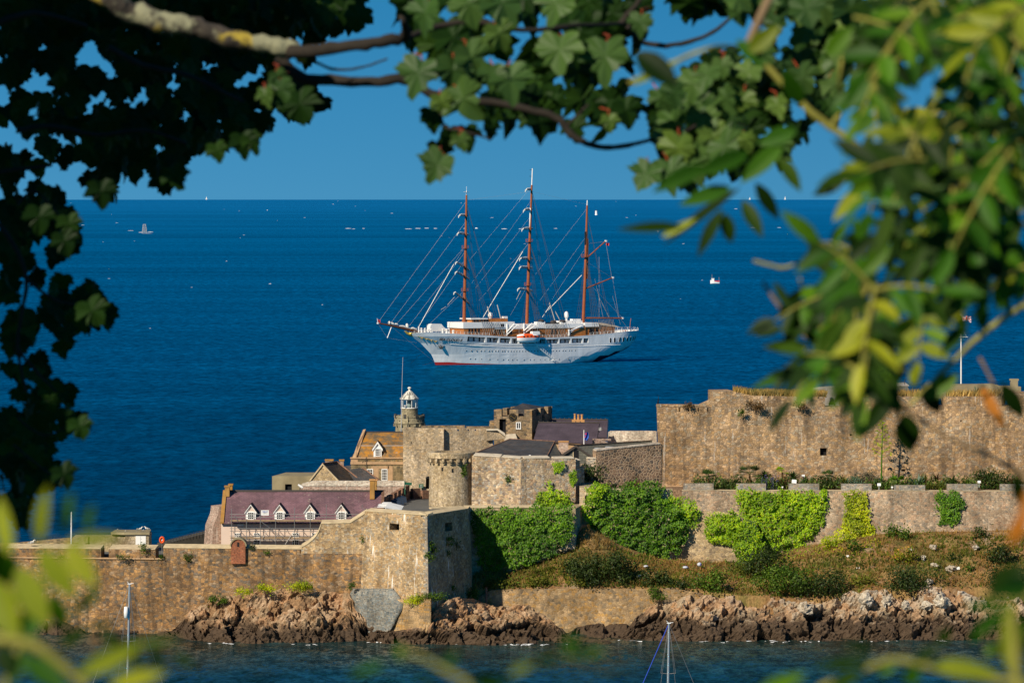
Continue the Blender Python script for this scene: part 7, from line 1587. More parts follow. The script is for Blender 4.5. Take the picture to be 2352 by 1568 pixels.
ivy([(1640, 1182), (1690, 1174), (1700, 1200), (1695, 1232), (1672, 1250), (1640, 1246), (1616, 1226), (1622, 1192)], 676.7, 'rounded yellow-green creeper clump left of the wide bright creeper', M['ivy_bright'], .5, 1.6, seed=8)
ivy([(1940, 1133), (1985, 1133), (1996, 1170), (1993, 1200), (2012, 1214), (2010, 1238), (1988, 1268), (1958, 1258), (1938, 1225), (1940, 1180)], 683.6, 'narrow yellow creeper column hanging down the garden wall', M['ivy_yellow'], .5, 1.2, seed=9)
ivy([(1935, 1216), (1960, 1225), (1955, 1260), (1920, 1275), (1885, 1276), (1868, 1268), (1890, 1240), (1905, 1228)], 682.0, 'low yellow creeper spreading at the foot of the yellow column', M['ivy_yellow'], .5, 1.6, 2.6, seed=10)
ivy([(2150, 1132), (2198, 1130), (2213, 1146), (2210, 1180), (2192, 1206), (2165, 1204), (2152, 1172)], 683.2, 'compact dark green ivy rectangle on the stained right end of the garden wall', M['ivy_mid'], .5, 1.0, seed=11)

ivy([(1678, 1204), (1735, 1192), (1752, 1240), (1748, 1288), (1702, 1298), (1684, 1260)], 676.3, 'bright creeper draped over the right end of the old patched wall', M['ivy_bright'], .5, 1.2, edge=9, seed=15)
def ground_at(px, py):
    yb, pb = it2(back, px); yf, pf = it2(front, px); t_ = max(0, min(1, (py - pf) / (pb - pf))); return slope_pt(px, t_)
def bush(px, py, wpx, hpx, mat, label, size=.42, cover=3.0, name='bush', loc=None, group='bushes on the dry slope', lobes=12, flat=.75):
    g = loc if loc is not None else ground_at(px, py); s = g.y / F; W_, Hh = wpx * s * 1.08, hpx * s * 1.12; mb = MB()
    L = [(Vector((rnd(-.42, .42) * W_, rnd(-.3, .3) * W_ * flat, rnd(.15, .68) * Hh)), rnd(.17, .32)) for _ in range(lobes)] + [(Vector((0, 0, .35 * Hh)), .42)]
    n = int(W_ * Hh * cover / (size * size * .35)); k = 0
    while k < n:
        c, r = random.choice(L); d = rv().normalized(); q = c + Vector((d.x * r * W_, d.y * r * W_ * flat, d.z * r * Hh * 1.25)) * random.random() ** .3
        if q.z < -.1 or q.z > Hh * 1.05: continue
        q += rv() * size * (.5 if random.random() < .8 else 1.3); k += 1; nv = (d + rv() * .5 + Vector((0, -.2, .2))).normalized(); leafquad(mb, g + q, nv, rv(), size * rnd(.5, 1.2), size * rnd(.35, .8))
    return tag(mb.build(name, mat, uv=False, org=g), label, 'bush' if name == 'bush' else name, group)
D_, G_ = M['bush_dark'], M['bush_green']
for a in [(1312, 1330, 58, 52, D_, 'dark bush at the left of the dark group above the retaining wall'), (1345, 1340, 70, 74, D_, 'dark bush with a rounded top, second in the group above the retaining wall'), (1398, 1348, 92, 84, D_, 'largest dark bush in the group above the retaining wall'), (1440, 1336, 50, 55, D_, 'dark bush closing the group on the right, under the broadest ivy'), (1504, 1346, 58, 46, D_, 'lone dark grey-green bush beside the white and blue sacks'), (1560, 1350, 40, 24, D_, 'low dark bush right of the sacks, at the wall top'), (1635, 1358, 72, 54, G_, 'bright rounded bush on the slope left of centre of the pale rocks'), (1762, 1336, 110, 80, D_, 'tall dark bush beneath the wide bright creeper'), (1800, 1370, 130, 78, G_, 'broad green bush in front of the tall dark one'), (1880, 1376, 110, 62, D_, 'dark bush spreading right above the grey boulder'), (2100, 1380, 140, 52, D_, 'long low dark green scrub above the largest pale boulder'), (2075, 1298, 54, 44, M['bush_orange'], 'yellow and orange bush standing alone in dry grass'), (2060, 1242, 52, 36, G_, 'green bush at the foot of the stained garden wall'), (1250, 1322, 60, 22, M['scrub'], 'low straggly scrub under the ivy curtain'), (1150, 1352, 70, 26, M['scrub'], 'low scrub at the bastion end of the retaining wall'), (1350, 1352, 50, 20, M['scrub'], 'low scrub spilling over the retaining wall left of centre'), (1240, 1356, 46, 22, M['scrub'], 'light green scrub on the wall top between bastion and dark bushes'), (1700, 1330, 44, 30, M['scrub'], 'yellowish scrub between bright rounded and tall dark bush'), (2250, 1236, 40, 26, D_, 'dark bush under the garden wall right of the compact ivy'), (1965, 1276, 36, 28, G_, 'small green bush beside the white disc lamp'), (2195, 1292, 30, 16, D_, 'tiny dark bush among white stones'), (2230, 1320, 26, 14, G_, 'tiny green bush right of the white stones'), (2300, 1300, 60, 50, D_, 'dark bush at the right edge of the slope'), (2320, 1352, 90, 46, D_, 'low dark bush at the right edge above the rocks'), (1985, 1345, 60, 22, M['scrub'], 'low yellow scrub before the white lamp'), (1905, 1262, 30, 22, M['ivy_yellow'], 'small yellow bush at the left foot of the creeper column')]:
    bush(*a)
bush(1362, 1106, 64, 42, D_, 'dark bush growing in the gap between curtain wall and rubble wall', loc=Vector((PX(1362, 686), 686, PZ(1108, 686))), group='bushes on the walls')
bush(1412, 1125, 26, 20, D_, 'small dark bush at the foot of the rubble wall, left', loc=Vector((PX(1412, 683), 683, PZ(1128, 683))), group='bushes on the walls')
bush(1452, 1122, 34, 24, M['brown_leaf'], 'brownish bush at the foot of the rubble wall, middle', loc=Vector((PX(1452, 683), 683, PZ(1125, 683))), group='bushes on the walls')
def creep(poly, mat, label, size=.3, hgt=.9, cover=2.2):
    xs = [p[0] for p in poly]; ys = [p[1] for p in poly]; mb = MB()
    for _ in range(int((max(xs) - min(xs)) * (max(ys) - min(ys)) * .0045 * cover / (size * size) * .6)):
        x, y = rnd(min(xs), max(xs)), rnd(min(ys), max(ys)); w_ = Vector((x * .05, y * .08, 7))
        if not inpoly(x + noise.noise(w_) * 14, y + noise.noise(w_ + Vector((5, 5, 5))) * 9, poly) or noise.noise(w_ * 2.3) < -.28: continue
        p = ground_at(x, y) + Vector((0, -.1, rnd(0, hgt) * (.5 + noise.noise(w_ * 1.7)))); leafquad(mb, p, (Vector((-.2, -.7, .7)) + rv() * .5).normalized(), rv(), size * rnd(.6, 1.2), size * rnd(.4, .8))
    return tag(mb.build('creeper', mat, uv=False), label, 'creeper', 'creepers spreading over the slope')
creep([(1686, 1285), (1740, 1278), (1800, 1258), (1870, 1246), (1890, 1262), (1850, 1288), (1780, 1306), (1700, 1318)], M['ivy_bright'], 'bright creeper spilling down the slope under the wide bright creeper')
creep([(1880, 1262), (1960, 1250), (2010, 1240), (2030, 1256), (1990, 1284), (1930, 1290), (1880, 1282)], M['ivy_yellow'], 'yellow creeper spreading over the slope below the yellow column')
creep([(1400, 1262), (1480, 1284), (1540, 1286), (1600, 1296), (1600, 1316), (1500, 1316), (1430, 1300)], M['ivy_mid'], 'green creeper trailing below the broadest ivy')
creep([(1088, 1306), (1150, 1308), (1220, 1326), (1230, 1346), (1130, 1352), (1092, 1352)], M['ivy_mid'], 'green creeper on the bank at the bastion end')
creep([(2020, 1216), (2120, 1216), (2170, 1230), (2130, 1250), (2040, 1250)], M['bush_green'], 'green creeper along the foot of the stained garden wall')
creep([(1850, 1320), (1960, 1318), (2030, 1330), (2040, 1352), (1930, 1366), (1860, 1350)], M['scrub'], 'olive ground creeper between the broad green bush and the dark scrub')
creep([(1700, 1300), (1800, 1300), (1900, 1330), (1930, 1372), (1800, 1374), (1700, 1362)], M['bush_green'], 'green ground creeper among the tall dark bush and the broad green bush', cover=1.6)
creep([(2140, 1296), (2240, 1300), (2360, 1290), (2400, 1350), (2250, 1352), (2150, 1340)], M['bush_dark'], 'dark ground creeper below the white stones on the right', cover=1.3)
creep([(1100, 1322), (1300, 1320), (1440, 1336), (1590, 1340), (1590, 1352), (1110, 1354)], M['scrub'], 'olive creeper fringing the top of the retaining wall', cover=1.5)
creep([(1900, 1290), (2010, 1288), (2100, 1310), (2060, 1330), (1930, 1316)], M['scrub'], 'olive creeper in the dry grass right of the yellow creeper', cover=1.0)
creep([(1610, 1300), (1700, 1296), (1740, 1320), (1700, 1350), (1630, 1330)], M['ivy_mid'], 'green creeper around the bright rounded bush')
creep([(1240, 1300), (1300, 1262), (1345, 1240), (1350, 1268), (1300, 1310), (1260, 1330)], M['scrub'], 'olive creeper on the brown mound between the two ivy masses')
# small plants rooted in masonry and rock tops
for k, (px, py, w_, h_, Y, m_, lb) in enumerate([(433, 1290, 13, 14, 660.4, G_, 'round green tuft on the sea wall below the coping'), (372, 1283, 9, 7, 660.6, G_, 'little green tuft at the string course'), (613, 1272, 9, 9, 658.8, G_, 'tiny tuft on the sea wall right of the turret'), (577, 1262, 12, 9, 659.2, D_, 'dark tuft at the foot of the turret roof'), (836, 1246, 10, 12, 657.0, G_, 'green tuft where sea wall and bastion meet'), (991, 1260, 12, 14, 648.5, G_, 'upper left tuft on the shaded bastion face'), (996, 1272, 14, 16, 649, G_, 'middle left tuft on the shaded bastion face'), (986, 1288, 16, 16, 648, G_, 'lowest left tuft on the shaded bastion face'), (1029, 1252, 16, 18, 654, G_, 'largest tuft on the shaded bastion face, beneath the opening'), (1029, 1280, 9, 14, 654, G_, 'small central tuft on the shaded bastion face'), (1046, 1260, 16, 14, 657, D_, 'dark tuft near the right edge of the shaded bastion face'), (1036, 1366, 22, 20, 655, G_, 'green plant at the foot of the shaded bastion face'), (955, 1384, 40, 14, 647, M['ivy_yellow'], 'yellow-green plant at the foot of the bastion corner'), (1000, 1378, 50, 14, 646.5, G_, 'green plant on the rock under the bastion corner'), (1088, 1376, 24, 26, 659.5, G_, 'green plant beside the rusty post'), (680, 1356, 60, 18, 655.5, M['ivy_yellow'], 'yellow-green cushion on the rock top below the sea wall'), (560, 1366, 30, 14, 656, M['ivy_yellow'], 'small yellow-green cushion on the left rock top'), (500, 1384, 30, 18, 656.5, G_, 'green cushion on the left shoulder of the rock'), (620, 1358, 40, 14, 656, M['ivy_yellow'], 'middle yellow-green cushion on the rock top'), (808, 1350, 14, 12, 655, G_, 'tuft at the top of the grey revetment'), (1498, 1362, 22, 14, 660.4, G_, 'tuft on the retaining wall near the pale rocks'), (1512, 1376, 26, 14, 660, G_, 'tuft where retaining wall and pale rocks meet'), (1170, 1108, 10, 16, 676.5, G_, 'tuft on the curtain wall beside the buttress'), (1064, 1092, 9, 30, 677.6, G_, 'narrow strip of green where tower and curtain wall meet'), (330, 1272, 10, 22, 660.8, G_, 'green plant on the right side of the middle merlon'), (285, 1283, 22, 7, 660.6, G_, 'creeping tuft on the string course beneath the merlon'), (145, 1284, 22, 7, 661, G_, 'creeping tuft on the string course at the left'), (1580, 937, 18, 10, 695.2, M['brown_leaf'], 'dry brown plant high on the citadel wall, left'), (1733, 940, 34, 16, 695.4, M['brown_leaf'], 'dry brown plant high on the citadel wall below the tan grass'), (1702, 955, 14, 12, 695.2, G_, 'small green plant beside a hole in the citadel wall'), (1838, 938, 18, 14, 695.8, M['brown_leaf'], 'dry brown plant on the citadel wall, right of the first'), (1150, 1290, 10, 8, 666, G_, 'tuft under the ivy curtain')]):
    s = Y / F; bush(px, py, w_ * 1.3, h_ * 1.3, m_, lb, .26, 3, 'shrub', Vector((PX(px, Y), Y, PZ(py, Y))), 'plants rooted in masonry', 4, .5)
# dry grass over the slope, tan grass on the citadel, green cover
def blades(n, where, h0, h1, mat, name, w_=.16):
    mb = MB()
    for _ in range(n):
        p = where()
        if p is None: continue
        for _ in range(3):
            q = p + Vector((random.gauss(0, .18), random.gauss(0, .18), -.05)); h = rnd(h0, h1); a = Vector((rnd(-1, 1), rnd(-.5, .5), 0)).normalized() * w_ * rnd(.5, 1.2); l = Vector((random.gauss(.12, .25), random.gauss(0, .2), 1)).normalized() * h
            mb.face([q - a * .5, q + a * .5, q + l])
    return tag(mb.build(name, mat, uv=False), kind='stuff')
def on_slope():
    px = rnd(1090, 2420); t_ = rnd(.02, 1); p = slope_pt(px, t_)
    return p if noise.noise(p * .12) + random.gauss(0, .25) < .22 else None
def scrub_at():
    px = rnd(1090, 2420); t_ = rnd(0, .9); p = slope_pt(px, t_)
    return p if noise.noise(p * .12) + random.gauss(0, .2) > .0 else None
blades(6000, on_slope, .3, .85, M['dry'], 'dry_grass')
blades(8500, scrub_at, .2, .6, M['scrub'], 'scrub_grass', .32)
def cit_top():
    if random.random() < .7: px = min(max(random.gauss(1790, 55), 1690), 1892); d = rnd(.3, 7); return Vector((PX(px, CY(px) + d), CY(px) + d, interp([(1690, PZ(901, 697)), (1727, PZ(908, 697)), (1892, PZ(911, 697))], px) - .1))
    px = random.choice((random.gauss(2002, 8), rnd(1940, 2015), rnd(2062, 2138), rnd(2175, 2295))); d = rnd(.4, 6); return Vector((PX(px, CY(px) + d), CY(px) + d, PZ(910, 698)))
blades(2600, cit_top, .4, 1.3, M['tan'], 'tan_grass', .25)

# ---- palm garden
def rosette(c, n, L, w_, droop, mb, up=.2, mi=0):
    for k in range(n):
        a = rnd(0, 2 * math.pi); el = rnd(up, 1.35); d = Vector((math.cos(a) * math.cos(el), math.sin(a) * math.cos(el), math.sin(el))); l = L * 1.25 * rnd(.7, 1.1); b = d.cross(Vector((0, 0, 1))); b = b.normalized() if b.length > .05 else Vector((1, 0, 0)); rows = []
        for j in range(5):
            t_ = j / 4; p = c + d * l * t_ + Vector((0, 0, -droop * l * t_ * t_)); ww = w_ * 1.9 * (.55 + .9 * t_) * (1 - t_) ** .5 + .012; rows.append([p - b * ww / 2, p + Vector((0, 0, -.1 * ww)), p + b * ww / 2])
        mb.grid(rows, mi)
def fan_palm(c, trunk, n, L, mat, label, group):
    g = thing('fan_palm', c, label, 'palm', group); mb = MB(); mb.tube([c, c + Vector((0, 0, trunk))], [.2, .15], 8); mb.build('trunk', M['brown_leaf'], g, uv=False)
    mb = MB(); top = c + Vector((0, 0, trunk))
    for k in range(n):
        a = rnd(0, 2 * math.pi); el = rnd(-.2, 1.3); d = Vector((math.cos(a) * math.cos(el), math.sin(a) * math.cos(el), math.sin(el))); e = top + d * L * .55; mb.bar(top, e, .02, n=3)
        s1 = d.cross(Vector((0, 0, 1))).normalized(); s2 = s1.cross(d)
        for j in range(9): t_ = (j - 4) / 4 * 1.25; v = (d * math.cos(t_) + s1 * math.sin(t_) - s2 * .0).normalized(); q = v.cross(s2 if abs(v.dot(s2)) < .9 else s1).normalized() * .07; mb.face([e - q * .6, e + v * L * .3 + q, e + v * L * .55 - Vector((0, 0, .08)), e + v * L * .3 - q])
    mb.build('crown', mat, g, uv=False); return g
PG = 'plants in the palm garden'
def gp_(px, py, Y=689): p = P3(px, py, Y); p.z = 19.75; return Vector((PX(px, Y), Y, 19.75))
def spiky(px, n, L, w_, dr, mat, label, Y=689, up=.2, name='yucca', stem=0):
    c = gp_(px, 0, Y) + Vector((0, 0, stem)); mb = MB(); rosette(c, n, L, w_, dr, mb, up)
    if stem: mb.tube([c - Vector((0, 0, stem)), c], .12, 6)
    return tag(mb.build(name, mat, uv=False, org=c - Vector((0, 0, stem))), label, name, PG)
def gbush(px, w_, h_, mat, label, Y=689, cat='bush'): return bush(px, 1120, w_, h_, mat, label, .3, 3.2, 'bush', gp_(px, 0, Y), PG)
gbush(1601, 26, 18, D_, 'small dark bush at the left end of the palm garden')
fan_palm(gp_(1627, 0), 1.4, 16, 1.9, M['yucca'], 'short fan palm near the left end of the garden, above the first merlon', PG)
spiky(1653, 40, 1.5, .14, .35, M['yucca'], 'low dark yucca right of the short fan palm')
gbush(1683, 44, 30, D_, 'dark rounded bush between first and second merlon')
fan_palm(gp_(1722, 0, 691), 2.2, 18, 2.0, M['yucca'], 'taller fan palm behind the second merlon', PG)
spiky(1756, 60, 2.2, .16, .5, M['yucca'], 'big dark arching yucca right of the taller fan palm', 692, stem=1.4)
gbush(1768, 44, 30, G_, 'green agapanthus clump with violet heads behind the second merlon', 687.5)
mb = MB(); c = gp_(1768, 0, 687)
for _ in range(60): p = c + Vector((rnd(-1.4, 1.4), rnd(-.5, .5), rnd(1.2, 2.3))); leafquad(mb, p, rv().normalized(), rv(), .22, .2)
for _ in range(12): p = c + Vector((rnd(-1.3, 1.3), rnd(-.4, .4), 0)); mb.bar(p, p + Vector((0, 0, 2)), .02, n=3)
tag(mb.build('agapanthus', M['violet'], uv=False), 'loose violet flower heads above the second merlon', 'flowers', PG)
gbush(1794, 34, 26, M['brown_leaf'], 'round brown bush between second and third merlon')
fan_palm(gp_(1797, 0, 692), 2.4, 10, 1.2, M['ivy_bright'], 'small bright palm behind the round brown bush', PG)
spiky(1822, 60, 2.0, .15, .45, M['yucca'], 'dark arching yucca above the left half of the third merlon', 691, stem=1.4)
spiky(1848, 40, 2.1, .16, .6, M['bush_green'], 'green arching frond plant above the right half of the third merlon', 690, stem=.4)
gbush(1892, 54, 34, D_, 'dark green bush in the gap right of the third merlon')
fan_palm(gp_(1901, 0, 691), 1.5, 16, 1.5, M['yucca'], 'fan palm behind the dark green bush, right of the third merlon', PG)
spiky(1944, 70, 2.6, .07, .35, M['scrub'], 'tall pale ornamental grass behind the fourth merlon', 692, .7, 'ornamental_grass')
gbush(1962, 32, 30, M['agave'], 'blue-grey bush behind the fourth merlon')
gbush(1986, 46, 38, M['grey_leaf'], 'twiggy grey bush behind the right end of the fourth merlon', 692)
spiky(2009, 40, 1.8, .14, .3, M['yucca'], 'dark yucca just right of the fourth merlon')
spiky(2036, 36, 1.3, .12, .2, M['bush_green'], 'low green yucca near the small white sign')
fan_palm(gp_(2062, 0), .9, 16, 1.5, M['ivy_mid'], 'short yellow-green fan palm above the fifth merlon', PG)
spiky(2108, 44, 2.2, .2, .1, M['agave'], 'large blue agave rosette above the fifth merlon', 688.5, .1, 'agave')
spiky(2120, 70, 2.8, .07, .3, M['scrub'], 'tall pale ornamental grass behind the blue agave', 693, .7, 'ornamental_grass')
spiky(2152, 36, 1.5, .13, .4, M['brown_leaf'], 'brownish cordyline right of the blue agave', 691, stem=1.3)
spiky(2188, 50, 1.9, .16, .3, M['yucca'], 'dark yucca behind the left half of the sixth merlon', 690, stem=.5)
spiky(2222, 40, 1.6, .14, .4, M['bush_green'], 'green yucca behind the right half of the sixth merlon', 690, stem=.4)
gbush(2276, 64, 50, D_, 'big bushy dark yucca in the gap right of the sixth merlon')
spiky(2270, 60, 2.4, .16, .3, M['yucca'], 'spiky yucca growing through the big dark bush on the right', 689.5, stem=1)
gbush(2322, 60, 26, M['brown_leaf'], 'low brown bush behind the last merlon on the right')
gbush(1865, 30, 14, M['scrub'], 'low light scrub behind the third merlon', 687)
gbush(2150, 40, 18, M['scrub'], 'low light scrub between the fifth and sixth merlon', 687)
spiky(2240, 34, 1.7, .1, .15, M['agave'], 'agave clump on the citadel top below the flagstaff', 699, .2, 'agave')
o = bpy.data.objects[[x.name for x in bpy.data.objects if x.get('label', '').startswith('agave clump on the citadel')][0]]; o.location = P3(2243, 909, 703)
mb = MB()
for _ in range(7500):
    px = rnd(1592, 2440); Y = rnd(686.6, 695); k = noise.noise(Vector((px * .05, Y * .3, 3))); h = max(.4, 1.35 + 1.7 * k)
    p = Vector((PX(px, Y), Y, 19.7)) + Vector((0, 0, random.random() * h)); leafquad(mb, p, rv().normalized(), Vector((random.gauss(0, .6), 0, 1)), rnd(.3, .7), rnd(.12, .3))
tag(mb.build('undergrowth', M['garden'], uv=False), kind='stuff')
# agave in flower: tall mast with side plates of buds
c = gp_(2024, 0, 693.5); g = thing('flowering_agave', c, 'very tall flowering agave mast against the citadel wall', 'agave', PG); top = P3(2027, 968, 693.5)
mb = MB(); mb.tube([c, c.lerp(top, .5), top], [.16, .11, .05], 8); mb.build('stalk', M['ivy_mid'], g, uv=False)
mb = MB()
for k in range(26):
    t_ = lerp(.45, 1, k / 25); p = c.lerp(top, t_); a = k * 2.4; r = lerp(1.5, .3, (k / 25) ** 1.5); e = p + Vector((math.cos(a) * r, math.sin(a) * r * .6, r * .35)); mb.bar(p, e, .035, n=3)
    for _ in range(7): leafquad(mb, e + rv() * .14, Vector((rnd(-.3, .3), -.5, 1)).normalized(), rv(), .3, .22)
mb.build('flowers', M['ivy_yellow'], g, uv=False)
mb = MB(); rosette(c, 26, 1.7, .2, .15, mb); mb.build('leaves', M['agave'], g, uv=False)

# ---- white lamp boxes, sacks and boards on the slope and in the garden
def lampbox(px, py, Y, sz, label, cat='lamp', nm='lamp_box', grp='white lamp boxes on the slope', tilt=0):
    g0 = Vector((PX(px, Y), Y, PZ(py, Y))); g = thing(nm, g0, label, cat, grp)
    mb = MB(); Mx = Matrix.Rotation(tilt, 3, 'Y') @ Matrix.Rotation(-.35, 3, 'X'); sz *= .6; mb.obox(g0 + Vector((0, 0, sz * .8)), sz, sz * .25, sz * .8, Mx); mb.build('board' if cat == 'board' else 'head', M['white'], g, uv=False)
    mb = MB(); mb.bar(g0 + Vector((0, .05, -.5)), g0 + Vector((0, .05, sz * .6)), .06, n=6); mb.build('post', M['lead'], g, uv=False)
for px, py, sz, lb in ((1469, 1322, .75, 'white lamp box left of the lone grey-green bush'), (1971, 1306, .8, 'white lamp box in dry grass under the yellow creeper'), (2200, 1306, .9, 'white lamp box on a post among the white stones'), (1947, 1276, .6, 'small white disc lamp below the yellow creeper')):
    p = ground_at(px, py + 6); lampbox(px, py + 5, p.y - .4, sz, lb)
for px, py, Y, sz, lb in ((1824, 1114, 686.4, 1.2, 'tilted white board in the garden above the third merlon'), (2019, 1119, 686.2, .9, 'white board in the garden right of the fourth merlon'), (2049, 1122, 686.2, .5, 'tiny white board on a stake beside the fifth merlon'), (2249, 1112, 686.4, .8, 'white board in the garden right of the sixth merlon'), (1797, 1121, 686.4, .4, 'tiny white stake sign beside the round brown bush'), (1845, 1098, 692, .8, 'white board high among the fronds above the third merlon')):
    lampbox(px, py, Y, sz, lb, 'board', 'plant_board', 'white boards in the garden', .1 if px == 1824 else 0)
M['sack'] = paint('white_sack', (.55, .58, .64), .6, .1, 3, dirt=((.08, .12, .5), .8))
for px, py, w_, h_, lb in ((1483, 1312, 15, 8, 'white and blue sack lying left of the lone grey-green bush'), (1574, 1316, 18, 9, 'flattened white sack lying in scrub on the wall top'), (1606, 1314, 14, 13, 'upright white and blue sack beside the old patched wall')):
    p = ground_at(px, py) + Vector((0, -1.2, .1)); s = p.y / F; mb = MB(); rows = []
    for i in range(9):
        th = math.pi * i / 8; rows.append([p + Vector((math.sin(th) * math.cos(a) * w_ * s * .36 * (1 + .9 * noise.noise(Vector((a, th * 2, px)))), math.sin(th) * math.sin(a) * .5, h_ * s * .36 * (1 - math.cos(th) * (1 + .2 * noise.noise(Vector((th, a, px))))))) for a in (2 * math.pi * j / 12 for j in range(12))])
    mb.grid(rows, 0, True); tag(mb.build('sack', M['sack'], smooth=True, uv=False), lb, 'sack', 'sacks on the slope')

# ------------------------------------------------------------------ trees close to the camera
M['maple_shade'] = leafmat('sycamore_leaves_shaded', (.008, .026, .006), (.016, .048, .009), (.028, .07, .012), .25, .1, .9)  # shaded copy of the lit leaves, shade mixed into the colour
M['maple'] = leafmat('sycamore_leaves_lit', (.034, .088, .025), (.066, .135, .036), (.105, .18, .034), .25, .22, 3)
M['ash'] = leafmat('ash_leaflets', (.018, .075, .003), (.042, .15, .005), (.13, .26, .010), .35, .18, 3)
M['ash_dark'] = leafmat('shaded_ash_leaflets', (.008, .028, .003), (.018, .048, .004), (.035, .08, .006), .3, .12, 3)  # deeper leaflets: their shade is put into a darker green
M['ash_yellow'] = leafmat('yellow_ash_leaflets', (.22, .30, .02), (.30, .36, .03), (.42, .40, .05), .35, .3, 3)
M['ash_pale'] = leafmat('pale_ash_leaflets', (.21, .28, .012), (.31, .37, .02), (.39, .42, .03), .5, .3, 3)
M['rust'] = leafmat('rusty_leaflet', (.4, .13, .01), (.5, .18, .02), None, .35, .3, 3)
m, t = newmat('lichened_bark')
pos = t.n('ShaderNodeNewGeometry').outputs['Position']
c_ = t.ramp(t.noise(pos, 24, 5), [(.3, (.018, .014, .010)), (.7, (.06, .048, .035))])
c_ = t.mix(t.mapr(t.noise(pos, 13, 5, .65), .47, .55), c_, t.mix(t.mapr(t.noise(pos, 9, 3), .52, .58), (.23, .23, .14), (.36, .27, .03)))
b_ = t.n('ShaderNodeBsdfPrincipled', Base_Color=c_, Roughness=.9); bp = t.n('ShaderNodeBump', Height=t.noise(pos, 45, 4), Strength=.7); bp.inputs['Distance'].default_value = .01; t.set(b_.inputs['Normal'], bp.outputs[0]); t.out(b_.outputs[0]); M['bark_lichen'] = m
M['bark'] = paint('dark_bark', (.025, .02, .015), .9, .4, 30)
M['twig_green'] = paint('yellow_green_twig', (.24, .23, .04), .6, .3, 25)
M['twig_brown'] = paint('brown_twig', (.22, .15, .08), .7, .3, 25)
M['petiole'] = paint('red_leaf_stalk', (.30, .05, .015), .5)
OUT_R = [(.06, -.03), (.2, -.1), (.34, -.09), (.46, -.03), (.46, .07), (.43, .14), (.56, .20), (.53, .27), (.62, .38), (.55, .44), (.45, .45), (.35, .49), (.33, .56), (.34, .66), (.22, .74), (.14, .88)]
OUT = [(0, 0.02)] + OUT_R + [(0, 1.0)] + [(-x, y) for x, y in OUT_R[::-1]]
def maple_leaf(mb, b, d, n, s, fold=.18, curl=.15):
    d = d.normalized(); n = (n - d * n.dot(d)).normalized(); sd = d.cross(n); j = [rnd(.9, 1.1) for _ in OUT]; i0 = len(mb.v)
    def pt(x, y): return b + sd * (x * s) + d * (y * s) + n * (s * (fold * abs(x) - curl * y * y + .05 * math.sin(9 * x + 5 * y)))
    mb.v.append(tuple(pt(0, .34)))
    for (x, y), k in zip(OUT, j): mb.v.append(tuple(pt(x * k, y * k)))
    m_ = len(OUT)
    for k in range(m_): mb.f.append((i0, i0 + 1 + k, i0 + 1 + (k + 1) % m_)); mb.m.append(0)
def leaflet(mb, a, b, w_, n, bend=.12, mi=0):
    a, b = Vector(a), Vector(b); d = b - a; L = d.length; d.normalize(); n = (n - d * n.dot(d)).normalized(); sd = d.cross(n); rows = []
    for t_, k in ((0, .04), (.12, .55), (.3, .95), (.5, 1), (.7, .78), (.87, .4), (1, .02)):
        c = a + d * L * t_ - n * bend * L * (t_ - .3) ** 2; rows.append([c - sd * w_ * k / 2 + n * w_ * k * .14, c, c + sd * w_ * k / 2 + n * w_ * k * .14])
    mb.grid(rows, mi)
sy = thing('sycamore_tree', (-4.2, 12.5, 57.8), 'sycamore whose lichened boughs and lobed leaves frame the top and left', 'tree')
def bough(name, pts, rad, mat, par=sy, wob=.0):
    """pts: (px, py, Y); rad in photo pixels"""
    P_ = [P3(*p) for p in pts]; Q_ = []; r_ = []
    for k in range(len(P_) - 1):
        for j in range(4):
            t_ = j / 4; p0 = P_[max(k - 1, 0)]; p1, p2 = P_[k], P_[k + 1]; p3 = P_[min(k + 2, len(P_) - 1)]
            q = .5 * (2 * p1 + (p2 - p0) * t_ + (2 * p0 - 5 * p1 + 4 * p2 - p3) * t_ ** 2 + (3 * p1 - p0 - 3 * p2 + p3) * t_ ** 3); rr = lerp(rad[k], rad[k + 1], t_) * P_[k].y / F; Q_.append(q + rv() * wob * rr); r_.append(rr * rnd(.88, 1.12))
    Q_.append(P_[-1]); r_.append(rad[-1] * P_[-1].y / F); mb = MB(); mb.tube(Q_, r_, 10); return mb.build(name, mat, par, smooth=True, uv=False)
def limb(name, pts, rad, mat, par): bough(name, [(CX + x * F / y, HY + (H - z) * F / y, y) for x, y, z in pts], [r * F / p[1] for r, p in zip(rad, pts)], mat, par, .08)
def xyz(px, py, Y): return tuple(P3(px, py, Y))
limb('trunk', [(-4.2, 12.5, 57.6), (-4.1, 12.3, 60), (-3.95, 12.1, 62.5), (-3.6, 11.6, 65.5), (-3.4, 11.2, 69)], [.36, .3, .27, .22, .14], M['bark_lichen'], sy)
limb('bough', [(-3.75, 11.8, 64.4), (-3.2, 11.4, 65.4), (-2.6, 11.0, 65.75), (-1.8, 10.5, 65.68), xyz(60, -40, 10.3)], [.12, .09, .07, .05, .028], M['bark_lichen'], sy)
bough('bough', [(60, -40, 10.3), (200, -25, 10.2), (300, 24, 10.2), (380, 56, 10.2), (450, 62, 10.2), (520, 88, 10.2), (600, 100, 10.2), (665, 112, 10.2), (700, 132, 10.2)], [26, 26, 26, 25, 23, 21, 20, 20, 15], M['bark_lichen'], wob=.12)
bough('branch', [(660, 118, 10.2), (740, 116, 10.1), (820, 104, 10.0), (890, 95, 10.0), (930, 84, 10), (928, 50, 9.9), (918, 38, 9.9)], [15, 15, 14, 13, 12, 8, 4], M['bark'], wob=.1)
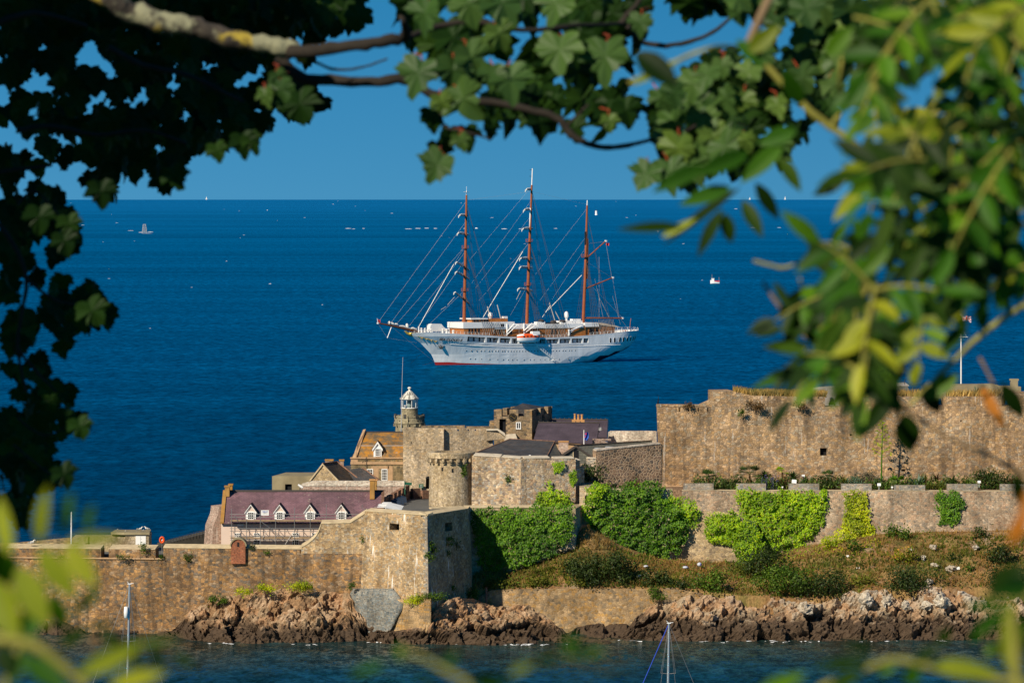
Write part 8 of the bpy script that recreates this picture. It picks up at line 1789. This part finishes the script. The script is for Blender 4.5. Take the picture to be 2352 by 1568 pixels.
bough('branch', [(640, 130, 10.3), (690, 178, 10.3), (760, 186, 10.3), (850, 190, 10.2), (930, 184, 10.2), (990, 215, 10.2), (1050, 230, 10.2), (1130, 236, 10.2), (1230, 255, 10.2), (1285, 275, 10.2), (1315, 312, 10.2), (1360, 334, 10.2), (1410, 338, 10.2), (1470, 328, 10.2)], [14, 14, 13, 12, 12, 10, 9, 9, 9, 9, 8.5, 7, 6.5, 5], M['bark'], wob=.1)
for pts, r0 in (([(1300, 290, 10.2), (1330, 262, 10.2), (1352, 240, 10.2)], 4), ([(1425, 55, 10.4), (1445, 30, 10.4), (1470, 0, 10.4), (1480, -30, 10.4)], 8), ([(1440, 60, 10.4), (1470, 95, 10.5), (1530, 106, 10.5), (1600, 92, 10.5), (1650, 66, 10.5), (1700, 20, 10.5)], 7), ([(930, 90, 10), (1010, 60, 10.1), (1100, 50, 10.1), (1200, 70, 10.1), (1330, 60, 10.2), (1430, 55, 10.4)], 8), ([(720, 140, 10.2), (760, 158, 10.2), (800, 160, 10.2), (850, 150, 10.2), (890, 135, 10.2)], 4), ([(1010, 240, 10.2), (1020, 290, 10.2), (1060, 300, 10.1), (1128, 320, 10.1)], 4), ([(250, 110, 12), (330, 150, 12), (420, 170, 12), (500, 205, 12), (560, 235, 12)], 8), ([(40, 300, 12), (120, 290, 12), (220, 310, 12), (330, 300, 12), (430, 330, 12)], 7), ([(-20, 60, 12), (80, 30, 12), (200, 60, 12)], 9), ([(-30, 400, 12.5), (40, 390, 12.5), (120, 380, 12.5)], 6), ([(-30, 480, 12), (30, 560, 12), (60, 640, 12), (50, 720, 12), (40, 800, 12), (60, 900, 12)], 6), ([(60, 640, 12), (130, 690, 12), (200, 700, 12)], 4), ([(40, 800, 12), (90, 860, 12), (130, 900, 12)], 4), ([(1470, 328, 10.2), (1520, 315, 10.2), (1580, 300, 10.3), (1650, 250, 10.3)], 5), ([(40, 470, 12), (80, 440, 12), (140, 500, 12)], 4), ([(40, 960, 12), (100, 1000, 12), (150, 980, 12)], 3), ([(30, 1020, 12), (90, 1070, 12), (160, 1115, 12)], 3)):
    bough('branch', pts, [lerp(r0, r0 * .55, k / (len(pts) - 1)) for k in range(len(pts))], M['bark'], wob=.12)
# crown: shaded mass on the left
LA = [(0, -20), (835, -20), (822, 50), (770, 70), (715, 105), (715, 190), (740, 240), (700, 285), (660, 262), (640, 240), (610, 300), (580, 350), (540, 330), (490, 330), (440, 362), (410, 400), (380, 425), (330, 400), (290, 415), (245, 465), (205, 430), (200, 395), (130, 372), (60, 330), (0, 320)]
LA_gap = [[(175, 112), (262, 118), (258, 160), (300, 205), (230, 190), (185, 160)], [(0, 320), (80, 330), (60, 372), (0, 360)], [(300, 212), (370, 245), (330, 262), (280, 240)], [(455, 128), (520, 150), (500, 176), (450, 150)]]
LB = [(0, 350), (90, 365), (140, 470), (180, 545), (165, 590), (90, 610), (150, 650), (220, 676), (258, 718), (240, 762), (180, 752), (158, 828), (105, 850), (150, 892), (205, 975), (205, 1005), (125, 1000), (112, 1055), (152, 1110), (70, 1150), (60, 1200), (0, 1190)]
LB_gap = [[(20, 640), (70, 625), (100, 690), (60, 700), (30, 690)], [(100, 770), (150, 770), (130, 830), (90, 815)], [(0, 900), (40, 880), (40, 920), (0, 940)]]
mb = MB()
def scatter(poly, gaps, n, Y0, Y1, s0, s1, mb, face, hang=.7, lace=False):
    xs = [p[0] for p in poly]; ys = [p[1] for p in poly]; k = 0
    while k < n:
        x, y = rnd(min(xs), max(xs)), rnd(min(ys), max(ys))
        if not inpoly(x, y, poly) or any(inpoly(x, y, g) for g in gaps): continue
        if lace and noise.noise(Vector((x / 38, y / 30, 3.3))) > .07 + .35 * (y < 60): continue
        k += 1; Y = rnd(Y0, Y1); d = Vector((random.gauss(.15, .55), random.gauss(0, .45), -hang - abs(random.gauss(0, .35)))); s = rnd(s0, s1)
        maple_leaf(mb, P3(x, y, Y) - d.normalized() * s * .45, d, face + rv() * .38, s)
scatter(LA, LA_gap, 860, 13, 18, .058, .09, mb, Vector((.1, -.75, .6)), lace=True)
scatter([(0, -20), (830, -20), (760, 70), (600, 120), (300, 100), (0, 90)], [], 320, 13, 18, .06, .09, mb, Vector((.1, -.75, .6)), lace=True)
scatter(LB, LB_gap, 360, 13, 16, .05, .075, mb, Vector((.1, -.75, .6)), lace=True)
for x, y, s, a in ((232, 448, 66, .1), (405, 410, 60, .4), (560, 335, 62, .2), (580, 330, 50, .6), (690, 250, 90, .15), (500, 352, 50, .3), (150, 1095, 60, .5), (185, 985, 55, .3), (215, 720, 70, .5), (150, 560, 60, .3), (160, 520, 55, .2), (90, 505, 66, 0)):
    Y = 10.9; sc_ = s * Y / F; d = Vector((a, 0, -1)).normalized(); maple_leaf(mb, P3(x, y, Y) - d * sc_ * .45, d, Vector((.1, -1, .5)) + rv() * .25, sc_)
# unseen crown leaves added up towards the sun to shade the left boughs
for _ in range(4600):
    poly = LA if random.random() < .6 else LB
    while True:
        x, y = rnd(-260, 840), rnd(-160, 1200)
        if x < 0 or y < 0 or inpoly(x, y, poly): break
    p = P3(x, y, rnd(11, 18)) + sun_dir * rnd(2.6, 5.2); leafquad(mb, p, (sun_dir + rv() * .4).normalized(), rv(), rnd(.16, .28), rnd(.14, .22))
mb.build('crown', M['maple_shade'], sy, uv=False)
# crown: leaves in the light across the middle, and the darker ones behind them
mb = MB()
scatter([(905, -10), (1500, -10), (1470, 90), (1420, 200), (1470, 255), (1400, 300), (1330, 270), (1200, 290), (1110, 260), (1010, 170), (940, 140)], [[(1180, 40), (1250, 50), (1230, 110), (1170, 100)], [(1400, 60), (1440, 60), (1430, 130)]], 100, 10.5, 12, .07, .10, mb, Vector((.5, -.55, -.5)))
scatter([(1560, -10), (1680, -10), (1650, 60), (1600, 40)], [], 9, 10.5, 11.5, .07, .1, mb, Vector((.5, -.6, -.4)))
scatter([(1500, 210), (1700, 120), (1880, 60), (2010, 40), (2060, 130), (1960, 230), (1870, 290), (1790, 370), (1660, 400), (1560, 420), (1470, 330)], [], 120, 10.3, 11.2, .055, .085, mb, Vector((.4, -.6, -.4)))
for x, y, s, a in ((995, 275, 62, .3), (1030, 320, 60, -.1), (1075, 318, 60, .2), (1128, 300, 52, .1), (1395, 272, 74, .2), (1320, 300, 60, .3), (1240, 290, 72, .2), (1215, 240, 80, .3), (1440, 262, 70, .4), (1010, 360, 76, .25)):
    Y = 10.3; sc_ = s * Y / F; d = Vector((a, 0, -1)).normalized(); maple_leaf(mb, P3(x, y, Y) - d * sc_ * .45, d, Vector((.5, -.9, -.2)) + rv() * .25, sc_)
mb.build('crown', M['maple_shade'], sy, uv=False)
mb = MB(); st = MB()
LIT = [(1285, 132, 112, .0), (1392, 140, 100, .12), (957, 178, 92, -.1), (1040, 172, 84, .1), (1068, 232, 88, .15), (1085, 138, 80, .3), (1172, 190, 84, -.05), (1150, 88, 76, .3), (975, 38, 86, -.05), (1078, 14, 80, .2), (1160, 22, 110, .1), (1275, 20, 92, -.2), (1000, 388, 84, -.15), (1130, 178, 60, -.3), (1470, 60, 60, .1), (1590, 205, 84, -.2), (1520, 232, 62, .1), (1650, 262, 74, .2), (1555, 345, 76, -.1), (1478, 412, 84, -.25), (1540, 405, 80, .0), (1850, 190, 84, .2), (1790, 250, 60, .1), (1700, 240, 70, -.2), (1660, 160, 56, .1), (1760, 130, 60, .3), (1930, 120, 66, 0), (1880, 50, 62, .2), (1700, 40, 60, .3), (1640, 320, 66, .1), (1590, 385, 70, .15), (1712, 330, 62, -.1), (1780, 60, 60, -.2), (1920, 200, 60, .2), (645, 210, 60, .1), (612, 225, 50, -.2), (640, 180, 40, .3), (1060, 330, 46, .2), (1400, 285, 44, 0), (1015, 240, 50, .2)]
for x, y, s, a in LIT:
    Y = 9.8 if x > 900 else 9.9; sc_ = s * Y / F * 1.02; d = Vector((a + random.gauss(0, .25), rnd(-.35, .2), -1)).normalized(); bp = P3(x, y, Y) - d * sc_ * .45; maple_leaf(mb, bp, d, Vector((rnd(-.8, .25), -1, rnd(-.1, .8))), sc_ * rnd(.85, 1.12), rnd(.08, .3), rnd(0, .35)); st.tube([bp, bp + Vector((rnd(-.01, .01), .015, .012)), bp + Vector((rnd(-.02, .02), .06, .018))], [.0014, .0016, .0018], 5)
scatter([(1500, 210), (1700, 120), (1880, 40), (2040, 20), (2060, 130), (1960, 230), (1870, 290), (1790, 370), (1660, 400), (1560, 420), (1470, 330)], [], 26, 9.7, 10.4, .05, .08, mb, Vector((-.3, -.9, .35)))
scatter([(1650, -10), (2352, -10), (2352, 90), (2080, 110), (1900, 60), (1700, 60)], [], 50, 9.6, 10.6, .06, .09, mb, Vector((-.3, -.9, .35)))
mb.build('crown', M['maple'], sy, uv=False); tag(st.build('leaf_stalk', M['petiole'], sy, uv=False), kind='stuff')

# ---- ash on the right, nearer and out of focus
ash = thing('ash_tree', (2.2, 6.0, 60.6), 'nearer ash with narrow bright leaflets and yellow-green twigs covering the right side', 'tree')
limb('trunk', [(2.2, 6.0, 60.4), (2.15, 6.0, 62.0), (2.2, 6.05, 63.4), (2.0, 6.0, 64.8), (1.6, 6.0, 65.7), (1.2, 6.0, 66.5)], [.08, .07, .06, .05, .035, .02], M['twig_brown'], ash)
for p_, r_ in (([(2.19, 6.05, 63.2), (1.7, 6.1, 63.9), (1.1, 6.2, 64.35), xyz(2352, 1095, 6.4)], (.03, .018, .01, .005)), ([(2.12, 6.02, 64), (1.7, 6.0, 64.5), (1.2, 6.1, 64.72), xyz(2360, 690, 6)], (.03, .018, .01, .006)), ([(1.9, 6, 65.1), (1.5, 6, 65.2), (1.1, 6, 65.05), xyz(2360, 450, 6)], (.03, .02, .014, .009)), ([(1.45, 6, 66), (1.0, 6, 66.1), (.6, 6, 65.75), xyz(1715, 110, 6)], (.025, .014, .009, .006)), ([(2.15, 6.02, 63.7), (2.6, 6.3, 64.3), (2.8, 6.5, 65)], (.025, .015, .006))): limb('branch', p_, r_, M['twig_brown'], ash)
AB = [([(1715, 110, 6), (1760, 150, 6), (1810, 205, 6), (1860, 255, 6), (1905, 290, 6), (1990, 350, 6), (2080, 415, 6), (2200, 440, 6), (2370, 452, 6)], [9, 10, 11, 12, 12, 12, 13, 13, 15], 'twig_green'), ([(1445, 192, 5.6), (1500, 165, 5.6), (1555, 140, 5.6), (1640, 110, 5.6), (1715, 112, 6)], [8, 8, 7, 8, 9], 'twig_green'), ([(1905, 292, 6), (1935, 250, 6), (1930, 180, 5.9), (1940, 90, 5.9)], [9, 7, 7, 7], 'twig_green'), ([(1730, 598, 6.2), (1765, 608, 6.2), (1800, 615, 6.2), (1850, 600, 6.2), (1900, 590, 6.2)], [5, 6, 6, 6, 8], 'twig_green'), ([(1752, 648, 6.2), (1780, 690, 6.2), (1815, 738, 6.2), (1850, 775, 6.2)], [6, 6, 5, 4], 'twig_brown'), ([(2370, 690, 6), (2300, 735, 6), (2235, 785, 6), (2160, 860, 6), (2090, 930, 6)], [12, 10, 9, 8, 6], 'twig_green'), ([(2370, 1100, 6.4), (2270, 1045, 6.4), (2170, 1000, 6.4), (2080, 940, 6.4), (1985, 880, 6.4), (1890, 820, 6.4)], [9, 8, 7, 7, 7, 6], 'twig_brown'), ([(2250, 820, 6.6), (2290, 900, 6.6), (2310, 985, 6.6)], [6, 5, 3], 'twig_brown'), ([(2240, 440, 6), (2260, 520, 6), (2290, 580, 6), (2370, 640, 6)], [9, 9, 9, 10], 'twig_green'), ([(2030, 530, 5.8), (2010, 620, 5.8), (1960, 720, 5.8), (1930, 790, 5.8)], [9, 8, 7, 6], 'twig_green'), ([(2190, 440, 6), (2110, 480, 6), (2040, 520, 5.8)], [9, 8, 8], 'twig_green'), ([(2370, 210, 6.2), (2250, 230, 6.2), (2150, 260, 6.2), (2060, 330, 6.2)], [10, 9, 8, 6], 'twig_green'), ([(2370, 60, 6.3), (2260, 70, 6.3), (2140, 60, 6.3), (2000, 40, 6.3)], [10, 9, 8, 7], 'twig_green')]
for pts, rad, mt in AB: bough('twig', pts, [r_ * .68 for r_ in rad], M[mt], ash, .1)
AE = [(1960, -10), (2352, -10), (2352, 610), (2280, 640), (2190, 640), (2140, 690), (2110, 770), (2070, 830), (2010, 880), (1980, 850), (1900, 810), (1800, 850), (1750, 860), (1840, 770), (1830, 700), (1890, 640), (1900, 560), (1880, 480), (1960, 420), (2050, 330), (2080, 260), (2010, 190), (1990, 90)]
AE_gap = [[(2120, 330), (2190, 320), (2200, 400), (2130, 400)], [(2230, 300), (2290, 290), (2280, 350), (2240, 350)], [(2030, 150), (2090, 160), (2080, 250), (2020, 230)], [(2190, 10), (2260, 20), (2250, 60), (2190, 60)], [(2130, 130), (2180, 120), (2200, 170), (2150, 190)], [(1880, 360), (1980, 420), (1900, 450)]]
mbs = {'ash': MB(), 'ash_dark': MB(), 'ash_yellow': MB(), 'ash_pale': MB(), 'rust': MB()}; stm = MB()
def pinnate(base, d, L, pairs, ll, lw, key, n0=Vector((-.25, -.8, .5))):
    d = d.normalized(); side = d.cross(n0).normalized(); pts = [base + d * L * t_ + Vector((0, 0, -.25 * L * t_ * t_)) for t_ in (0, .25, .5, .75, 1)]; stm.tube(pts, [.0022, .002, .0018, .0015, .001], 5)
    for k in range(pairs):
        t_ = .25 + .75 * k / pairs; p = base + d * L * t_ + Vector((0, 0, -.25 * L * t_ * t_))
        for sg in (-1, 1):
            v = (side * sg * .9 + d * rnd(.25, .6) + Vector((0, 0, -.3)) + rv() * .15).normalized(); leaflet(mbs[key if random.random() < .8 else random.choice(('ash', 'ash_dark'))], p, p + v * ll * rnd(.8, 1.15), lw * rnd(.85, 1.15), n0 + rv() * .35)
    v = (d + Vector((0, 0, -.3))).normalized(); leaflet(mbs[key], pts[-1], pts[-1] + v * ll, lw, n0 + rv() * .3)
k = 0
while k < 116:
    x, y = rnd(1740, 2360), rnd(-10, 980)
    if not inpoly(x, y, AE) or any(inpoly(x, y, g) for g in AE_gap): continue
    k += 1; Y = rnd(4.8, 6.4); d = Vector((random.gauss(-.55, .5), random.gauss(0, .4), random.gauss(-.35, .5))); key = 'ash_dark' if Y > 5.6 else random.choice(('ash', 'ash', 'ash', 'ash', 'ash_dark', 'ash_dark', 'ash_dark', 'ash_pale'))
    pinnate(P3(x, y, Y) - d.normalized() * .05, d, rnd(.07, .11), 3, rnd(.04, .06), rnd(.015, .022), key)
for _ in range(70):                                            # the rest of the crown, to the right of the picture
    p = Vector((rnd(.95, 2.9), rnd(5.2, 6.8), rnd(64.3, 67))); pinnate(p, Vector((random.gauss(0, .6), random.gauss(0, .4), random.gauss(-.3, .5))), rnd(.08, .13), 3, rnd(.05, .07), rnd(.018, .025), random.choice(('ash', 'ash_dark')))
def LF(x1, y1, x2, y2, w_, Y, key='ash', n=None): leaflet(mbs[key], P3(x1, y1, Y), P3(x2, y2, Y + rnd(-.03, .03)), w_ * Y / F, n or Vector((rnd(-.4, .1), -1, rnd(.1, .5))), .1)
for a in [(1700, 430, 1520, 560, 26, 6, 'ash_dark'), (1660, 480, 1600, 590, 32, 6.1, 'ash_dark'), (1665, 490, 1680, 560, 34, 6.1, 'ash_dark'), (1705, 460, 1752, 545, 34, 6.1, 'ash_dark'), (1735, 420, 1790, 505, 34, 6.1, 'ash_dark'), (1790, 360, 1840, 440, 34, 6.1, 'ash_dark'), (1620, 380, 1500, 440, 40, 5.9, 'ash'), (1720, 350, 1600, 400, 44, 5.9, 'ash'), (1830, 300, 1740, 330, 44, 5.9, 'ash'), (1570, 520, 1420, 525, 26, 5.6, 'ash_dark'), (1800, 330, 1700, 420, 46, 5.9, 'ash'), (1680, 430, 1560, 470, 40, 5.9, 'ash'), (1520, 545, 1600, 500, 18, 5.8, 'ash_yellow'),
          (1460, 120, 1560, 200, 60, 5.4, 'ash_dark'), (1450, 195, 1560, 140, 22, 5.4, 'ash_yellow'), (1760, 150, 1690, 90, 40, 5.7, 'ash'), (1840, 240, 1800, 160, 44, 5.7, 'ash'), (1930, 260, 1990, 180, 44, 5.7, 'ash'), (1900, 130, 1960, 60, 44, 5.7, 'ash'), (1720, 120, 1790, 60, 44, 5.7, 'ash_pale'),
          (2080, 950, 2090, 1040, 60, 6, 'ash_dark'), (2060, 890, 1975, 1005, 44, 6, 'ash_dark'), (2120, 880, 2160, 950, 44, 6, 'ash_dark'), (2250, 880, 2310, 990, 26, 6.2, 'rust'), (2200, 860, 2120, 920, 40, 6, 'ash'), (2000, 830, 1900, 870, 40, 6, 'ash'), (1900, 830, 1720, 890, 34, 6, 'ash'), (1990, 860, 1930, 960, 40, 5.9, 'ash_dark'), (2300, 880, 2352, 960, 40, 6, 'ash_dark'),
          (2360, 1120, 2335, 1260, 30, 3.6, 'rust'), (2330, 1085, 2350, 1170, 40, 3.7, 'ash_dark'), (2352, 1180, 2320, 1250, 34, 3.6, 'rust'), (2370, 50, 2230, 80, 40, 5.8, 'ash_yellow'), (2230, 90, 2150, 60, 40, 5.8, 'ash_yellow'), (2100, 330, 2030, 280, 40, 5.8, 'ash_pale'), (2140, 270, 2060, 260, 40, 5.8, 'ash_yellow'), (2080, 340, 2040, 400, 30, 5.8, 'ash_yellow')]:
    if a[6] == 'rust': mbs['rust'] = MB()
    LF(*a)
    if a[6] == 'rust': mbs['rust'].build('dead_leaf', M['rust'], ash, uv=False)
# low sprays of the same ash, very close, along the bottom right
LO = [([(1880, 1580, 3.4), (2000, 1530, 3.4), (2060, 1515, 3.4), (2120, 1526, 3.4), (2200, 1545, 3.4), (2380, 1570, 3.4)], [7, 8, 8, 8, 9, 11], 'twig_green'), ([(2338, 1590, 3.2), (2332, 1500, 3.2), (2326, 1400, 3.2)], [16, 11, 6], 'twig_green')]
for pts, rad, mt in LO: bough('twig', pts, rad, M[mt], ash, .05)
for a in [(1999, 1512, 1866, 1532, 28, 3.4, 'ash_dark'), (2010, 1490, 1930, 1480, 24, 3.4, 'ash_dark'), (2060, 1515, 2010, 1545, 36, 3.4, 'ash'), (2136, 1525, 2300, 1548, 44, 3.3, 'ash_pale'), (2100, 1520, 2160, 1480, 30, 3.3, 'ash_dark'), (2110, 1530, 2080, 1572, 40, 3.3, 'ash'), (2322, 1545, 2322, 1375, 46, 3.2, 'ash_pale'), (2310, 1398, 2228, 1470, 34, 3.3, 'ash'), (2330, 1385, 2210, 1390, 24, 3.4, 'ash'), (2350, 1300, 2270, 1370, 60, 3.6, 'ash_dark'), (2360, 1260, 2270, 1310, 60, 3.6, 'ash_dark'), (2365, 1340, 2290, 1360, 50, 3.5, 'ash'), (2352, 1420, 2330, 1530, 40, 3.2, 'ash'), (2160, 1480, 2175, 1440, 26, 3.4, 'ash_dark'), (1740, 1590, 1850, 1545, 36, 3.2, 'ash'), (1980, 1540, 1900, 1580, 34, 3.3, 'ash_dark'), (2260, 1500, 2340, 1470, 30, 3.3, 'ash'), (2190, 1260, 2060, 1240, 40, 3.0, 'ash'), (2050, 1255, 1950, 1215, 26, 3.0, 'ash')]:
    if a[1] == 1260 or a[1] == 1255: continue
    LF(*a)
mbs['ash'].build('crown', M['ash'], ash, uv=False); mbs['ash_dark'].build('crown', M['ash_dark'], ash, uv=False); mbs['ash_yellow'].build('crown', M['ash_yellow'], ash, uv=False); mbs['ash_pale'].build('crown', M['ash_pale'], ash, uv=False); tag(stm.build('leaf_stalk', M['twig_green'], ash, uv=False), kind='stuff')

# ---- ash sapling at the bottom left and sprig at the bottom middle
def sapling(label, base, stems, leaves, name='ash_sapling'):
    global mbs
    g = thing(name, base, label, 'sapling'); mbs = {k: MB() for k in ('ash', 'ash_dark', 'ash_yellow', 'ash_pale')}
    for pts, rad, mt in stems: bough('stem', pts, rad, M[mt], g, .05)
    p = P3(*stems[0][0][0]); mb = MB(); mb.tube([Vector(base), Vector(base).lerp(p, .5) + Vector((-.03, 0, 0)), p], [.012, .009, .005], 8); mb.build('stem', M['twig_brown'], g, smooth=True, uv=False)
    for a in leaves: LF(*a)
    for k, q in mbs.items():
        if q.f: q.build('foliage', M[k], g, uv=False)
def hz(x, y): return 63.2 if y < 3 else 63.2 - (y - 3) * .5
sapling('very close ash sapling with blurred pale green leaflets in the bottom left corner', (-.42, 3.0, 63.2), [([(-40, 1475, 3), (0, 1468, 3), (65, 1476, 3), (125, 1512, 3), (200, 1575, 3)], [13, 12, 12, 12, 12], 'twig_green'), ([(0, 1600, 3.1), (40, 1500, 3.1), (90, 1380, 3.1), (120, 1270, 3.1), (130, 1240, 3.1)], [9, 8, 7, 5, 3], 'twig_green')],
        [(22, 1275, -5, 1135, 44, 3, 'ash_pale'), (88, 1246, 106, 1118, 40, 3, 'ash_pale'), (142, 1224, 164, 1130, 30, 3, 'ash'), (193, 1219, 213, 1158, 26, 3, 'ash'), (150, 1246, 285, 1229, 30, 2.9, 'ash_pale'), (88, 1260, 176, 1374, 58, 3, 'ash_pale'), (150, 1252, 222, 1348, 56, 3, 'ash_pale'), (40, 1300, 110, 1438, 72, 3.1, 'ash_pale'), (-20, 1330, 40, 1470, 80, 3.1, 'ash_pale'), (232, 1348, 165, 1412, 34, 3, 'ash'), (85, 1380, 62, 1470, 60, 3.1, 'ash'), (120, 1360, 150, 1450, 44, 3.2, 'ash'), (178, 1550, 326, 1480, 46, 2.9, 'ash_pale'), (250, 1572, 378, 1542, 40, 2.9, 'ash_pale'), (135, 1484, 208, 1432, 26, 3.1, 'ash_dark'), (238, 1456, 284, 1484, 30, 3.1, 'ash_dark'), (305, 1495, 326, 1540, 28, 3.1, 'ash_dark'), (351, 1480, 372, 1538, 28, 3.1, 'ash_dark'), (396, 1500, 452, 1532, 18, 3.1, 'ash_dark'), (205, 1440, 260, 1432, 26, 3.2, 'ash_dark'), (58, 1510, 160, 1585, 54, 3, 'ash'), (0, 1480, 30, 1560, 50, 3.1, 'ash_dark'), (60, 1490, 20, 1570, 50, 3.1, 'ash'), (130, 1515, 110, 1580, 40, 3, 'ash'), (285, 1480, 425, 1466, 14, 2.9, 'ash'), (0, 1250, 20, 1350, 70, 3.1, 'ash')])
sapling('thin blurred green sprig rising at the bottom edge, middle of the picture', (.05, 2.7, 63.2), [([(1080, 1600, 2.7), (1075, 1568, 2.7), (1030, 1542, 2.7), (980, 1514, 2.7), (920, 1490, 2.7)], [8, 8, 7, 5, 3], 'twig_green')],
        [(885, 1520, 800, 1550, 20, 2.7, 'ash'), (919, 1512, 919, 1478, 24, 2.7, 'ash'), (1030, 1530, 1045, 1490, 30, 2.7, 'ash'), (1170, 1550, 1228, 1518, 22, 2.7, 'ash_yellow'), (1075, 1560, 1150, 1545, 26, 2.7, 'ash_dark'), (1000, 1550, 960, 1580, 22, 2.7, 'ash_dark'), (1090, 1575, 1180, 1560, 34, 2.7, 'ash'), (1230, 1520, 1290, 1500, 24, 2.6, 'ash_dark'), (1290, 1500, 1400, 1490, 28, 2.6, 'ash'), (1290, 1484, 1330, 1458, 26, 2.6, 'ash')])
